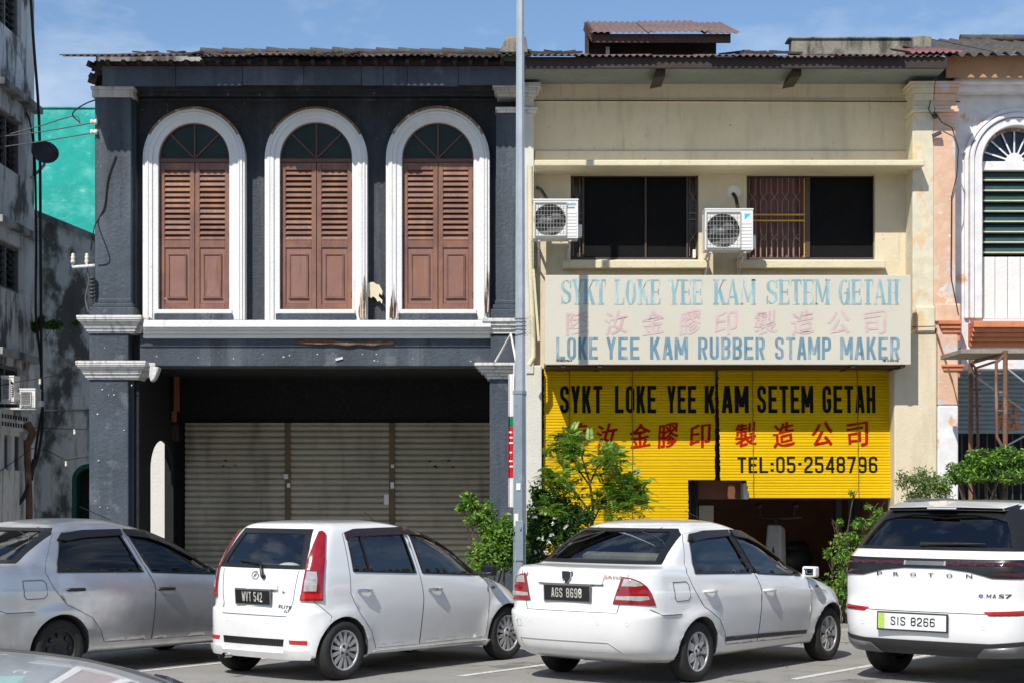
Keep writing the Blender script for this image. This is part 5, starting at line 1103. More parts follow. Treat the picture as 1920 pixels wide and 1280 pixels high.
# ================================================================== scooter in the shop
ST = thing('scooter', (0, 0, 0), 'dark scooter with a white front shield parked in the dim shop', 'scooter'); ORIG[ST.name] = Vector()
for y, nm in ((.0, 'wheel'), (1.25, 'wheel')):
    m = MB(); m.lathe([(.2, -.05), (.26, -.045), (.29, 0), (.26, .045), (.2, .05), (.06, .05), (.05, .06), (0, .06)], Matrix.Translation((0, y, .29)) @ Matrix.Rotation(R(90), 4, 'Y'), 20); m.build(nm, M['rubber'], ST)
m = MB(); m.ball((0, .1, .62), .16, .55, .17, 12, 8); m.build('rear_body', M['dkgrey'], ST)
m = MB(); m.ball((0, .15, .8), .14, .42, .08, 12, 6); m.build('seat', M['rubber'], ST)
m = MB(); m.add([(-.15, 1.02, .38), (.15, 1.02, .38), (.13, 1.0, 1.08), (-.13, 1.0, 1.08), (-.14, 1.2, .4), (.14, 1.2, .4), (.1, 1.14, 1.14), (-.1, 1.14, 1.14)], [(0, 1, 2, 3), (4, 7, 6, 5), (0, 4, 5, 1), (1, 5, 6, 2), (2, 6, 7, 3), (3, 7, 4, 0)]); m.build('front_shield', surf('grey_fairing', (.36, .36, .35), .4, .2, 6), ST, bevel=.03)  # white shield with its base colour greyed down to look less bright
m = MB(); m.tube([(0, 1.25, .29), (0, 1.1, 1.0), (0, 1.02, 1.22)], .03, 8); m.tube([(-.32, .9, 1.24), (-.15, 1.0, 1.22), (.15, 1.0, 1.22), (.32, .9, 1.24)], .018, 8); m.tube([(.24, .98, 1.24), (.26, 1.0, 1.38)], .008, 6); m.tube([(-.24, .98, 1.24), (-.26, 1.0, 1.38)], .008, 6); m.build('handlebar', M['dkgrey'], ST)
m = MB(); m.ball((.27, 1.0, 1.4), .06, .015, .04); m.ball((-.27, 1.0, 1.4), .06, .015, .04); m.build('mirror', M['trim'], ST)
m = MB(); m.box(-.16, .16, .5, 1.05, .3, .36); m.build('footboard', M['dkgrey'], ST, bevel=.02)
ST.location = (PX(1500, 24.9), 24.9, .15); ST.rotation_euler = (0, 0, R(152))

# ================================================================== plants
def leafy(m, c, n, rad, size, rg, mats=(0, 1, 2), flat=.75, long=1.9, up=.3):
    """n folded leaf faces scattered in an ellipsoid clump"""
    for _ in range(n):
        d = Vector((rg.gauss(0, 1), rg.gauss(0, 1), rg.gauss(0, 1))).normalized() * (rg.random() ** .42)
        p = Vector((c[0] + d.x * rad[0], c[1] + d.y * rad[1], c[2] + d.z * rad[2]))
        s = size * rg.uniform(.6, 1.25)
        ax = (d + Vector((rg.gauss(0, .7), rg.gauss(0, .7), rg.gauss(-.1, .5)))).normalized()
        nn = (Vector((rg.gauss(0, .55), rg.gauss(0, .55), 1)) * up + Vector((rg.gauss(0, 1), rg.gauss(0, 1), rg.gauss(0, .6))) * (1 - up)).normalized()
        sd_ = ax.cross(nn)
        if sd_.length < .05: continue
        sd_.normalize(); nn = sd_.cross(ax)
        a = p - ax * s * long / 2; b_ = p + ax * s * long / 2; w = s * .42; mid = p - ax * s * .12
        o = len(m.v); m.v += [tuple(a), tuple(mid + sd_ * w + nn * s * .16), tuple(b_), tuple(mid - sd_ * w + nn * s * .16), tuple(mid)]
        k = mats[min(len(mats) - 1, int(rg.random() * len(mats)))]
        for f in ((0, 4, 2, 1), (0, 3, 2, 4)): m.f.append([i + o for i in f]); m.m.append(k); m.s.append(False)
def bush(name, label, cat, base, clumps, size, mats, seed, stems=True, long=1.9, dens=1., stemr=.014, up=.3, group=None, spread=1.):
    rg = random.Random(seed); t = thing(name, base, label, cat, group); m = MB()
    for (c, rad, n) in clumps:
        n = int(n * 3.0); sub = max(1, int(n / 60))
        for _ in range(sub):
            d = Vector((rg.gauss(0, 1), rg.gauss(0, 1), rg.gauss(0, 1))).normalized() * (rg.random() ** .4) * .8
            cc = (c[0] + d.x * rad[0], c[1] + d.y * rad[1], c[2] + d.z * rad[2]); k = rg.uniform(.28, .5) * spread
            leafy(m, cc, int(n / sub * dens), (rad[0] * k, rad[1] * k, rad[2] * k), size, rg, rg.choice([(0, 1), (0, 2), (0, 1, 2), (1, 1, 2), (len(mats) - 1, 0)]), long=long, up=up)
    m.build('foliage', [M[x] for x in mats], t, fix=False)
    if stems:
        s = MB()
        for (c, rad, n) in clumps:
            b0 = Vector(base) + Vector((rg.uniform(-.12, .12), rg.uniform(-.1, .1), 0)); c = Vector(c); mid = b0.lerp(c, .5) + Vector((rg.uniform(-.08, .08), rg.uniform(-.08, .08), .05))
            s.tube([b0, mid, c, c + Vector((rg.uniform(-.1, .1), 0, rad[2] * .7))], [stemr, stemr * .8, stemr * .5, stemr * .25], 6)
            for _ in range(3):
                e = c + Vector((rg.uniform(-1, 1) * rad[0], rg.uniform(-1, 1) * rad[1], rg.uniform(-.2, 1) * rad[2])); q = mid.lerp(c, rg.uniform(.3, .9)); s.tube([q, e], [stemr * .5, stemr * .2], 5)
        s.build('stems', M['bark'], t)
    return t
def C(px, py, y, rx, rz, n, ry=None):
    k = y / FPX; return (tuple(P3(px, py, y)), (rx * k, (ry or rx) * k, rz * k), n)
Yp = 20.5
def base(px, y): p = P3(px, 920, y); p.z = .15; return tuple(p)
bush('bush', 'bright green leafy bush leaning left of the lamp post foot', 'bush', base(925, Yp), [C(883, 935, Yp, 22, 24, 130), C(900, 965, Yp, 35, 30, 240), C(925, 1000, Yp, 45, 40, 480), C(950, 1035, Yp, 38, 45, 520), C(910, 1045, Yp, 40, 38, 380), C(958, 985, Yp, 22, 25, 160), C(868, 955, Yp, 14, 18, 60)], .03, ['leaf_m', 'leaf_l', 'leaf_d', 'leaf_y'], 31, dens=1.3, spread=1.2)
bush('bush', 'dark glossy bush with small white flowers right of the lamp post foot', 'bush', base(1030, Yp + .4), [C(1020, 930, Yp + .4, 30, 34, 300), C(1010, 985, Yp + .4, 36, 45, 620), C(1050, 1000, Yp + .4, 48, 50, 820), C(1000, 1040, Yp + .4, 25, 30, 260), C(1085, 975, Yp + .5, 28, 30, 240), C(1050, 950, Yp + .5, 35, 30, 280)], .031, ['leaf_d', 'leaf_m', 'leaf_d'], 32, dens=1.3, spread=1.2)
m = MB(); rg = random.Random(4)
for _ in range(16):
    p = P3(rg.uniform(985, 1070), rg.uniform(960, 1045), Yp + .0 + rg.uniform(-.1, .15)); leafy(m, p, 5, (.015, .015, .015), .03, rg, (0,))
tag(m.build('flowers', M['white'], bpy.data.objects['bush.001'], fix=False))
# feathery tree before the left blind
FT = thing('feathery_tree', base(1110, 21.2), 'young feathery leaved tree in front of the left yellow blind', 'tree')
rg = random.Random(77); m = MB(); s = MB(); yt = 21.2
trunk = [P3(1100, 1075, yt), P3(1108, 1000, yt), P3(1112, 950, yt), P3(1106, 905, yt), P3(1092, 860, yt)]
s.tube([Vector(base(1100, yt))] + trunk, [.035, .032, .026, .02, .014, .008], 8)
tips = []
for (a, pts) in enumerate([[(1108, 985), (1130, 940), (1150, 910), (1172, 893)], [(1112, 950), (1140, 925), (1170, 915), (1192, 905)], [(1106, 905), (1120, 875), (1140, 855), (1152, 842)], [(1106, 910), (1085, 880), (1068, 850), (1060, 830)], [(1108, 960), (1080, 925), (1060, 900), (1040, 885)], [(1092, 860), (1088, 840), (1078, 820), (1072, 812)], [(1110, 990), (1075, 970), (1050, 955), (1030, 950)], [(1112, 950), (1150, 945), (1180, 935), (1195, 930)]]):
    yy = [yt, yt + rg.uniform(-.2, .2), yt + rg.uniform(-.35, .35), yt + rg.uniform(-.5, .4)]; pp = [P3(px, py, y) for (px, py), y in zip(pts, yy)]
    s.tube(pp, [.014, .01, .007, .004], 6); tips += [pp[1], pp[2], pp[2], pp[3], pp[3], pp[3]]
s.build('trunk', M['bark'], FT)
for tpt in tips:
    for _ in range(rg.randint(20, 27)):
        dr = Vector((rg.gauss(0, 1), rg.gauss(0, 1), rg.gauss(.15, .6))).normalized(); Lr = rg.uniform(.13, .24); k = 9; o_ = tpt + Vector((rg.gauss(-.02, .075), rg.gauss(0, .09), rg.gauss(-.06, .06)))
        sdv = dr.cross(Vector((0, 0, 1))).normalized()
        for i in range(k):
            q = o_ + dr * Lr * (i + 1) / k - Vector((0, 0, .1 * Lr * ((i + 1) / k) ** 2 * 3))
            for sg in (-1, 1):
                e = q + (sdv * sg + dr * .5) * .055 * (1 - .4 * i / k); w = dr * .012; up_ = Vector((0, 0, .004))
                o = len(m.v); m.v += [tuple(q), tuple((q + e) / 2 + w + up_), tuple(e), tuple((q + e) / 2 - w - up_)]; m.f.append([o, o + 1, o + 2, o + 3]); m.m.append(rg.choice((0, 1, 1, 2))); m.s.append(False)
m.build('crown', [M['leaf_m'], M['leaf_l'], M['leaf_y']], FT, fix=False)
bush('bush', 'straggly light green bush under the right blind beside the grey posts', 'bush', base(1590, Yp + .2), [C(1600, 925, Yp, 9, 12, 10), C(1640, 950, Yp, 18, 12, 22), C(1618, 985, Yp, 30, 22, 80), C(1650, 975, Yp, 20, 24, 80), C(1595, 1012, Yp, 34, 26, 130), C(1568, 985, Yp, 14, 16, 36), C(1560, 1045, Yp, 16, 22, 50), C(1590, 1050, Yp, 34, 30, 150), C(1580, 1085, Yp, 34, 30, 170), C(1585, 1120, Yp, 26, 24, 120), C(1625, 1035, Yp, 30, 36, 170), C(1655, 1020, Yp, 20, 30, 90)], .026, ['leaf_m', 'leaf_l', 'leaf_d', 'leaf_y'], 35, dens=1.3, spread=1.25)
bush('bush', 'thin wispy shrub against the pale pillar between scaffold and right blind', 'bush', base(1735, Yp + .5), [C(1700, 905, Yp + .5, 20, 22, 90), C(1740, 905, Yp + .5, 34, 28, 330), C(1765, 925, Yp + .5, 24, 28, 170), C(1715, 940, Yp + .5, 30, 22, 160), C(1735, 960, Yp + .5, 38, 26, 200)], .022, ['leaf_o', 'leaf_m', 'leaf_y'], 36, stemr=.008, dens=1.5, spread=1.7)
YTS = 20.25
bush('trimmed_shrub', 'dense flat topped clipped shrub before the scaffold', 'shrub', base(1870, YTS), [C(1800, 885, YTS, 32, 22, 620), C(1845, 868, YTS, 40, 28, 1200), C(1890, 865, YTS, 40, 28, 1200), C(1940, 870, YTS, 45, 28, 1200), C(1820, 890, YTS, 40, 16, 700), C(1880, 890, YTS, 60, 18, 1100)], .03, ['leaf_d', 'leaf_m', 'leaf_l'], 37, long=1.6, stemr=.02)
bush('wall_weed', 'small dark weed sprouting from the grey wall by the black cables', 'weed', tuple(P3(82, 640, 25.6)), [C(72, 612, 25.4, 14, 22, 60), C(98, 615, 25.5, 20, 12, 80)], .06, ['leaf_d', 'leaf_d', 'leaf_m'], 38, stemr=.006)
bush('wall_weed', 'tiny green weed on the grey wall next to the white ledge', 'weed', tuple(P3(140, 615, 26.9)), [C(140, 607, 26.8, 8, 7, 30)], .05, ['leaf_d', 'leaf_m', 'leaf_m'], 39, stemr=.004)
# ================================================================== cars
def paint(name, col, rough=.28, coat=1., metal=0., dirt=.25, stains=()):
    m, t, b = nodes(name); tc = t.nodes.new('ShaderNodeTexCoord'); v = tc.outputs['Object']
    sx = t.nodes.new('ShaderNodeSeparateXYZ'); t.links.new(v, sx.inputs[0])
    f = mul(t, ramp(t, sx.outputs['Z'], .6, .2, 0, dirt), ramp(t, noise(t, v, 5, 5), .3, .7))     # road grime low on the body
    c = mixc(t, f, col, (.24, .21, .17))
    for (sc_, s, lo, hi, k) in stains: c = mixc(t, ramp(t, noise(t, v, s, 6, .6), lo, hi, 0, k), c, sc_)
    t.links.new(c, b.inputs['Base Color']); b.inputs['Roughness'].default_value = rough; b.inputs['Metallic'].default_value = metal
    b.inputs['Coat Weight'].default_value = coat; b.inputs['Coat Roughness'].default_value = .03
    return m
M['pwhite'] = paint('white_car_paint', (.82, .82, .81), .25, metal=.08); M['pwhite2'] = paint('bright_white_car_paint', (.82, .82, .82), .25, metal=.06, dirt=.12)
M['psilver'] = paint('oxidised_silver_car_paint', (.52, .53, .55), .32, .6, .75, .3, stains=(((.66, .67, .7), 1.6, .52, .6, .6),)); M['ppale'] = paint('pale_silver_car_paint', (.76, .77, .78), .3, 1., .2)
M['carin'] = surf('car_interior', (.075, .075, .078), .8, .2, 4); M['carseat'] = surf('grey_car_seat', (.16, .15, .14), .85, .2, 8); M['carbeige'] = surf('beige_car_trim', (.3, .26, .22), .8, .15, 6)
M['gtint'] = glass('green_tinted_car_glass', (.82, .88, .84), ior=1.75, boost=.03); M['gdark'] = glass('dark_tinted_car_glass', (.07, .08, .09), ior=1.65); M['gback'] = glass('privacy_car_glass', (.04, .05, .055), boost=.05)
M['lred'] = surf('red_lamp_lens', (.27, .003, .006), .12, .25, 9, coat=1.); M['lclear'] = surf('clear_lamp_lens', (.55, .5, .48), .12, .35, 22, metal=.3, coat=1.); M['lredd'] = surf('dark_red_lamp_lens', (.06, .003, .007), .1, .2, 6, coat=1.)
M['reflector'] = surf('red_reflector', (.5, .01, .015), .2, .2, 30, coat=1.)
M['chrome'] = surf('chrome', (.7, .7, .7), .08, .05, 4, metal=1.); M['alloy'] = surf('silver_wheel_paint', (.5, .5, .5), .35, .15, 6, metal=.4); M['steelw'] = surf('black_steel_wheel', (.02, .02, .021), .5, .3, 6)
M['tyre'] = surf('dusty_tyre_rubber', (.022, .021, .02), .85, .3, 7, .25, 60); M['seam'] = surf('panel_gap', (.06, .06, .06), .8, .1); M['plateb'] = surf('black_number_plate', (.012, .012, .013), .35, .15, 9); M['platew'] = surf('white_number_plate', (.72, .73, .72), .4, .05); M['pltxt'] = surf('number_plate_characters', (.78, .76, .68), .4, .05); M['plgreen'] = surf('green_plate_band', (.42, .6, .08), .5, .2, 40)
M['darkclad'] = surf('dark_cladding', (.03, .03, .032), .5, .15, 8); M['greyclad'] = surf('grey_satin_cladding', (.16, .16, .165), .4, .12, 6, metal=.3); M['mirrorg'] = surf('mirror_glass', (.5, .55, .6), .03, .05, metal=1.)
M['gold'] = surf('brass_badge', (.35, .15, .08), .35, .2, 5); M['badged'] = surf('dark_badge', (.05, .05, .055), .25, .2, 5, metal=.6); M['blueb'] = surf('blue_badge', (.02, .12, .4), .3, .1)

def catmull(keys, per):
    """monotone (finite-difference, clamped) interpolation of key rows"""
    n = len(keys); d = len(keys[0]); out = []
    def slope(i, c):
        if i == 0: return keys[1][c] - keys[0][c]
        if i == n - 1: return keys[-1][c] - keys[-2][c]
        a, b = keys[i][c] - keys[i - 1][c], keys[i + 1][c] - keys[i][c]
        return 0 if a * b <= 0 else 2 * a * b / (a + b)
    for i in range(n - 1):
        for k in range(per):
            t = k / per; h00 = 2 * t ** 3 - 3 * t * t + 1; h10 = t ** 3 - 2 * t * t + t; h01 = -2 * t ** 3 + 3 * t * t; h11 = t ** 3 - t * t
            out.append([h00 * keys[i][c] + h10 * slope(i, c) + h01 * keys[i + 1][c] + h11 * slope(i + 1, c) for c in range(d)])
    out.append(list(keys[-1])); return out

class Car:
    def __init__(s, name, label, keys, pos, head, pmat, wheels, arch_r=.335, flare=.03, bow=(.09, .16), per=4, group=None):
        s.t = thing(name, (0, 0, 0), label, 'car', group); s.pos = pos; s.head = head; s.pm = pmat; s.wheels = wheels; s.ar = arch_r
        rows = catmull(keys, per); ring = []; s.verts = []; nq = None
        for (zr, xr, zf, xf, w, rr, rf) in rows:
            half = []; rr = min(rr, w * .9); rf = min(rf, w * .9); k = min(1, w / .6); br, bf = bow[0] * k, bow[1] * k
            nf, nc, ns = 8, 8, 34
            for i in range(nf): y = (w - rr) * i / nf; half.append((xr + br * (y / w) ** 2, y))
            x0 = xr + br * ((w - rr) / w) ** 2
            for i in range(nc + 1):
                a = math.pi / 2 * i / nc; half.append((x0 + rr * (1 - math.cos(a)) * 1.0 + (br * .3) * i / nc, w - rr + rr * math.sin(a)))
            xa = half[-1][0]; x1 = xf - bf * ((w - rf) / w) ** 2; xb = x1 - rf - bf * .3
            for i in range(1, ns): t = i / ns; half.append((xa + (xb - xa) * t, w))
            for i in range(nc + 1):
                a = math.pi / 2 * (1 - i / nc); half.append((x1 - rf * (1 - math.cos(a)) - bf * .3 * (1 - i / nc), w - rf + rf * math.sin(a)))
            for i in range(nf - 1, -1, -1): y = (w - rf) * i / nf; half.append((xf - bf * (y / w) ** 2, y))
            L_ = xf - xr; pts = []
            for (x, y) in half:
                t = (x - xr) / L_ if L_ > 1e-6 else .5
                y *= 1 - .045 * abs(2 * t - 1) ** 3
                pts.append((x, y, zr + (zf - zr) * min(1, max(0, t))))
            full = [(x, -y, z) for x, y, z in pts] + [(x, y, z) for x, y, z in reversed(pts[1:-1])]
            ring.append(full)
        for full in ring: s.verts += full
        n = len(ring[0]); s.faces = []
        for (wx, wz) in wheels:                        # flared wheel arches
            for i, (x, y, z) in enumerate(s.verts):
                if abs(y) < .5: continue
                d = math.hypot(x - wx, z - wz)
                f = max(0, 1 - abs(d - arch_r * 1.02) / .12)
                if f > 0 and z > .15: s.verts[i] = (x, y + math.copysign(flare * f * f * (3 - 2 * f), y), z)
        for r in range(len(ring) - 1):
            for j in range(n): s.faces.append((r * n + j, r * n + (j + 1) % n, (r + 1) * n + (j + 1) % n, (r + 1) * n + j))
        s.faces.append(tuple(reversed(range(n)))); s.faces.append(tuple(range((len(ring) - 1) * n, len(ring) * n)))
        s.bvh = BVHTree.FromPolygons([Vector(v) for v in s.verts], s.faces)
        s.cuts = []
        s.mw = Matrix.Translation(pos) @ Matrix.Rotation(math.pi / 2 - head, 4, 'Z'); s.mi = s.mw.inverted()
    # --- projections: 'R' (x,z) from the right, 'L' from the left, 'B' (y,z) from behind, 'F' front, 'P' photo pixels
    def hit(s, u, v, ax):
        if ax == 'R': o, d = Vector((u, -3, v)), Vector((0, 1, 0))
        elif ax == 'L': o, d = Vector((u, 3, v)), Vector((0, -1, 0))
        elif ax == 'B': o, d = Vector((-4, u, v)), Vector((1, 0, 0))
        elif ax == 'F': o, d = Vector((8, u, v)), Vector((-1, 0, 0))
        elif ax == 'T': o, d = Vector((u, v, 4)), Vector((0, 0, -1))
        elif ax == 'P':
            o = s.mi @ Vector((0, 0, EYE)); p = s.mi @ P3(u, v, 10.); d = (p - o).normalized()
        elif ax == 'Q':                                # photo pixels, mirrored to the car's other side
            h, n = s.hit(u, v, 'P'); return Vector((h.x, -h.y, h.z)), Vector((n.x, -n.y, n.z))
        h, n, i, dist = s.bvh.ray_cast(o, d)
        if h is None:
            best = None
            for k in range(0, 60):
                q = o + d * (2 + k * .1) if ax in 'RLBFT' else o + d * (12 + k * .1)
                r = s.bvh.find_nearest(q)
                if best is None or r[3] < best[3]: best = r
            h, n = best[0], best[1]
            if n.dot(d) > 0: n = -n
            return h, n
        if n.dot(d) > 0: n = -n
        return h, n
    def patch(s, name, mat, pts, ax, off=.004, th=.012, par=None, holes=(), step=None, sheet=False, build=True, both=False, sm=40, mb=None):
        m = mb or MB()
        if both and not mb:
            other = s.patch(name, mat, pts, {'R': 'L', 'P': 'Q'}[ax], off, th, par, holes, step, sheet)
            both = False
        axes = [ax] + ([{'R': 'L', 'P': 'Q'}[ax]] if both else [])
        step = step or (7 if ax in 'PQ' else .05)
        def dens(lp):
            o = []
            for i in range(len(lp)):
                a, b = lp[i], lp[(i + 1) % len(lp)]; k = max(1, int(math.hypot(b[0] - a[0], b[1] - a[1]) / step))
                o += [(a[0] + (b[0] - a[0]) * j / k, a[1] + (b[1] - a[1]) * j / k) for j in range(k)]
            return o
        loops = [dens(pts)] + [dens(h) for h in holes]; vs = []; es = []; lid = []
        for lp in loops:
            o = len(vs); vs += [Vector(p) for p in lp]; es += [(o + i, o + (i + 1) % len(lp)) for i in range(len(lp))]; lid.append(range(o, o + len(lp)))
        x0 = min(p[0] for p in pts); x1 = max(p[0] for p in pts); y0 = min(p[1] for p in pts); y1 = max(p[1] for p in pts)
        gx = int((x1 - x0) / step); gy = int((y1 - y0) / step); bd = list(vs)
        for i in range(1, gx + 1):
            for j in range(1, gy + 1):
                p = (x0 + i * step, y0 + j * step)
                if inside(p, pts) and not any(inside(p, h) for h in holes) and min((p[0] - q.x) ** 2 + (p[1] - q.y) ** 2 for q in bd) > (step * .45) ** 2: vs.append(Vector(p))
        V, E, Fc = delaunay_2d_cdt(vs, es, [], 0, 1e-6)[:3]
        keep = [f for f in Fc if (lambda c: inside(c, loops[0]) and not any(inside(c, h) for h in loops[1:]))(sum((V[i] for i in f), Vector((0, 0))) / len(f))]
        for a_ in axes:
            H = [s.hit(p.x, p.y, a_) for p in V]; top = [h + n * off for h, n in H]
            kk = keep
            f0 = keep[len(keep) // 2]; nn = (top[f0[1]] - top[f0[0]]).cross(top[f0[2]] - top[f0[0]])
            if nn.dot(H[f0[0]][1]) < 0: kk = [tuple(reversed(f)) for f in keep]
            m.add(top, kk, True)
            if not sheet:
                for lp in loops:
                    hh = [s.hit(p[0], p[1], a_) for p in lp]; k = len(lp)
                    m.add([h + n * off for h, n in hh] + [h + n * (off - th) for h, n in hh], [(i, (i + 1) % k, k + (i + 1) % k, k + i) for i in range(k)], False)
        if mb: return
        o = m.build(name, M[mat] if isinstance(mat, str) else mat, par or s.t, fix=not sheet)
        return o
    def line(s, m, pts, ax, r=.003, off=.001, step=.04, close=False, both=False):
        if ax in 'PQ': step = 6
        q = []
        pp = list(pts) + ([pts[0]] if close else [])
        for a, b in zip(pp[:-1], pp[1:]):
            k = max(1, int(math.hypot(b[0] - a[0], b[1] - a[1]) / step)); q += [(a[0] + (b[0] - a[0]) * j / k, a[1] + (b[1] - a[1]) * j / k) for j in range(k)]
        q.append(pp[-1])
        for a_ in [ax] + ([{'R': 'L', 'P': 'Q'}[ax]] if both else []):
            m.tube([(lambda h: h[0] + h[1] * off)(s.hit(u, v, a_)) for u, v in q], r, 5)
    def text(s, name, st, mat, pts4, ax, bold=.02, off=.006, par=None, lsp=1., slant=0., block=0):
        """lettering stretched over a quadrilateral (tl, tr, br, bl) of the body"""
        m = MB(); G_ = block_text(st, 1, stem=.2, bar=.15, gap=.45) if block else [text2d(st, .012, lsp) + (0,)]
        tl, tr, br, bl = pts4
        for vs, fs, k_ in G_:
          o = []
          for u, v in vs:
            u2 = u + slant * (v - .5)
            t = (tl[0] + (tr[0] - tl[0]) * u2, tl[1] + (tr[1] - tl[1]) * u2); b = (bl[0] + (br[0] - bl[0]) * u2, bl[1] + (br[1] - bl[1]) * u2)
            h, n = s.hit(b[0] + (t[0] - b[0]) * v, b[1] + (t[1] - b[1]) * v, ax); o.append(h + n * (off + k_ * .0004))
          m.add(o, fs)
        return m.build(name, M[mat], par or s.t)
    def finish_body(s, side_windows, front, rear, floor_cut=True):
        me = bpy.data.meshes.new('body'); me.from_pydata(s.verts, [], s.faces); me.materials.append(s.pm); me.materials.append(M['carin'])
        bm = bmesh.new(); bm.from_mesh(me); bmesh.ops.recalc_face_normals(bm, faces=bm.faces); bm.to_mesh(me); bm.free()
        o = bpy.data.objects.new('body', me); COL.objects.link(o)
        cut = []
        for (wx, wz) in s.wheels:
            for sg in (-1, 1):
                m = MB(); Mx = Matrix.Translation((wx, sg * .75, wz)) @ Matrix.Rotation(R(90), 4, 'X'); r = s.ar
                m.lathe([(0, -.3), (r, -.3), (r, .42), (0, .42)] if sg > 0 else [(0, -.42), (r, -.42), (r, .3), (0, .3)], Mx, 40, False); cut.append(m)
        for w in side_windows: m = MB(); m.prism(w, -1.3, 1.3); cut.append(m)
        for poly, xa, xb in ((rear, -1.6, 1.0), (front, .9, 4.)):
            if poly:
                m = MB(); n = len(poly); m.add([(xa, y, z) for y, z in poly] + [(xb, y, z) for y, z in poly], [tuple(range(n)), tuple(range(2 * n - 1, n - 1, -1))] + [(i, (i + 1) % n, n + (i + 1) % n, n + i) for i in range(n)]); cut.append(m)
        tmp = []
        for k, m in enumerate(cut):
            c = m.build('cutter', M['carin']); bm = bmesh.new(); bm.from_mesh(c.data); bmesh.ops.remove_doubles(bm, verts=bm.verts, dist=1e-5); bmesh.ops.recalc_face_normals(bm, faces=bm.faces); bm.to_mesh(c.data); bm.free()
            md = o.modifiers.new('cut', 'BOOLEAN'); md.operation = 'DIFFERENCE'; md.object = c; md.solver = 'EXACT'; md.material_mode = 'TRANSFER'; tmp.append(c)
        dg = bpy.context.evaluated_depsgraph_get(); me2 = bpy.data.meshes.new_from_object(o.evaluated_get(dg))
        for c in tmp: d = c.data; bpy.data.objects.remove(c); bpy.data.meshes.remove(d)
        o.modifiers.clear(); o.data = me2; me2.name = 'body'; bpy.data.meshes.remove(me)
        me2.polygons.foreach_set('use_smooth', [True] * len(me2.polygons)); me2.set_sharp_from_angle(angle=R(34))
        o.parent = s.t; s.body = o; return o
    def wheel(s, wx, sg, r, rw, style, w=.18, yo=.71):
        wp = part('wheel', s.t); Mx = Matrix.Translation((wx, sg * yo, r)) @ Matrix.Rotation(R(90) * sg, 4, 'X')   # local +z points inwards for sg=+1 -> flip below
        Mx = Matrix.Translation((wx, sg * yo, r)) @ (Matrix.Rotation(R(90), 4, 'X') if sg < 0 else Matrix.Rotation(R(-90), 4, 'X'))
        h = w / 2; m = MB()
        m.lathe([(rw * .97, -h * .8), (rw * 1.03, -h), (r * .93, -h), (r * .985, -h * .75), (r, -h * .4), (r, h * .4), (r * .985, h * .75), (r * .93, h), (rw * 1.2, h * 1.04), (rw * 1.03, h), (rw * .97, h * .8)], Mx, 48)
        for k in range(4): m.lathe([(r * 1.0005, -h * .5 + k * h * .33 - .004), (r * 1.003, -h * .5 + k * h * .33), (r * 1.0005, -h * .5 + k * h * .33 + .004)], Mx, 48)
        m.build('tyre', M['tyre'], wp)
        m = MB(); m.cur = 0
        m.lathe([(rw * .99, h * .95), (rw * .93, h * .98), (rw * .9, h * .8), (rw * .88, -h * .8)], Mx, 48)
        m.cur = 1; m.lathe([(rw * .9, h * .1), (0, h * .1)], Mx, 32); m.cur = 0
        zf = h * .82
        if style == 'steel':
            m.cur = 1; m.lathe([(rw * .9, h * .55), (rw * .75, h * .35), (rw * .55, h * .6), (rw * .3, h * .55), (rw * .22, h * .35), (0, h * .35)], Mx, 40)
            for k in range(8):
                a = 2 * math.pi * k / 8; m.obox(Mx @ Matrix.Rotation(a, 4, 'Z') @ Matrix.Translation((rw * .66, 0, h * .55)), rw * .16, rw * .2, .03)
        else:
            n = 13 if style == 'multi' else 7
            for k in range(n):
                a = 2 * math.pi * k / n; T = Mx @ Matrix.Rotation(a, 4, 'Z')
                wi, wo, zi, zo = (.07, .105, .9, .86) if style == 'multi' else (.16, .24, .92, .85)
                ri, ro = rw * .28, rw * .93
                A = [(ri, -rw * wi, h * zi), (ro, -rw * wo, h * zo), (ro, rw * wo, h * zo), (ri, rw * wi, h * zi)]; Bq = [(x, y * 1.15, z - .022) for x, y, z in A]
                if style != 'multi':
                    A = [(ri, -rw * .12, h * zi), (rw * .55, -rw * .17, h * .95), (ro, -rw * .19, h * zo), (ro, rw * .19, h * zo), (rw * .55, rw * .17, h * .95), (ri, rw * .12, h * zi)]; Bq = [(x, y * 1.12, z - .025) for x, y, z in A]
                q = len(A); m.add([T @ Vector(p) for p in A + Bq], [tuple(range(q)), tuple(range(2 * q - 1, q - 1, -1))] + [(i, (i + 1) % q, q + (i + 1) % q, q + i) for i in range(q)])
            m.lathe([(rw * .34, h * .7), (rw * .34, h * .93), (rw * .28, h * .97), (rw * .15, h * .97), (rw * .13, h * 1.03), (0, h * 1.03)], Mx, 30)
            m.cur = 1
            for k in range(4 if style == 'multi' else 5): a = 2 * math.pi * (k + .3) / (4 if style == 'multi' else 5); m.lathe([(.016, 0), (.014, .008), (0, .008)], Mx @ Matrix.Rotation(a, 4, 'Z') @ Matrix.Translation((rw * .235, 0, h * .97)), 8)
        m.build('rim', [M['alloy'] if style != 'steel' else M['steelw'], M['steelw']], wp)
        m = MB(); m.lathe([(.1, -.2), (.1, .02)], Mx @ Matrix.Translation((0, 0, -.03)), 10); m.build('hub', M['dkgrey'], wp)
    def place(s):
        s.t.location = s.pos; s.t.rotation_euler = (0, 0, math.pi / 2 - s.head)

def seat_set(c, xs, zt, zb, ys=(-.36, .36), w=.46, mat='carseat'):
    for x in xs:
        for y in ys:
            m = MB(); m.obox(Matrix.Translation((x, y, (zt + zb) / 2 - .06)) @ Matrix.Rotation(R(-14), 4, 'Y'), .12, w, zt - zb - .1)
            m.obox(Matrix.Translation((x - .06, y, zt + .02)) @ Matrix.Rotation(R(-14), 4, 'Y'), .09, .24, .16); m.build('seat', M[mat], c.t, bevel=.04)

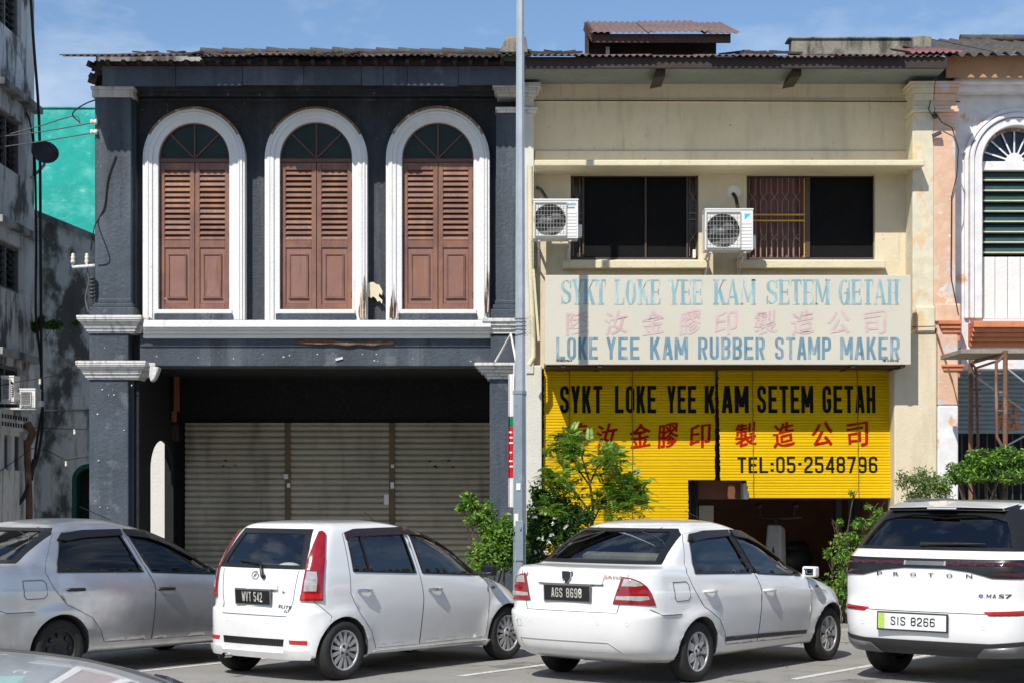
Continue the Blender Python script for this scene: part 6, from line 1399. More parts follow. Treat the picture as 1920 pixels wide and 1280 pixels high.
def mirror_part(c, x, z, mat, y=.84, gl='B'):
    for sg in (-1, 1):
        m = MB(); m.obox(Matrix.Translation((x + .01, sg * (y + .08), z)), .09, .155, .11); m.bar((x + .02, sg * (y - .06), z - .06), (x, sg * (y + .06), z - .04), .06, .04); o = m.build('door_mirror', mat, c.t, bevel=.038, seg=3)
        m = MB(); m.obox(Matrix.Translation((x - .034, sg * (y + .08), z)), .006, .105, .068); m.build('mirror_glass', M['mirrorg'], o)

def handles(c, xs, mat, w=.2, dz=.0, cupm=None):
    for (x, z) in xs:
        for sg, ax in ((-1, 'R'), (1, 'L')):
            h, n = c.hit(x, z, ax); m = MB(); a, b = h + Vector((-w / 2, 0, .005)), h + Vector((w / 2, 0, 0)); nn = Vector((0, sg, 0))
            m.tube([a, a + nn * .028 + Vector((.02, 0, 0)), (a + b) / 2 + nn * .036, b + nn * .028 - Vector((.02, 0, 0)), b], [.012, .016, .017, .016, .012], 8); m.build('door_handle', mat, c.t)

def plate(c, y, z, w, h, x, ch, frame, face, txt, mat_t, tilt=0, band=False, fs=(.1, .9, .18, .86), lsp=1., stem=.3):
    Mx = Matrix.Translation((x, y, z)) @ Matrix.Rotation(R(tilt), 4, 'Y')
    p = MB(); p.obox(Mx, .016, w + .03, h + .03); pl = p.build('number_plate', M[frame], c.t, bevel=.004, seg=1)
    m = MB(); m.obox(Mx @ Matrix.Translation((-.0095, 0, 0)), .004, w, h); m.build('plate_face', M[face], pl)
    m = MB(); u0, u1, v0, v1 = fs
    for vs, fc, k in block_text(ch, 1, stem=stem, bar=.14, gap=.3): m.add([Mx @ Vector((-.0135 - k * .0004, w * (.5 - (u0 + (u1 - u0) * u)), h * (-.5 + v0 + (v1 - v0) * v))) for u, v in vs], fc); m.build('plate_characters', M[mat_t], pl)
    if band: m = MB(); m.obox(Mx @ Matrix.Translation((-.012, w * .45, 0)), .003, w * .095, h * .96); m.build('plate_band', M['plgreen'], pl)
    return pl

# ---------------------------------------------------------------- three-box saloon (white one, silver one and the near one)
SAL = [(.20, -.60, .20, 2.72, .70, .2, .3), (.24, -.76, .21, 2.98, .76, .25, .4), (.32, -.87, .30, 3.10, .80, .28, .45), (.48, -.925, .45, 3.25, .825, .28, .48), (.62, -.94, .55, 3.18, .838, .28, .48),
       (.655, -.915, .61, 3.14, .842, .27, .45), (.67, -.89, .64, 3.12, .842, .27, .45), (.80, -.885, .71, 3.03, .843, .26, .42), (.845, -.88, .735, 2.97, .842, .26, .42), (.87, -.878, .75, 2.94, .834, .26, .42), (.92, -.875, .775, 2.88, .824, .25, .42), (1.015, -.86, .84, 2.64, .805, .24, .42), (1.05, -.835, .90, 2.42, .785, .22, .42),
       (1.062, -.76, .925, 2.33, .78, .21, .4), (1.075, -.56, .955, 2.22, .765, .19, .38), (1.09, -.50, .975, 2.14, .75, .18, .35), (1.20, -.33, 1.12, 1.88, .70, .16, .3), (1.33, -.11, 1.28, 1.56, .635, .16, .3), (1.41, .06, 1.385, 1.28, .58, .16, .3),
       (1.447, .20, 1.44, 1.06, .51, .18, .25), (1.468, .36, 1.466, .93, .40, .2, .2), (1.48, .50, 1.478, .82, .22, .1, .1), (1.483, .62, 1.482, .70, .05, .02, .02)]
S_RW = [(.07, .985), (.0, 1.0), (.1, 1.27), (.17, 1.315), (.4, 1.34), (.84, 1.345), (.885, 1.3), (1.0, .965)]
S_RW = [(-.02, .995), (.1, 1.26), (.17, 1.315), (.4, 1.343), (.83, 1.348), (1.0, .962)]
S_FW = [(1.11, .955), (.93, 1.345), (1.18, 1.325), (1.45, 1.235), (1.7, 1.11), (1.93, .965), (2.0, .90)]
def saloon(label, pos, head, pm, wheel_style, handle_mat, glass_r, glass_s, group, detailed=True, name='parked_car'):
    c = Car(name, label, SAL, pos, head, pm, [(0, .27), (2.55, .27)], group=group)
    rear = [(-.60, 1.105), (.60, 1.105), (.53, 1.33), (.48, 1.375), (-.48, 1.375), (-.53, 1.33)]
    front = [(-.62, 1.0), (.62, 1.0), (.54, 1.33), (-.54, 1.33)]
    c.finish_body([S_RW, S_FW], front, rear)
    c.patch('rear_glass', glass_r, rear, 'B', -.002, sheet=True); c.patch('windscreen', glass_r, front, 'F', -.002, sheet=True)
    # black bands round the glass
    c.patch('glass_border', 'trim', [(-.665, 1.085), (.665, 1.085), (.585, 1.345), (.52, 1.397), (-.52, 1.397), (-.585, 1.345)], 'B', .007, .014, holes=[[(-.6, 1.112), (.6, 1.112), (.53, 1.33), (.48, 1.37), (-.48, 1.37), (-.53, 1.33)]], step=.04)
    for W_ in (S_RW, S_FW): c.patch('door_glass', glass_s, W_, 'R', -.004, sheet=True, both=True)
    # doors, frames and gaps
    rd = [(-.155, 1.0), (.02, 1.29), (.09, 1.35), (.3, 1.375), (.88, 1.378), (1.055, .96), (1.11, .83), (1.09, .3), (.52, .31), (.47, .42), (.36, .55), (.06, .69), (-.07, .83)]
    fd = [(1.065, .958), (.89, 1.378), (1.2, 1.355), (1.5, 1.25), (1.74, 1.125), (2.02, .96), (2.11, .86), (2.13, .72), (2.11, .36), (2.0, .285), (1.1, .3), (1.12, .83)]
    for D, W_ in ((rd, S_RW), (fd, S_FW)): c.patch('door', pm, D, 'R', .004, .01, holes=[W_], both=True)
    m = MB()
    for D in (rd, fd): c.line(m, D, 'R', .0035, .0012, close=True, both=True)
    c.line(m, [(-.41, .93), (-.2, .93), (-.16, .9), (-.16, .79), (-.2, .76), (-.38, .76), (-.41, .79)], 'R', .004, .001, close=True)
    c.line(m, [(-.72, .70), (-.6, .645), (-.3, .64)], 'R', .004, .001, both=True)
    c.line(m, [(.60, 1.03), (.50, .665), (-.50, .665), (-.60, 1.03)], 'B', .0036, .001)
    c.line(m, [(-.36, 1.1), (-.02, 1.37), (.1, 1.41)], 'R', .003, .001, both=True)
    m.build('panel_gaps', M['seam'], c.t)
    m = MB()
    for W_ in (S_RW, S_FW): c.line(m, W_, 'R', .009, .006, close=True, both=True)
    c.patch('', 'trim', [(.83, 1.348), (1.0, .962), (1.11, .955), (.93, 1.345)], 'R', .006, .01, both=True, mb=m) if handle_mat != 'trim' else None
    c.patch('', 'trim', [(-.02, .995), (.1, 1.26), (.15, 1.0)] if 0 else [(-.02, .995), (.045, 1.14), (.11, .985)], 'R', .006, .01, both=True, mb=m)
    m.build('window_trim', M['trim'], c.t)
    c.patch('door_visor', 'trim', [(.08, 1.285), (.15, 1.345), (.4, 1.37), (.86, 1.372), (.87, 1.315), (.4, 1.30), (.19, 1.275)], 'R', .022, .02, both=True)
    c.patch('door_visor', 'trim', [(.9, 1.372), (1.2, 1.345), (1.48, 1.25), (1.8, 1.06), (1.72, 1.055), (1.42, 1.2), (1.18, 1.28), (.93, 1.31)], 'R', .022, .02, both=True)
    handles(c, [(.16, .825), (1.25, .785)], M[handle_mat] if isinstance(handle_mat, str) else handle_mat)
    mirror_part(c, 2.1, .935, pm, .76)
    for wx in (0, 2.55):
        for sg in (-1, 1): c.wheel(wx, sg, .28, .185, wheel_style, .17, .735)
    seat_set(c, [1.25], 1.22, .8); 
    m = MB(); m.obox(Matrix.Translation((.15, 0, 1.02)) @ Matrix.Rotation(R(-20), 4, 'Y'), .12, 1.1, .3); m.build('rear_seat', M['carseat'], c.t, bevel=.04)
    m = MB(); m.box(-.42, .1, -.58, .58, 1.06, 1.095); m.build('parcel_shelf', M['carbeige'], c.t)
    m = MB(); m.lathe([(.165, -.012), (.18, 0), (.165, .012), (.165, -.012)], Matrix.Translation((1.72, -.36, 1.0)) @ Matrix.Rotation(R(65), 4, 'Y'), 24); m.build('steering_wheel', M['carin'], c.t)
    m = MB(); m.obox(Matrix.Translation((1.9, 0, .94)), .3, 1.2, .12); m.build('dashboard', M['carin'], c.t, bevel=.03)
    # lamps: wedge on each rear corner
    lamp = [(1167, 1081), (1192, 1087), (1211, 1098), (1223, 1115), (1229, 1133), (1150, 1131)]
    return c
# the white saloon stands first: its lamp outline is measured on it and reused
RW = Vector((1.711, 15.642, 0)) + lv * .82
c = saloon('white saloon with dark number plate AGS 8698, parked beside the small hatchback', RW, HEAD, M['pwhite'], 'seven', 'pwhite', 'gtint', 'gtint', 'cars parked at an angle along the kerb')
whites = c
def saloon_rear(c, plate_txt, badge):
    R_ = [(-.555, .77), (-.50, .99), (-.535, 1.0), (-.60, .99)]
    lamp = [(1167, 1081), (1185, 1084), (1200, 1090), (1212, 1099), (1221, 1112), (1229, 1134), (1150, 1131), (1155, 1115)]
    clear = [(1156, 1117), (1155, 1123), (1200, 1126), (1217, 1123), (1215, 1117)]; clear2 = [(1171, 1084), (1166, 1098), (1192, 1099), (1206, 1097), (1198, 1091), (1184, 1086)]
    keep_mi = c.mi; c.mi = whites.mi                   # measured on the white one
    for ax in 'PQ':
        o = c.patch('tail_light', 'lred', lamp, ax, .012, .03, step=5); c.patch('lamp_lens', 'lclear', clear, ax, .0145, .01, par=o, step=4); c.patch('lamp_lens', 'lclear', clear2, ax, .0145, .01, par=o, step=4)
        m = MB(); c.line(m, lamp, ax, .004, .008, close=True); m.build('lamp_seal', M['seam'], o)
    c.mi = keep_mi
    c.patch('boot_garnish', c.pm, [(.36, .975), (-.36, .975), (-.345, .915), (.35, .915)], 'B', .02, .03)
    m = MB(); c.line(m, [(.36, .912), (-.36, .912)], 'B', .006, .012); m.build('garnish_shadow_gap', M['seam'], c.t)
    if plate_txt: plate(c, .02, .83, .50, .135, -.892, plate_txt, 'greyclad', 'plateb', plate_txt, 'pltxt', -3, fs=(.16, .84, .2, .84), lsp=1.0)
    # bumper: sensors, hook cover, lower crease
    m = MB()
    for y in (.45, -.33, .12 * 0 + .62, -.62): 
        h, n = c.hit(y, .575, 'B'); m.lathe([(.012, 0), (.014, .003), (.018, .003), (.02, 0)], Matrix.Translation(h) @ n.to_track_quat('Z', 'Y').to_matrix().to_4x4(), 12)
    m.build('parking_sensor', c.pm, c.t)
    m = MB(); c.line(m, [(.56, .31), (.58, .40), (-.42, .40), (-.55, .31)], 'B', .006, .0); c.line(m, [(.60, .51), (.60, .57), (.55, .57), (.55, .51)], 'B', .003, .001, close=True); m.build('bumper_crease', surf('bumper_crease_shade', (.4, .39, .38), .5, .1), c.t)
    if badge:
        h, n = c.hit(.02, .98, 'B'); m = MB(); pts = [(.048, .045), (-.048, .045), (-.046, -.015), (0, -.075), (.046, -.015)]
        m.add([h + Vector((-.034, y, z)) for y, z in pts] + [h + Vector((0, y, z)) for y, z in pts], [(0, 1, 2, 3, 4), (9, 8, 7, 6, 5)] + [(i, (i + 1) % 5, 5 + (i + 1) % 5, 5 + i) for i in range(5)]); m.build('badge', M['badged'], c.t, bevel=.004)
        m = MB(); m.tube([h + Vector((-.036, y, z)) for y, z in pts + pts[:1]], .006, 6); m.build('badge_rim', M['chrome'], c.t)
        c.text('badge_lettering', 'SAGA', 'gold', [(-.36, .998), (-.555, .996), (-.555, .968), (-.36, .97)], 'B', .02, .014)
        c.text('badge_lettering', '1.3', 'badged', [(.565, 1.0), (.51, 1.0), (.51, .97), (.565, .97)], 'B', .02, .006)
saloon_rear(c, 'AGS 8698', True)
c.patch('door_moulding', 'darkclad', [(.49, .345), (.49, .385), (1.085, .375), (1.085, .335)], 'R', .016, .016, both=True); c.patch('door_moulding', 'darkclad', [(1.105, .335), (1.105, .375), (2.07, .35), (2.07, .315)], 'R', .016, .016, both=True)
m = MB(); h, n = c.hit(2.28, .78, 'R'); m.ball(h, .035, .012, .016); h, n = c.hit(2.28, .78, 'L'); m.ball(h, .035, .012, .016); m.build('side_repeater', M['gold'], c.t)
for sg in (-1, 1): c.patch('headlight', 'lclear', [(sg * .45, .60), (sg * .74, .64), (sg * .76, .74), (sg * .5, .70)], 'F', .006, .01)
m = MB(); m.tube([(.95, -.3, 1.46), (.6, -.3, 1.56)], .004, 5); m.build('aerial', M['cable'], c.t)
c.place()

# the silver saloon
W0 = Vector((-4.206, 15.909, 0)) + lv * .82
c = saloon('silver saloon with blotchy faded paint, black door handles and black steel wheels', W0, HEAD, M['psilver'], 'steel', 'trim', 'gback', 'gdark', 'cars parked at an angle along the kerb')
saloon_rear(c, None, False)
m = MB(); m.tube([(1.0, -.3, 1.46), (.62, -.3, 1.6)], .004, 5); m.build('aerial', M['cable'], c.t)
c.place()

# ---------------------------------------------------------------- white hatchback
HAT = [(0.2, -0.16, 0.18, 2.7, 0.6, 0.15, 0.3), (0.215, -0.35, 0.185, 2.9, 0.68, 0.2, 0.4), (0.23, -0.405, 0.2, 2.95, 0.7, 0.2, 0.42), (0.34, -0.422, 0.3, 3.0, 0.715, 0.2, 0.45), (0.5, -0.422, 0.42, 3.03, 0.728, 0.2, 0.45), (0.64, -0.412, 0.54, 3.03, 0.738, 0.2, 0.45), (0.665, -0.38, 0.58, 3.0, 0.74, 0.2, 0.42), (0.82, -0.368, 0.68, 2.9, 0.738, 0.19, 0.42), (0.94, -0.352, 0.76, 2.76, 0.728, 0.19, 0.42), (1.02, -0.335, 0.825, 2.56, 0.715, 0.18, 0.42), (1.055, -0.315, 0.88, 2.38, 0.705, 0.17, 0.4), (1.14, -0.275, 0.965, 2.2, 0.685, 0.16, 0.35), (1.25, -0.21, 1.11, 1.96, 0.652, 0.15, 0.3), (1.36, -0.135, 1.28, 1.62, 0.61, 0.14, 0.3), (1.41, -0.09, 1.365, 1.38, 0.575, 0.14, 0.28), (1.438, -0.047, 1.42, 1.17, 0.52, 0.15, 0.25), (1.457, 0.047, 1.452, 0.98, 0.42, 0.15, 0.2), (1.47, 0.2, 1.468, 0.85, 0.25, 0.1, 0.1), (1.474, 0.38, 1.473, 0.6, 0.04, 0.02, 0.02)]
H_RW = [(.2, 1.0), (.2, 1.3), (.26, 1.335), (.99, 1.345), (1.075, .955)]
H_FW = [(1.175, .95), (1.09, 1.345), (1.33, 1.325), (1.6, 1.245), (1.9, 1.07), (2.07, .935), (2.1, .895)]
VP0 = Vector((-1.5775, 15.775, 0)) + lv * .74
c = Car('parked_car', 'white small hatchback with tall red tail lamps and plate WVT 542', HAT, VP0, HEAD, M['pwhite'], [(.05, .265), (2.5, .265)], arch_r=.325, flare=.028, bow=(.05, .16), group='cars parked at an angle along the kerb')
h_rear = [(-.535, 1.05), (.535, 1.05), (.50, 1.2), (.43, 1.365), (-.43, 1.365), (-.50, 1.2)]; h_front = [(-.58, .98), (.58, .98), (.5, 1.32), (-.5, 1.32)]
c.finish_body([H_RW, H_FW], h_front, h_rear)
c.patch('rear_glass', 'gtint', h_rear, 'B', -.002, sheet=True); c.patch('windscreen', 'gtint', h_front, 'F', -.002, sheet=True)
c.patch('glass_border', 'trim', [(-.565, 1.03), (.565, 1.03), (.525, 1.21), (.455, 1.395), (-.455, 1.395), (-.525, 1.21)], 'B', .006, .012, holes=[[(-.5, 1.065), (.5, 1.065), (.455, 1.2), (.4, 1.35), (-.4, 1.35), (-.455, 1.2)]], step=.04)
for W_ in (H_RW, H_FW): c.patch('door_glass', 'gtint', W_, 'R', -.004, sheet=True, both=True)
rd = [(.15, 1.01), (.155, 1.35), (.25, 1.372), (1.04, 1.378), (1.125, .95), (1.155, .7), (1.12, .26), (.5, .265), (.43, .42), (.25, .61), (.14, .8)]
fd = [(1.13, .95), (1.05, 1.378), (1.35, 1.358), (1.63, 1.27), (1.94, 1.09), (2.12, .95), (2.175, .85), (2.19, .65), (2.13, .265), (1.13, .262), (1.163, .7)]
for D, W_ in ((rd, H_RW), (fd, H_FW)): c.patch('door', 'pwhite', D, 'R', .004, .01, holes=[W_], both=True)
m = MB()
for D in (rd, fd): c.line(m, D, 'R', .0035, .0012, close=True, both=True)
c.line(m, [(.50, 1.02), (.47, .75), (.42, .60), (-.42, .60), (-.47, .75), (-.50, 1.02)], 'B', .0036, .001)
c.line(m, [(-.28, .74), (-.12, .6), (-.17, .46)], 'R', .003, .001, both=True); c.line(m, [(.2, .455), (.0, .455)], 'T', .003) if 0 else None
m.build('panel_gaps', M['seam'], c.t)
m = MB()
for W_ in (H_RW, H_FW): c.line(m, W_, 'R', .009, .006, close=True, both=True)
c.line(m, [(.42, .985), (.38, 1.32)], 'R', .012, .002, both=True); c.patch('', 'trim', [(2.02, .93), (1.9, 1.07), (2.1, .95), (2.1, .895), (1.98, .9)], 'R', .006, .01, both=True, mb=m)
m.build('window_trim', M['trim'], c.t)
vis = surf('smoked_purple_visor', (.03, .018, .022), .2, .2, 4)
M['vis'] = vis
c.patch('door_visor', 'vis', [(.18, 1.295), (.18, 1.36), (.3, 1.385), (1.03, 1.39), (1.04, 1.325), (.3, 1.318)], 'R', .02, .02, both=True); c.patch('door_visor', 'vis', [(1.05, 1.39), (1.35, 1.37), (1.64, 1.28), (1.95, 1.1), (1.87, 1.09), (1.58, 1.235), (1.32, 1.305), (1.06, 1.325)], 'R', .02, .02, both=True)
handles(c, [(.32, .815), (1.33, .78)], M['chrome'], .19)
mirror_part(c, 2.12, .94, M['trim'], .70)
for wx in (.05, 2.5):
    for sg in (-1, 1): c.wheel(wx, sg, .277, .19, 'multi', .165, .66)
seat_set(c, [1.2], 1.2, .8, (-.32, .32), .42); seat_set(c, [.25], 1.16, .8, (-.3, .3), .5)
m = MB(); m.lathe([(.165, -.012), (.18, 0), (.165, .012), (.165, -.012)], Matrix.Translation((1.75, -.32, .99)) @ Matrix.Rotation(R(65), 4, 'Y'), 24); m.build('steering_wheel', M['carin'], c.t)
m = MB(); m.obox(Matrix.Translation((1.92, 0, .93)), .3, 1.1, .12); m.build('dashboard', M['carin'], c.t, bevel=.03)
m = MB(); m.ball((-.06, -.12, 1.03), .1, .13, .05); m.build('white_cloth', M['plastic'], c.t)
# tall tail lamps in the rear corners
lamp = [(598, 998), (604, 996), (610, 1001), (608, 1047), (605, 1088), (604, 1125), (564, 1125), (567, 1105), (570.5, 1085), (577, 1053), (588, 1021)]
clr = [(576, 1071), (593, 1072), (594.5, 1087), (592.5, 1108), (571, 1108), (573, 1088)]; low = [(568, 1112), (602, 1112), (602, 1122), (567, 1122)]
for ax in 'PQ':
    o = c.patch('tail_light', 'lred', lamp, ax, .022, .04, step=4); c.patch('lamp_lens', 'lclear', clr, ax, .0245, .01, par=o, step=4); c.patch('lamp_lens', 'reflector', low, ax, .0245, .01, par=o, step=4)
    m = MB(); c.line(m, lamp, ax, .004, .008, close=True); m.build('lamp_seal', M['seam'], o)
c.patch('hatch_grip', 'pwhite', [(.285, .875), (.285, .84), (-.285, .84), (-.285, .875), (-.26, .892), (.26, .892)], 'B', .03, .04)
plate(c, .02, .765, .47, .125, -.392, '', 'greyclad', 'plateb', '', 'pltxt', -4, fs=(.2, .8, .16, .88)) if 0 else plate(c, .02, .765, .45, .125, -.392, 'WVT 542', 'greyclad', 'plateb', '', 'pltxt', -4, fs=(.2, .8, .16, .88))
m = MB(); h, n = c.hit(.03, .965, 'B'); Mx = Matrix.Translation(h + n * .008) @ n.to_track_quat('Z', 'Y').to_matrix().to_4x4()
m.tube([Mx @ Vector((.045 * math.cos(2 * math.pi * i / 24), .036 * math.sin(2 * math.pi * i / 24), 0)) for i in range(25)], .005, 6); m.tube([Mx @ Vector((-.02, -.02, 0)), Mx @ Vector((.0, .015, 0)), Mx @ Vector((-.005, -.01, 0)), Mx @ Vector((.022, .02, 0))], .005, 6); m.build('badge', M['chrome'], c.t)
c.text('badge_lettering', 'ELITE', 'badged', [(-.3, .705), (-.455, .695), (-.455, .665), (-.3, .675)], 'B', .05, .006, slant=.05); c.text('badge_lettering', 'EZi', 'badged', [(-.39, .66), (-.45, .655), (-.45, .635), (-.39, .64)], 'B', .05, .006)
m = MB(); h, n = c.hit(-.35, .82, 'B'); m.lathe([(0, .006), (.014, .006), (.016, 0)], Matrix.Translation(h) @ n.to_track_quat('Z', 'Y').to_matrix().to_4x4(), 12); m.build('hatch_lock', M['chrome'], c.t)
m = MB(); m.tube([c.hit(-.09, .955, 'B')[0] + Vector((-.03, 0, 0)), c.hit(-.07, 1.02, 'B')[0] + Vector((-.04, 0, 0)), c.hit(-.03, 1.08, 'B')[0] + Vector((-.04, 0, 0)), c.hit(.3, 1.10, 'B')[0] + Vector((-.02, 0, 0))], [.018, .016, .013, .008], 8); m.ball(c.hit(-.09, .955, 'B')[0] + Vector((-.015, 0, 0)), .025, .022, .025); m.build('rear_wiper', M['trim'], c.t)
for sg in (-1, 1): c.patch('rear_reflector', 'reflector', [(sg * .46, .385), (sg * .635, .385), (sg * .635, .345), (sg * .47, .35)], 'B', .005, .01)
c.patch('bumper_mesh', 'trim', [(.41, .39), (-.40, .39), (-.39, .325), (.4, .325)], 'B', .003, .01)
m = MB()
for i in range(26): y = -.38 + i * .03; c.line(m, [(y, .385), (y + .015, .357), (y, .33)], 'B', .003, .006)
m.build('bumper_mesh_wire', M['dkgrey'], c.t)
m = MB()
for y in (.36, -.2):
    h, n = c.hit(y, .545, 'B'); m.lathe([(.012, 0), (.014, .003), (.02, .003), (.022, 0)], Matrix.Translation(h) @ n.to_track_quat('Z', 'Y').to_matrix().to_4x4(), 12)
m.build('parking_sensor', M['plastic'], c.t)
c.patch('side_skirt', 'pwhite', [(.39, .155), (.46, .245), (2.2, .235), (2.235, .14)], 'R', .022, .03, both=True)
c.patch('bumper_lip', 'pwhite', [(.66, .25), (.64, .3), (.42, .3), (.4, .27), (-.4, .27), (-.42, .3), (-.64, .3), (-.66, .25), (-.64, .225), (.64, .225)], 'B', .025, .03)
m = MB(); h, n = c.hit(2.27, .76, 'R'); m.ball(h, .035, .012, .016); m.build('side_repeater', M['gold'], c.t)
m = MB(); m.tube([(.95, -.28, 1.455), (.8, -.28, 1.55)], .004, 5); m.build('aerial', M['cable'], c.t)
m = MB(); m.tube([(-.55, .25, .22), (-.46, .25, .215)], .025, 10); m.build('exhaust_pipe', M['chrome'], c.t)
c.place()

# ---------------------------------------------------------------- large white electric car, seen from behind at the right edge
SUV = [(.26, -.62, .26, 3.3, .80, .2, .3), (.28, -.84, .28, 3.45, .86, .25, .4), (.36, -.93, .38, 3.6, .91, .28, .45), (.52, -.965, .52, 3.65, .935, .3, .5), (.66, -.965, .64, 3.66, .945, .3, .5), (.74, -.945, .72, 3.64, .948, .3, .48), (.80, -.935, .78, 3.6, .95, .3, .48), (.96, -.945, .9, 3.45, .945, .3, .45), (1.08, -.94, .98, 3.15, .935, .28, .45), (1.14, -.915, 1.02, 2.9, .92, .27, .42), (1.19, -.86, 1.06, 2.7, .90, .26, .42), (1.225, -.825, 1.1, 2.55, .88, .25, .4),
       (1.38, -.69, 1.27, 2.18, .81, .24, .35), (1.53, -.54, 1.46, 1.75, .725, .22, .3), (1.595, -.46, 1.56, 1.5, .67, .2, .3), (1.635, -.34, 1.615, 1.28, .59, .2, .25), (1.655, -.1, 1.648, 1.05, .45, .15, .2), (1.667, .2, 1.664, .85, .25, .1, .1), (1.67, .4, 1.669, .6, .05, .02, .02)]
SP0 = Vector((3.625, 16.57, 0)) - lv * .85
SH = R(39)
c = Car('parked_car', 'large white car with full width tail lamp bar and plate SIS 8266', SUV, SP0, SH, M['pwhite2'], [(0, .35), (2.75, .35)], arch_r=.4, flare=.025, bow=(.08, .16), group='cars parked at an angle along the kerb')
v_rear = [(-.76, 1.235), (.76, 1.235), (.70, 1.38), (.625, 1.5), (.56, 1.535), (-.56, 1.535), (-.625, 1.5), (-.70, 1.38)]; v_front = [(-.75, 1.15), (.75, 1.15), (.64, 1.52), (-.64, 1.52)]
v_win = [(-.3, 1.25), (-.1, 1.43), (.1, 1.5), (.95, 1.53), (1.25, 1.49), (1.7, 1.33), (2.1, 1.09)]
c.finish_body([v_win], v_front, v_rear)
c.patch('rear_glass', 'gback', v_rear, 'B', -.002, sheet=True); c.patch('windscreen', 'gtint', v_front, 'F', -.002, sheet=True); c.patch('door_glass', 'gback', v_win, 'R', -.004, sheet=True, both=True)
c.patch('glass_border', 'trim', [(-.835, 1.218), (.835, 1.218), (.77, 1.38), (.69, 1.53), (.63, 1.615), (-.63, 1.615), (-.69, 1.53), (-.77, 1.38)], 'B', .009, .016, holes=[[(-.72, 1.245), (.72, 1.245), (.66, 1.38), (.6, 1.47), (.5, 1.5), (.3, 1.53), (-.3, 1.53), (-.5, 1.5), (-.6, 1.47), (-.66, 1.38)]], step=.03)
sp = MB(); sp.add([(-.53, -.56, 1.6), (-.6, 0, 1.612), (-.53, .56, 1.6), (-.25, .6, 1.643), (-.25, 0, 1.66), (-.25, -.6, 1.643), (-.5, -.56, 1.57), (-.565, 0, 1.58), (-.5, .56, 1.57), (-.3, .6, 1.59), (-.3, 0, 1.6), (-.3, -.6, 1.59)], [(0, 1, 4, 5), (1, 2, 3, 4)])
sp.cur = 1; sp.add(sp.v[:12], [(6, 11, 10, 7), (7, 10, 9, 8), (0, 6, 7, 1), (1, 7, 8, 2), (2, 8, 9, 3), (0, 5, 11, 6), (5, 4, 10, 11), (4, 3, 9, 10)]); sp.cur = 2; sp.box(-.6, -.56, -.14, .14, 1.586, 1.6)
sp.build('roof_spoiler', [M['pwhite2'], M['trim'], M['lredd']], c.t, bevel=.006)
c.patch('tail_light', 'trim', [(.925, 1.145), (.5, 1.142), (-.5, 1.142), (-.925, 1.145), (-.93, .98), (-.62, .985), (-.42, 1.035), (-.2, 1.06), (.2, 1.06), (.42, 1.035), (.62, .985), (.93, .98)], 'B', .01, .02, step=.05)
o = c.patch('lamp_strip', 'lredd', [(.915, 1.12), (.2, 1.115), (.2, 1.088), (.915, 1.09)], 'B', .013, .01); c.patch('lamp_strip', 'lredd', [(-.915, 1.12), (-.2, 1.115), (-.2, 1.088), (-.915, 1.09)], 'B', .013, .01)
c.patch('lamp_strip', 'greyclad', [(.185, 1.118), (-.185, 1.118), (-.185, 1.086), (.185, 1.086)], 'B', .0135, .01)
for y in (.192, -.192): c.patch('lamp_end', 'lclear', [(y + .008, 1.12), (y - .008, 1.12), (y - .008, 1.085), (y + .008, 1.085)], 'B', .015, .01)
for sg in (-1, 1): c.patch('lamp_strip', 'lredd', [(sg * .915, 1.04), (sg * .66, 1.03), (sg * .62, 1.01), (sg * .915, 1.0)], 'B', .0135, .01)
for i, (ch, y) in enumerate(zip('PROTON', (.445, .275, .105, -.065, -.24, -.42))): c.text('badge_lettering', ch, 'badged', [(y + .028, 1.018), (y - .028, 1.018), (y - .028, .985), (y + .028, .985)], 'B', .02, .012)
c.text('badge_lettering', 'e', 'blueb', [(-.5, .845), (-.54, .845), (-.54, .815), (-.5, .815)], 'B', .05, .007); c.text('badge_lettering', '.MA', 'badged', [(-.545, .848), (-.655, .849), (-.655, .815), (-.545, .813)], 'B', .025, .007, slant=.04, block=1); c.text('badge_lettering', 'S7', 'badged', [(-.675, .849), (-.775, .85), (-.775, .814), (-.675, .815)], 'B', .025, .007, slant=.04)
plate(c, .1, .575, .66, .14, -.985, 'SIS 8266', 'darkclad', 'platew', '', 'blk', 2, True, (.19, .84, .24, .8), stem=.2)
c.patch('lower_cladding', 'darkclad', [(.97, .44), (.97, .30), (.5, .28), (-.5, .28), (-.97, .30), (-.97, .44), (-.5, .395), (.5, .395)] if 0 else [(.9, .44), (.88, .285), (-.88, .285), (-.9, .44), (-.6, .41), (.6, .41)], 'B', .012, .03)
for sg in (-1, 1): c.patch('bumper_insert', 'greyclad', [(sg * .885, .40), (sg * .55, .37), (sg * .45, .29), (sg * .87, .30)], 'B', .02, .02)
for sg in (-1, 1): c.patch('rear_reflector', 'reflector', [(sg * .93, .71), (sg * .55, .69), (sg * .60, .655), (sg * .93, .665)], 'B', .006, .012)
m = MB(); c.line(m, [(.89, 1.0), (.87, .68)], 'B', .004, .001); c.line(m, [(-.89, 1.2), (-.90, .9), (-.86, .68)], 'B', .004, .001); c.line(m, [(.87, .68), (.5, .67), (-.5, .67), (-.86, .68)], 'B', .0036, .001); m.build('panel_gaps', M['seam'], c.t)
m = MB()
for y in (.62, -.55):
    h, n = c.hit(y, .55, 'B'); m.lathe([(.012, 0), (.014, .003), (.02, .003), (.022, 0)], Matrix.Translation(h) @ n.to_track_quat('Z', 'Y').to_matrix().to_4x4(), 12)
m.build('parking_sensor', M['plastic'], c.t)
m = MB(); q = [c.hit(y, z, 'B')[0] + Vector((-.03, 0, 0)) for y, z in ((.1, 1.272), (-.02, 1.275), (-.32, 1.28), (-.5, 1.282))]; m.tube(q, [.022, .018, .014, .006], 8); m.build('rear_wiper', M['trim'], c.t)
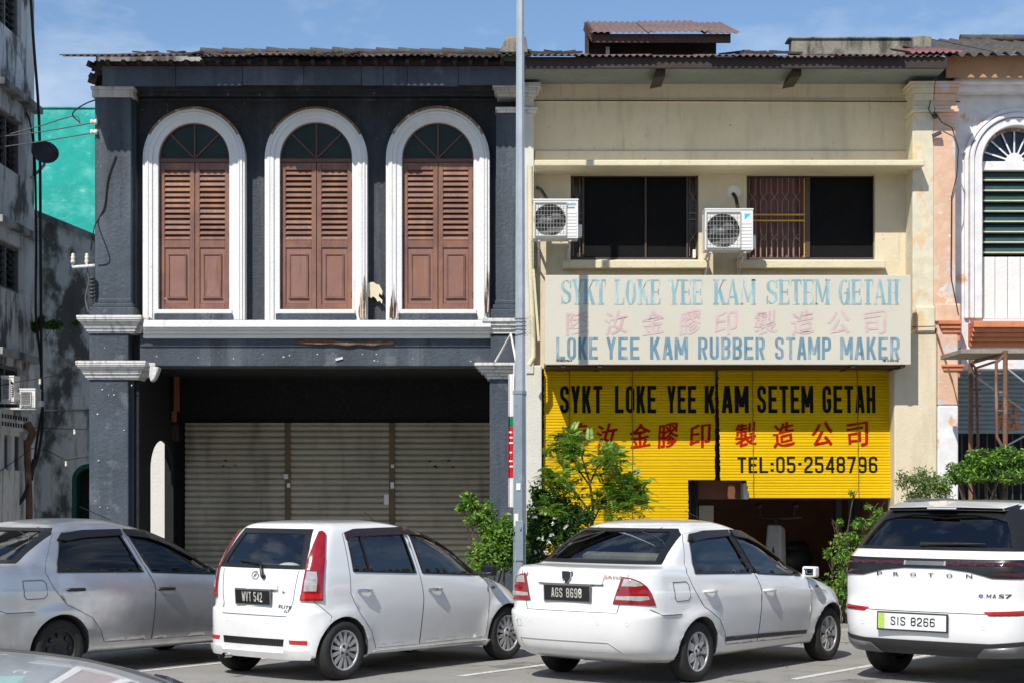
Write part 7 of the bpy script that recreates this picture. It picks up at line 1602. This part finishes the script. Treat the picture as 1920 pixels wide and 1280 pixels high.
for sg in (-1, 1):
    m = MB(); m.tube([(-.1, sg * .6, 1.63), (0, sg * .61, 1.665), (1.0, sg * .62, 1.665), (1.25, sg * .62, 1.61)], .014, 8); m.build('roof_rail', M['greyclad'], c.t)
mirror_part(c, 2.2, 1.12, M['pwhite2'], .88)
for wx in (0, 2.75):
    for sg in (-1, 1): c.wheel(wx, sg, .36, .24, 'seven', .23, .80)
seat_set(c, [1.2], 1.35, .9); seat_set(c, [.1], 1.3, .9, (-.45, .45), .6)
c.place()

# ---------------------------------------------------------------- roof of the car just in front of the camera
c = saloon('pale silver car nearest the camera, only its glossy roof in view', Vector((-.55, 2.72, 0)), R(-90), M['ppale'], 'seven', 'pwhite', 'gback', 'gback', None, name='parked_car')
m = MB()
for sg in (-1, 1): c.line(m, [(.0, sg * .36), (.3, sg * .37), (.9, sg * .36)], 'T', .004, .001)
m.build('roof_seams', M['seam'], c.t)
c.place()
# ================================================================== shophouses across the street, seen only in the car glass and paint
OP = thing('shophouse', (0, -9, 0), 'row house across the street mirrored in the car windows', 'shophouse')
m = MB(); hs = []
for i in range(9): hs.append([(-14 + i * 3.2, 4.4), (-12.4 + i * 3.2, 4.4), (-12.4 + i * 3.2, 6.2), (-14 + i * 3.2, 6.2)])
for i in range(5): hs.append([(-14.5 + i * 5.8, .3), (-10 + i * 5.8, .3), (-10 + i * 5.8, 3.2), (-14.5 + i * 5.8, 3.2)])
t_ = MB(); t_.plate([(-16, .15), (16, .15), (16, 7.2), (-16, 7.2)], hs, 0, .3)
m.add([(v[0], -7.5 - v[1], v[2]) for v in t_.v], t_.f); m.build('wall', M['cream'], OP)
m = MB(); m.box(-16, 16, -9, -8.6, .15, 7.2); m.build('inner_wall', M['black'], OP)
m = MB(); corrugated(m, -16.5, 16.5, -6.8, 7.1, -12, 9.4, pitch=.2, amp=.03, sheetw=1.2, seed=3); m.build('roof', surf('terracotta_roof_tile', (.33, .13, .07), .8, .3, 3, .3), OP)
m = MB(); m.box(-16, 16, -7.5, -6.9, 3.5, 3.7); m.build('canopy', M['orange'], OP)

# dry leaves and grit blown against the kerb and between the parked cars
rg = random.Random(91); m = MB()
for i in range(420):
    if rg.random() < .6: x, y = rg.uniform(-8, 9), 19.68 - abs(rg.gauss(0, .25))
    else: x, y = rg.uniform(-6, 8), rg.uniform(14.5, 19)
    a = rg.uniform(0, 6.28); s_ = rg.uniform(.008, .032); dx, dy = math.cos(a) * s_, math.sin(a) * s_; z = .006
    o = len(m.v); m.v += [(x - dx, y - dy, z), (x + dy * .45, y - dx * .45, z + rg.uniform(.0, .012)), (x + dx, y + dy, z + rg.uniform(0, .01)), (x - dy * .45, y + dx * .45, z)]; m.f.append([o, o + 1, o + 2, o + 3]); m.m.append(rg.choice((0, 0, 1))); m.s.append(False)
LT = m.build('leaf_litter', [surf('dry_leaf', (.16, .09, .04), .8, .4, 9), surf('pale_dry_leaf', (.3, .24, .13), .8, .3, 9)], fix=False); LT['kind'] = 'stuff'; LT['label'] = 'dry leaves scattered along the kerb and on the asphalt'; LT['category'] = 'leaf litter'
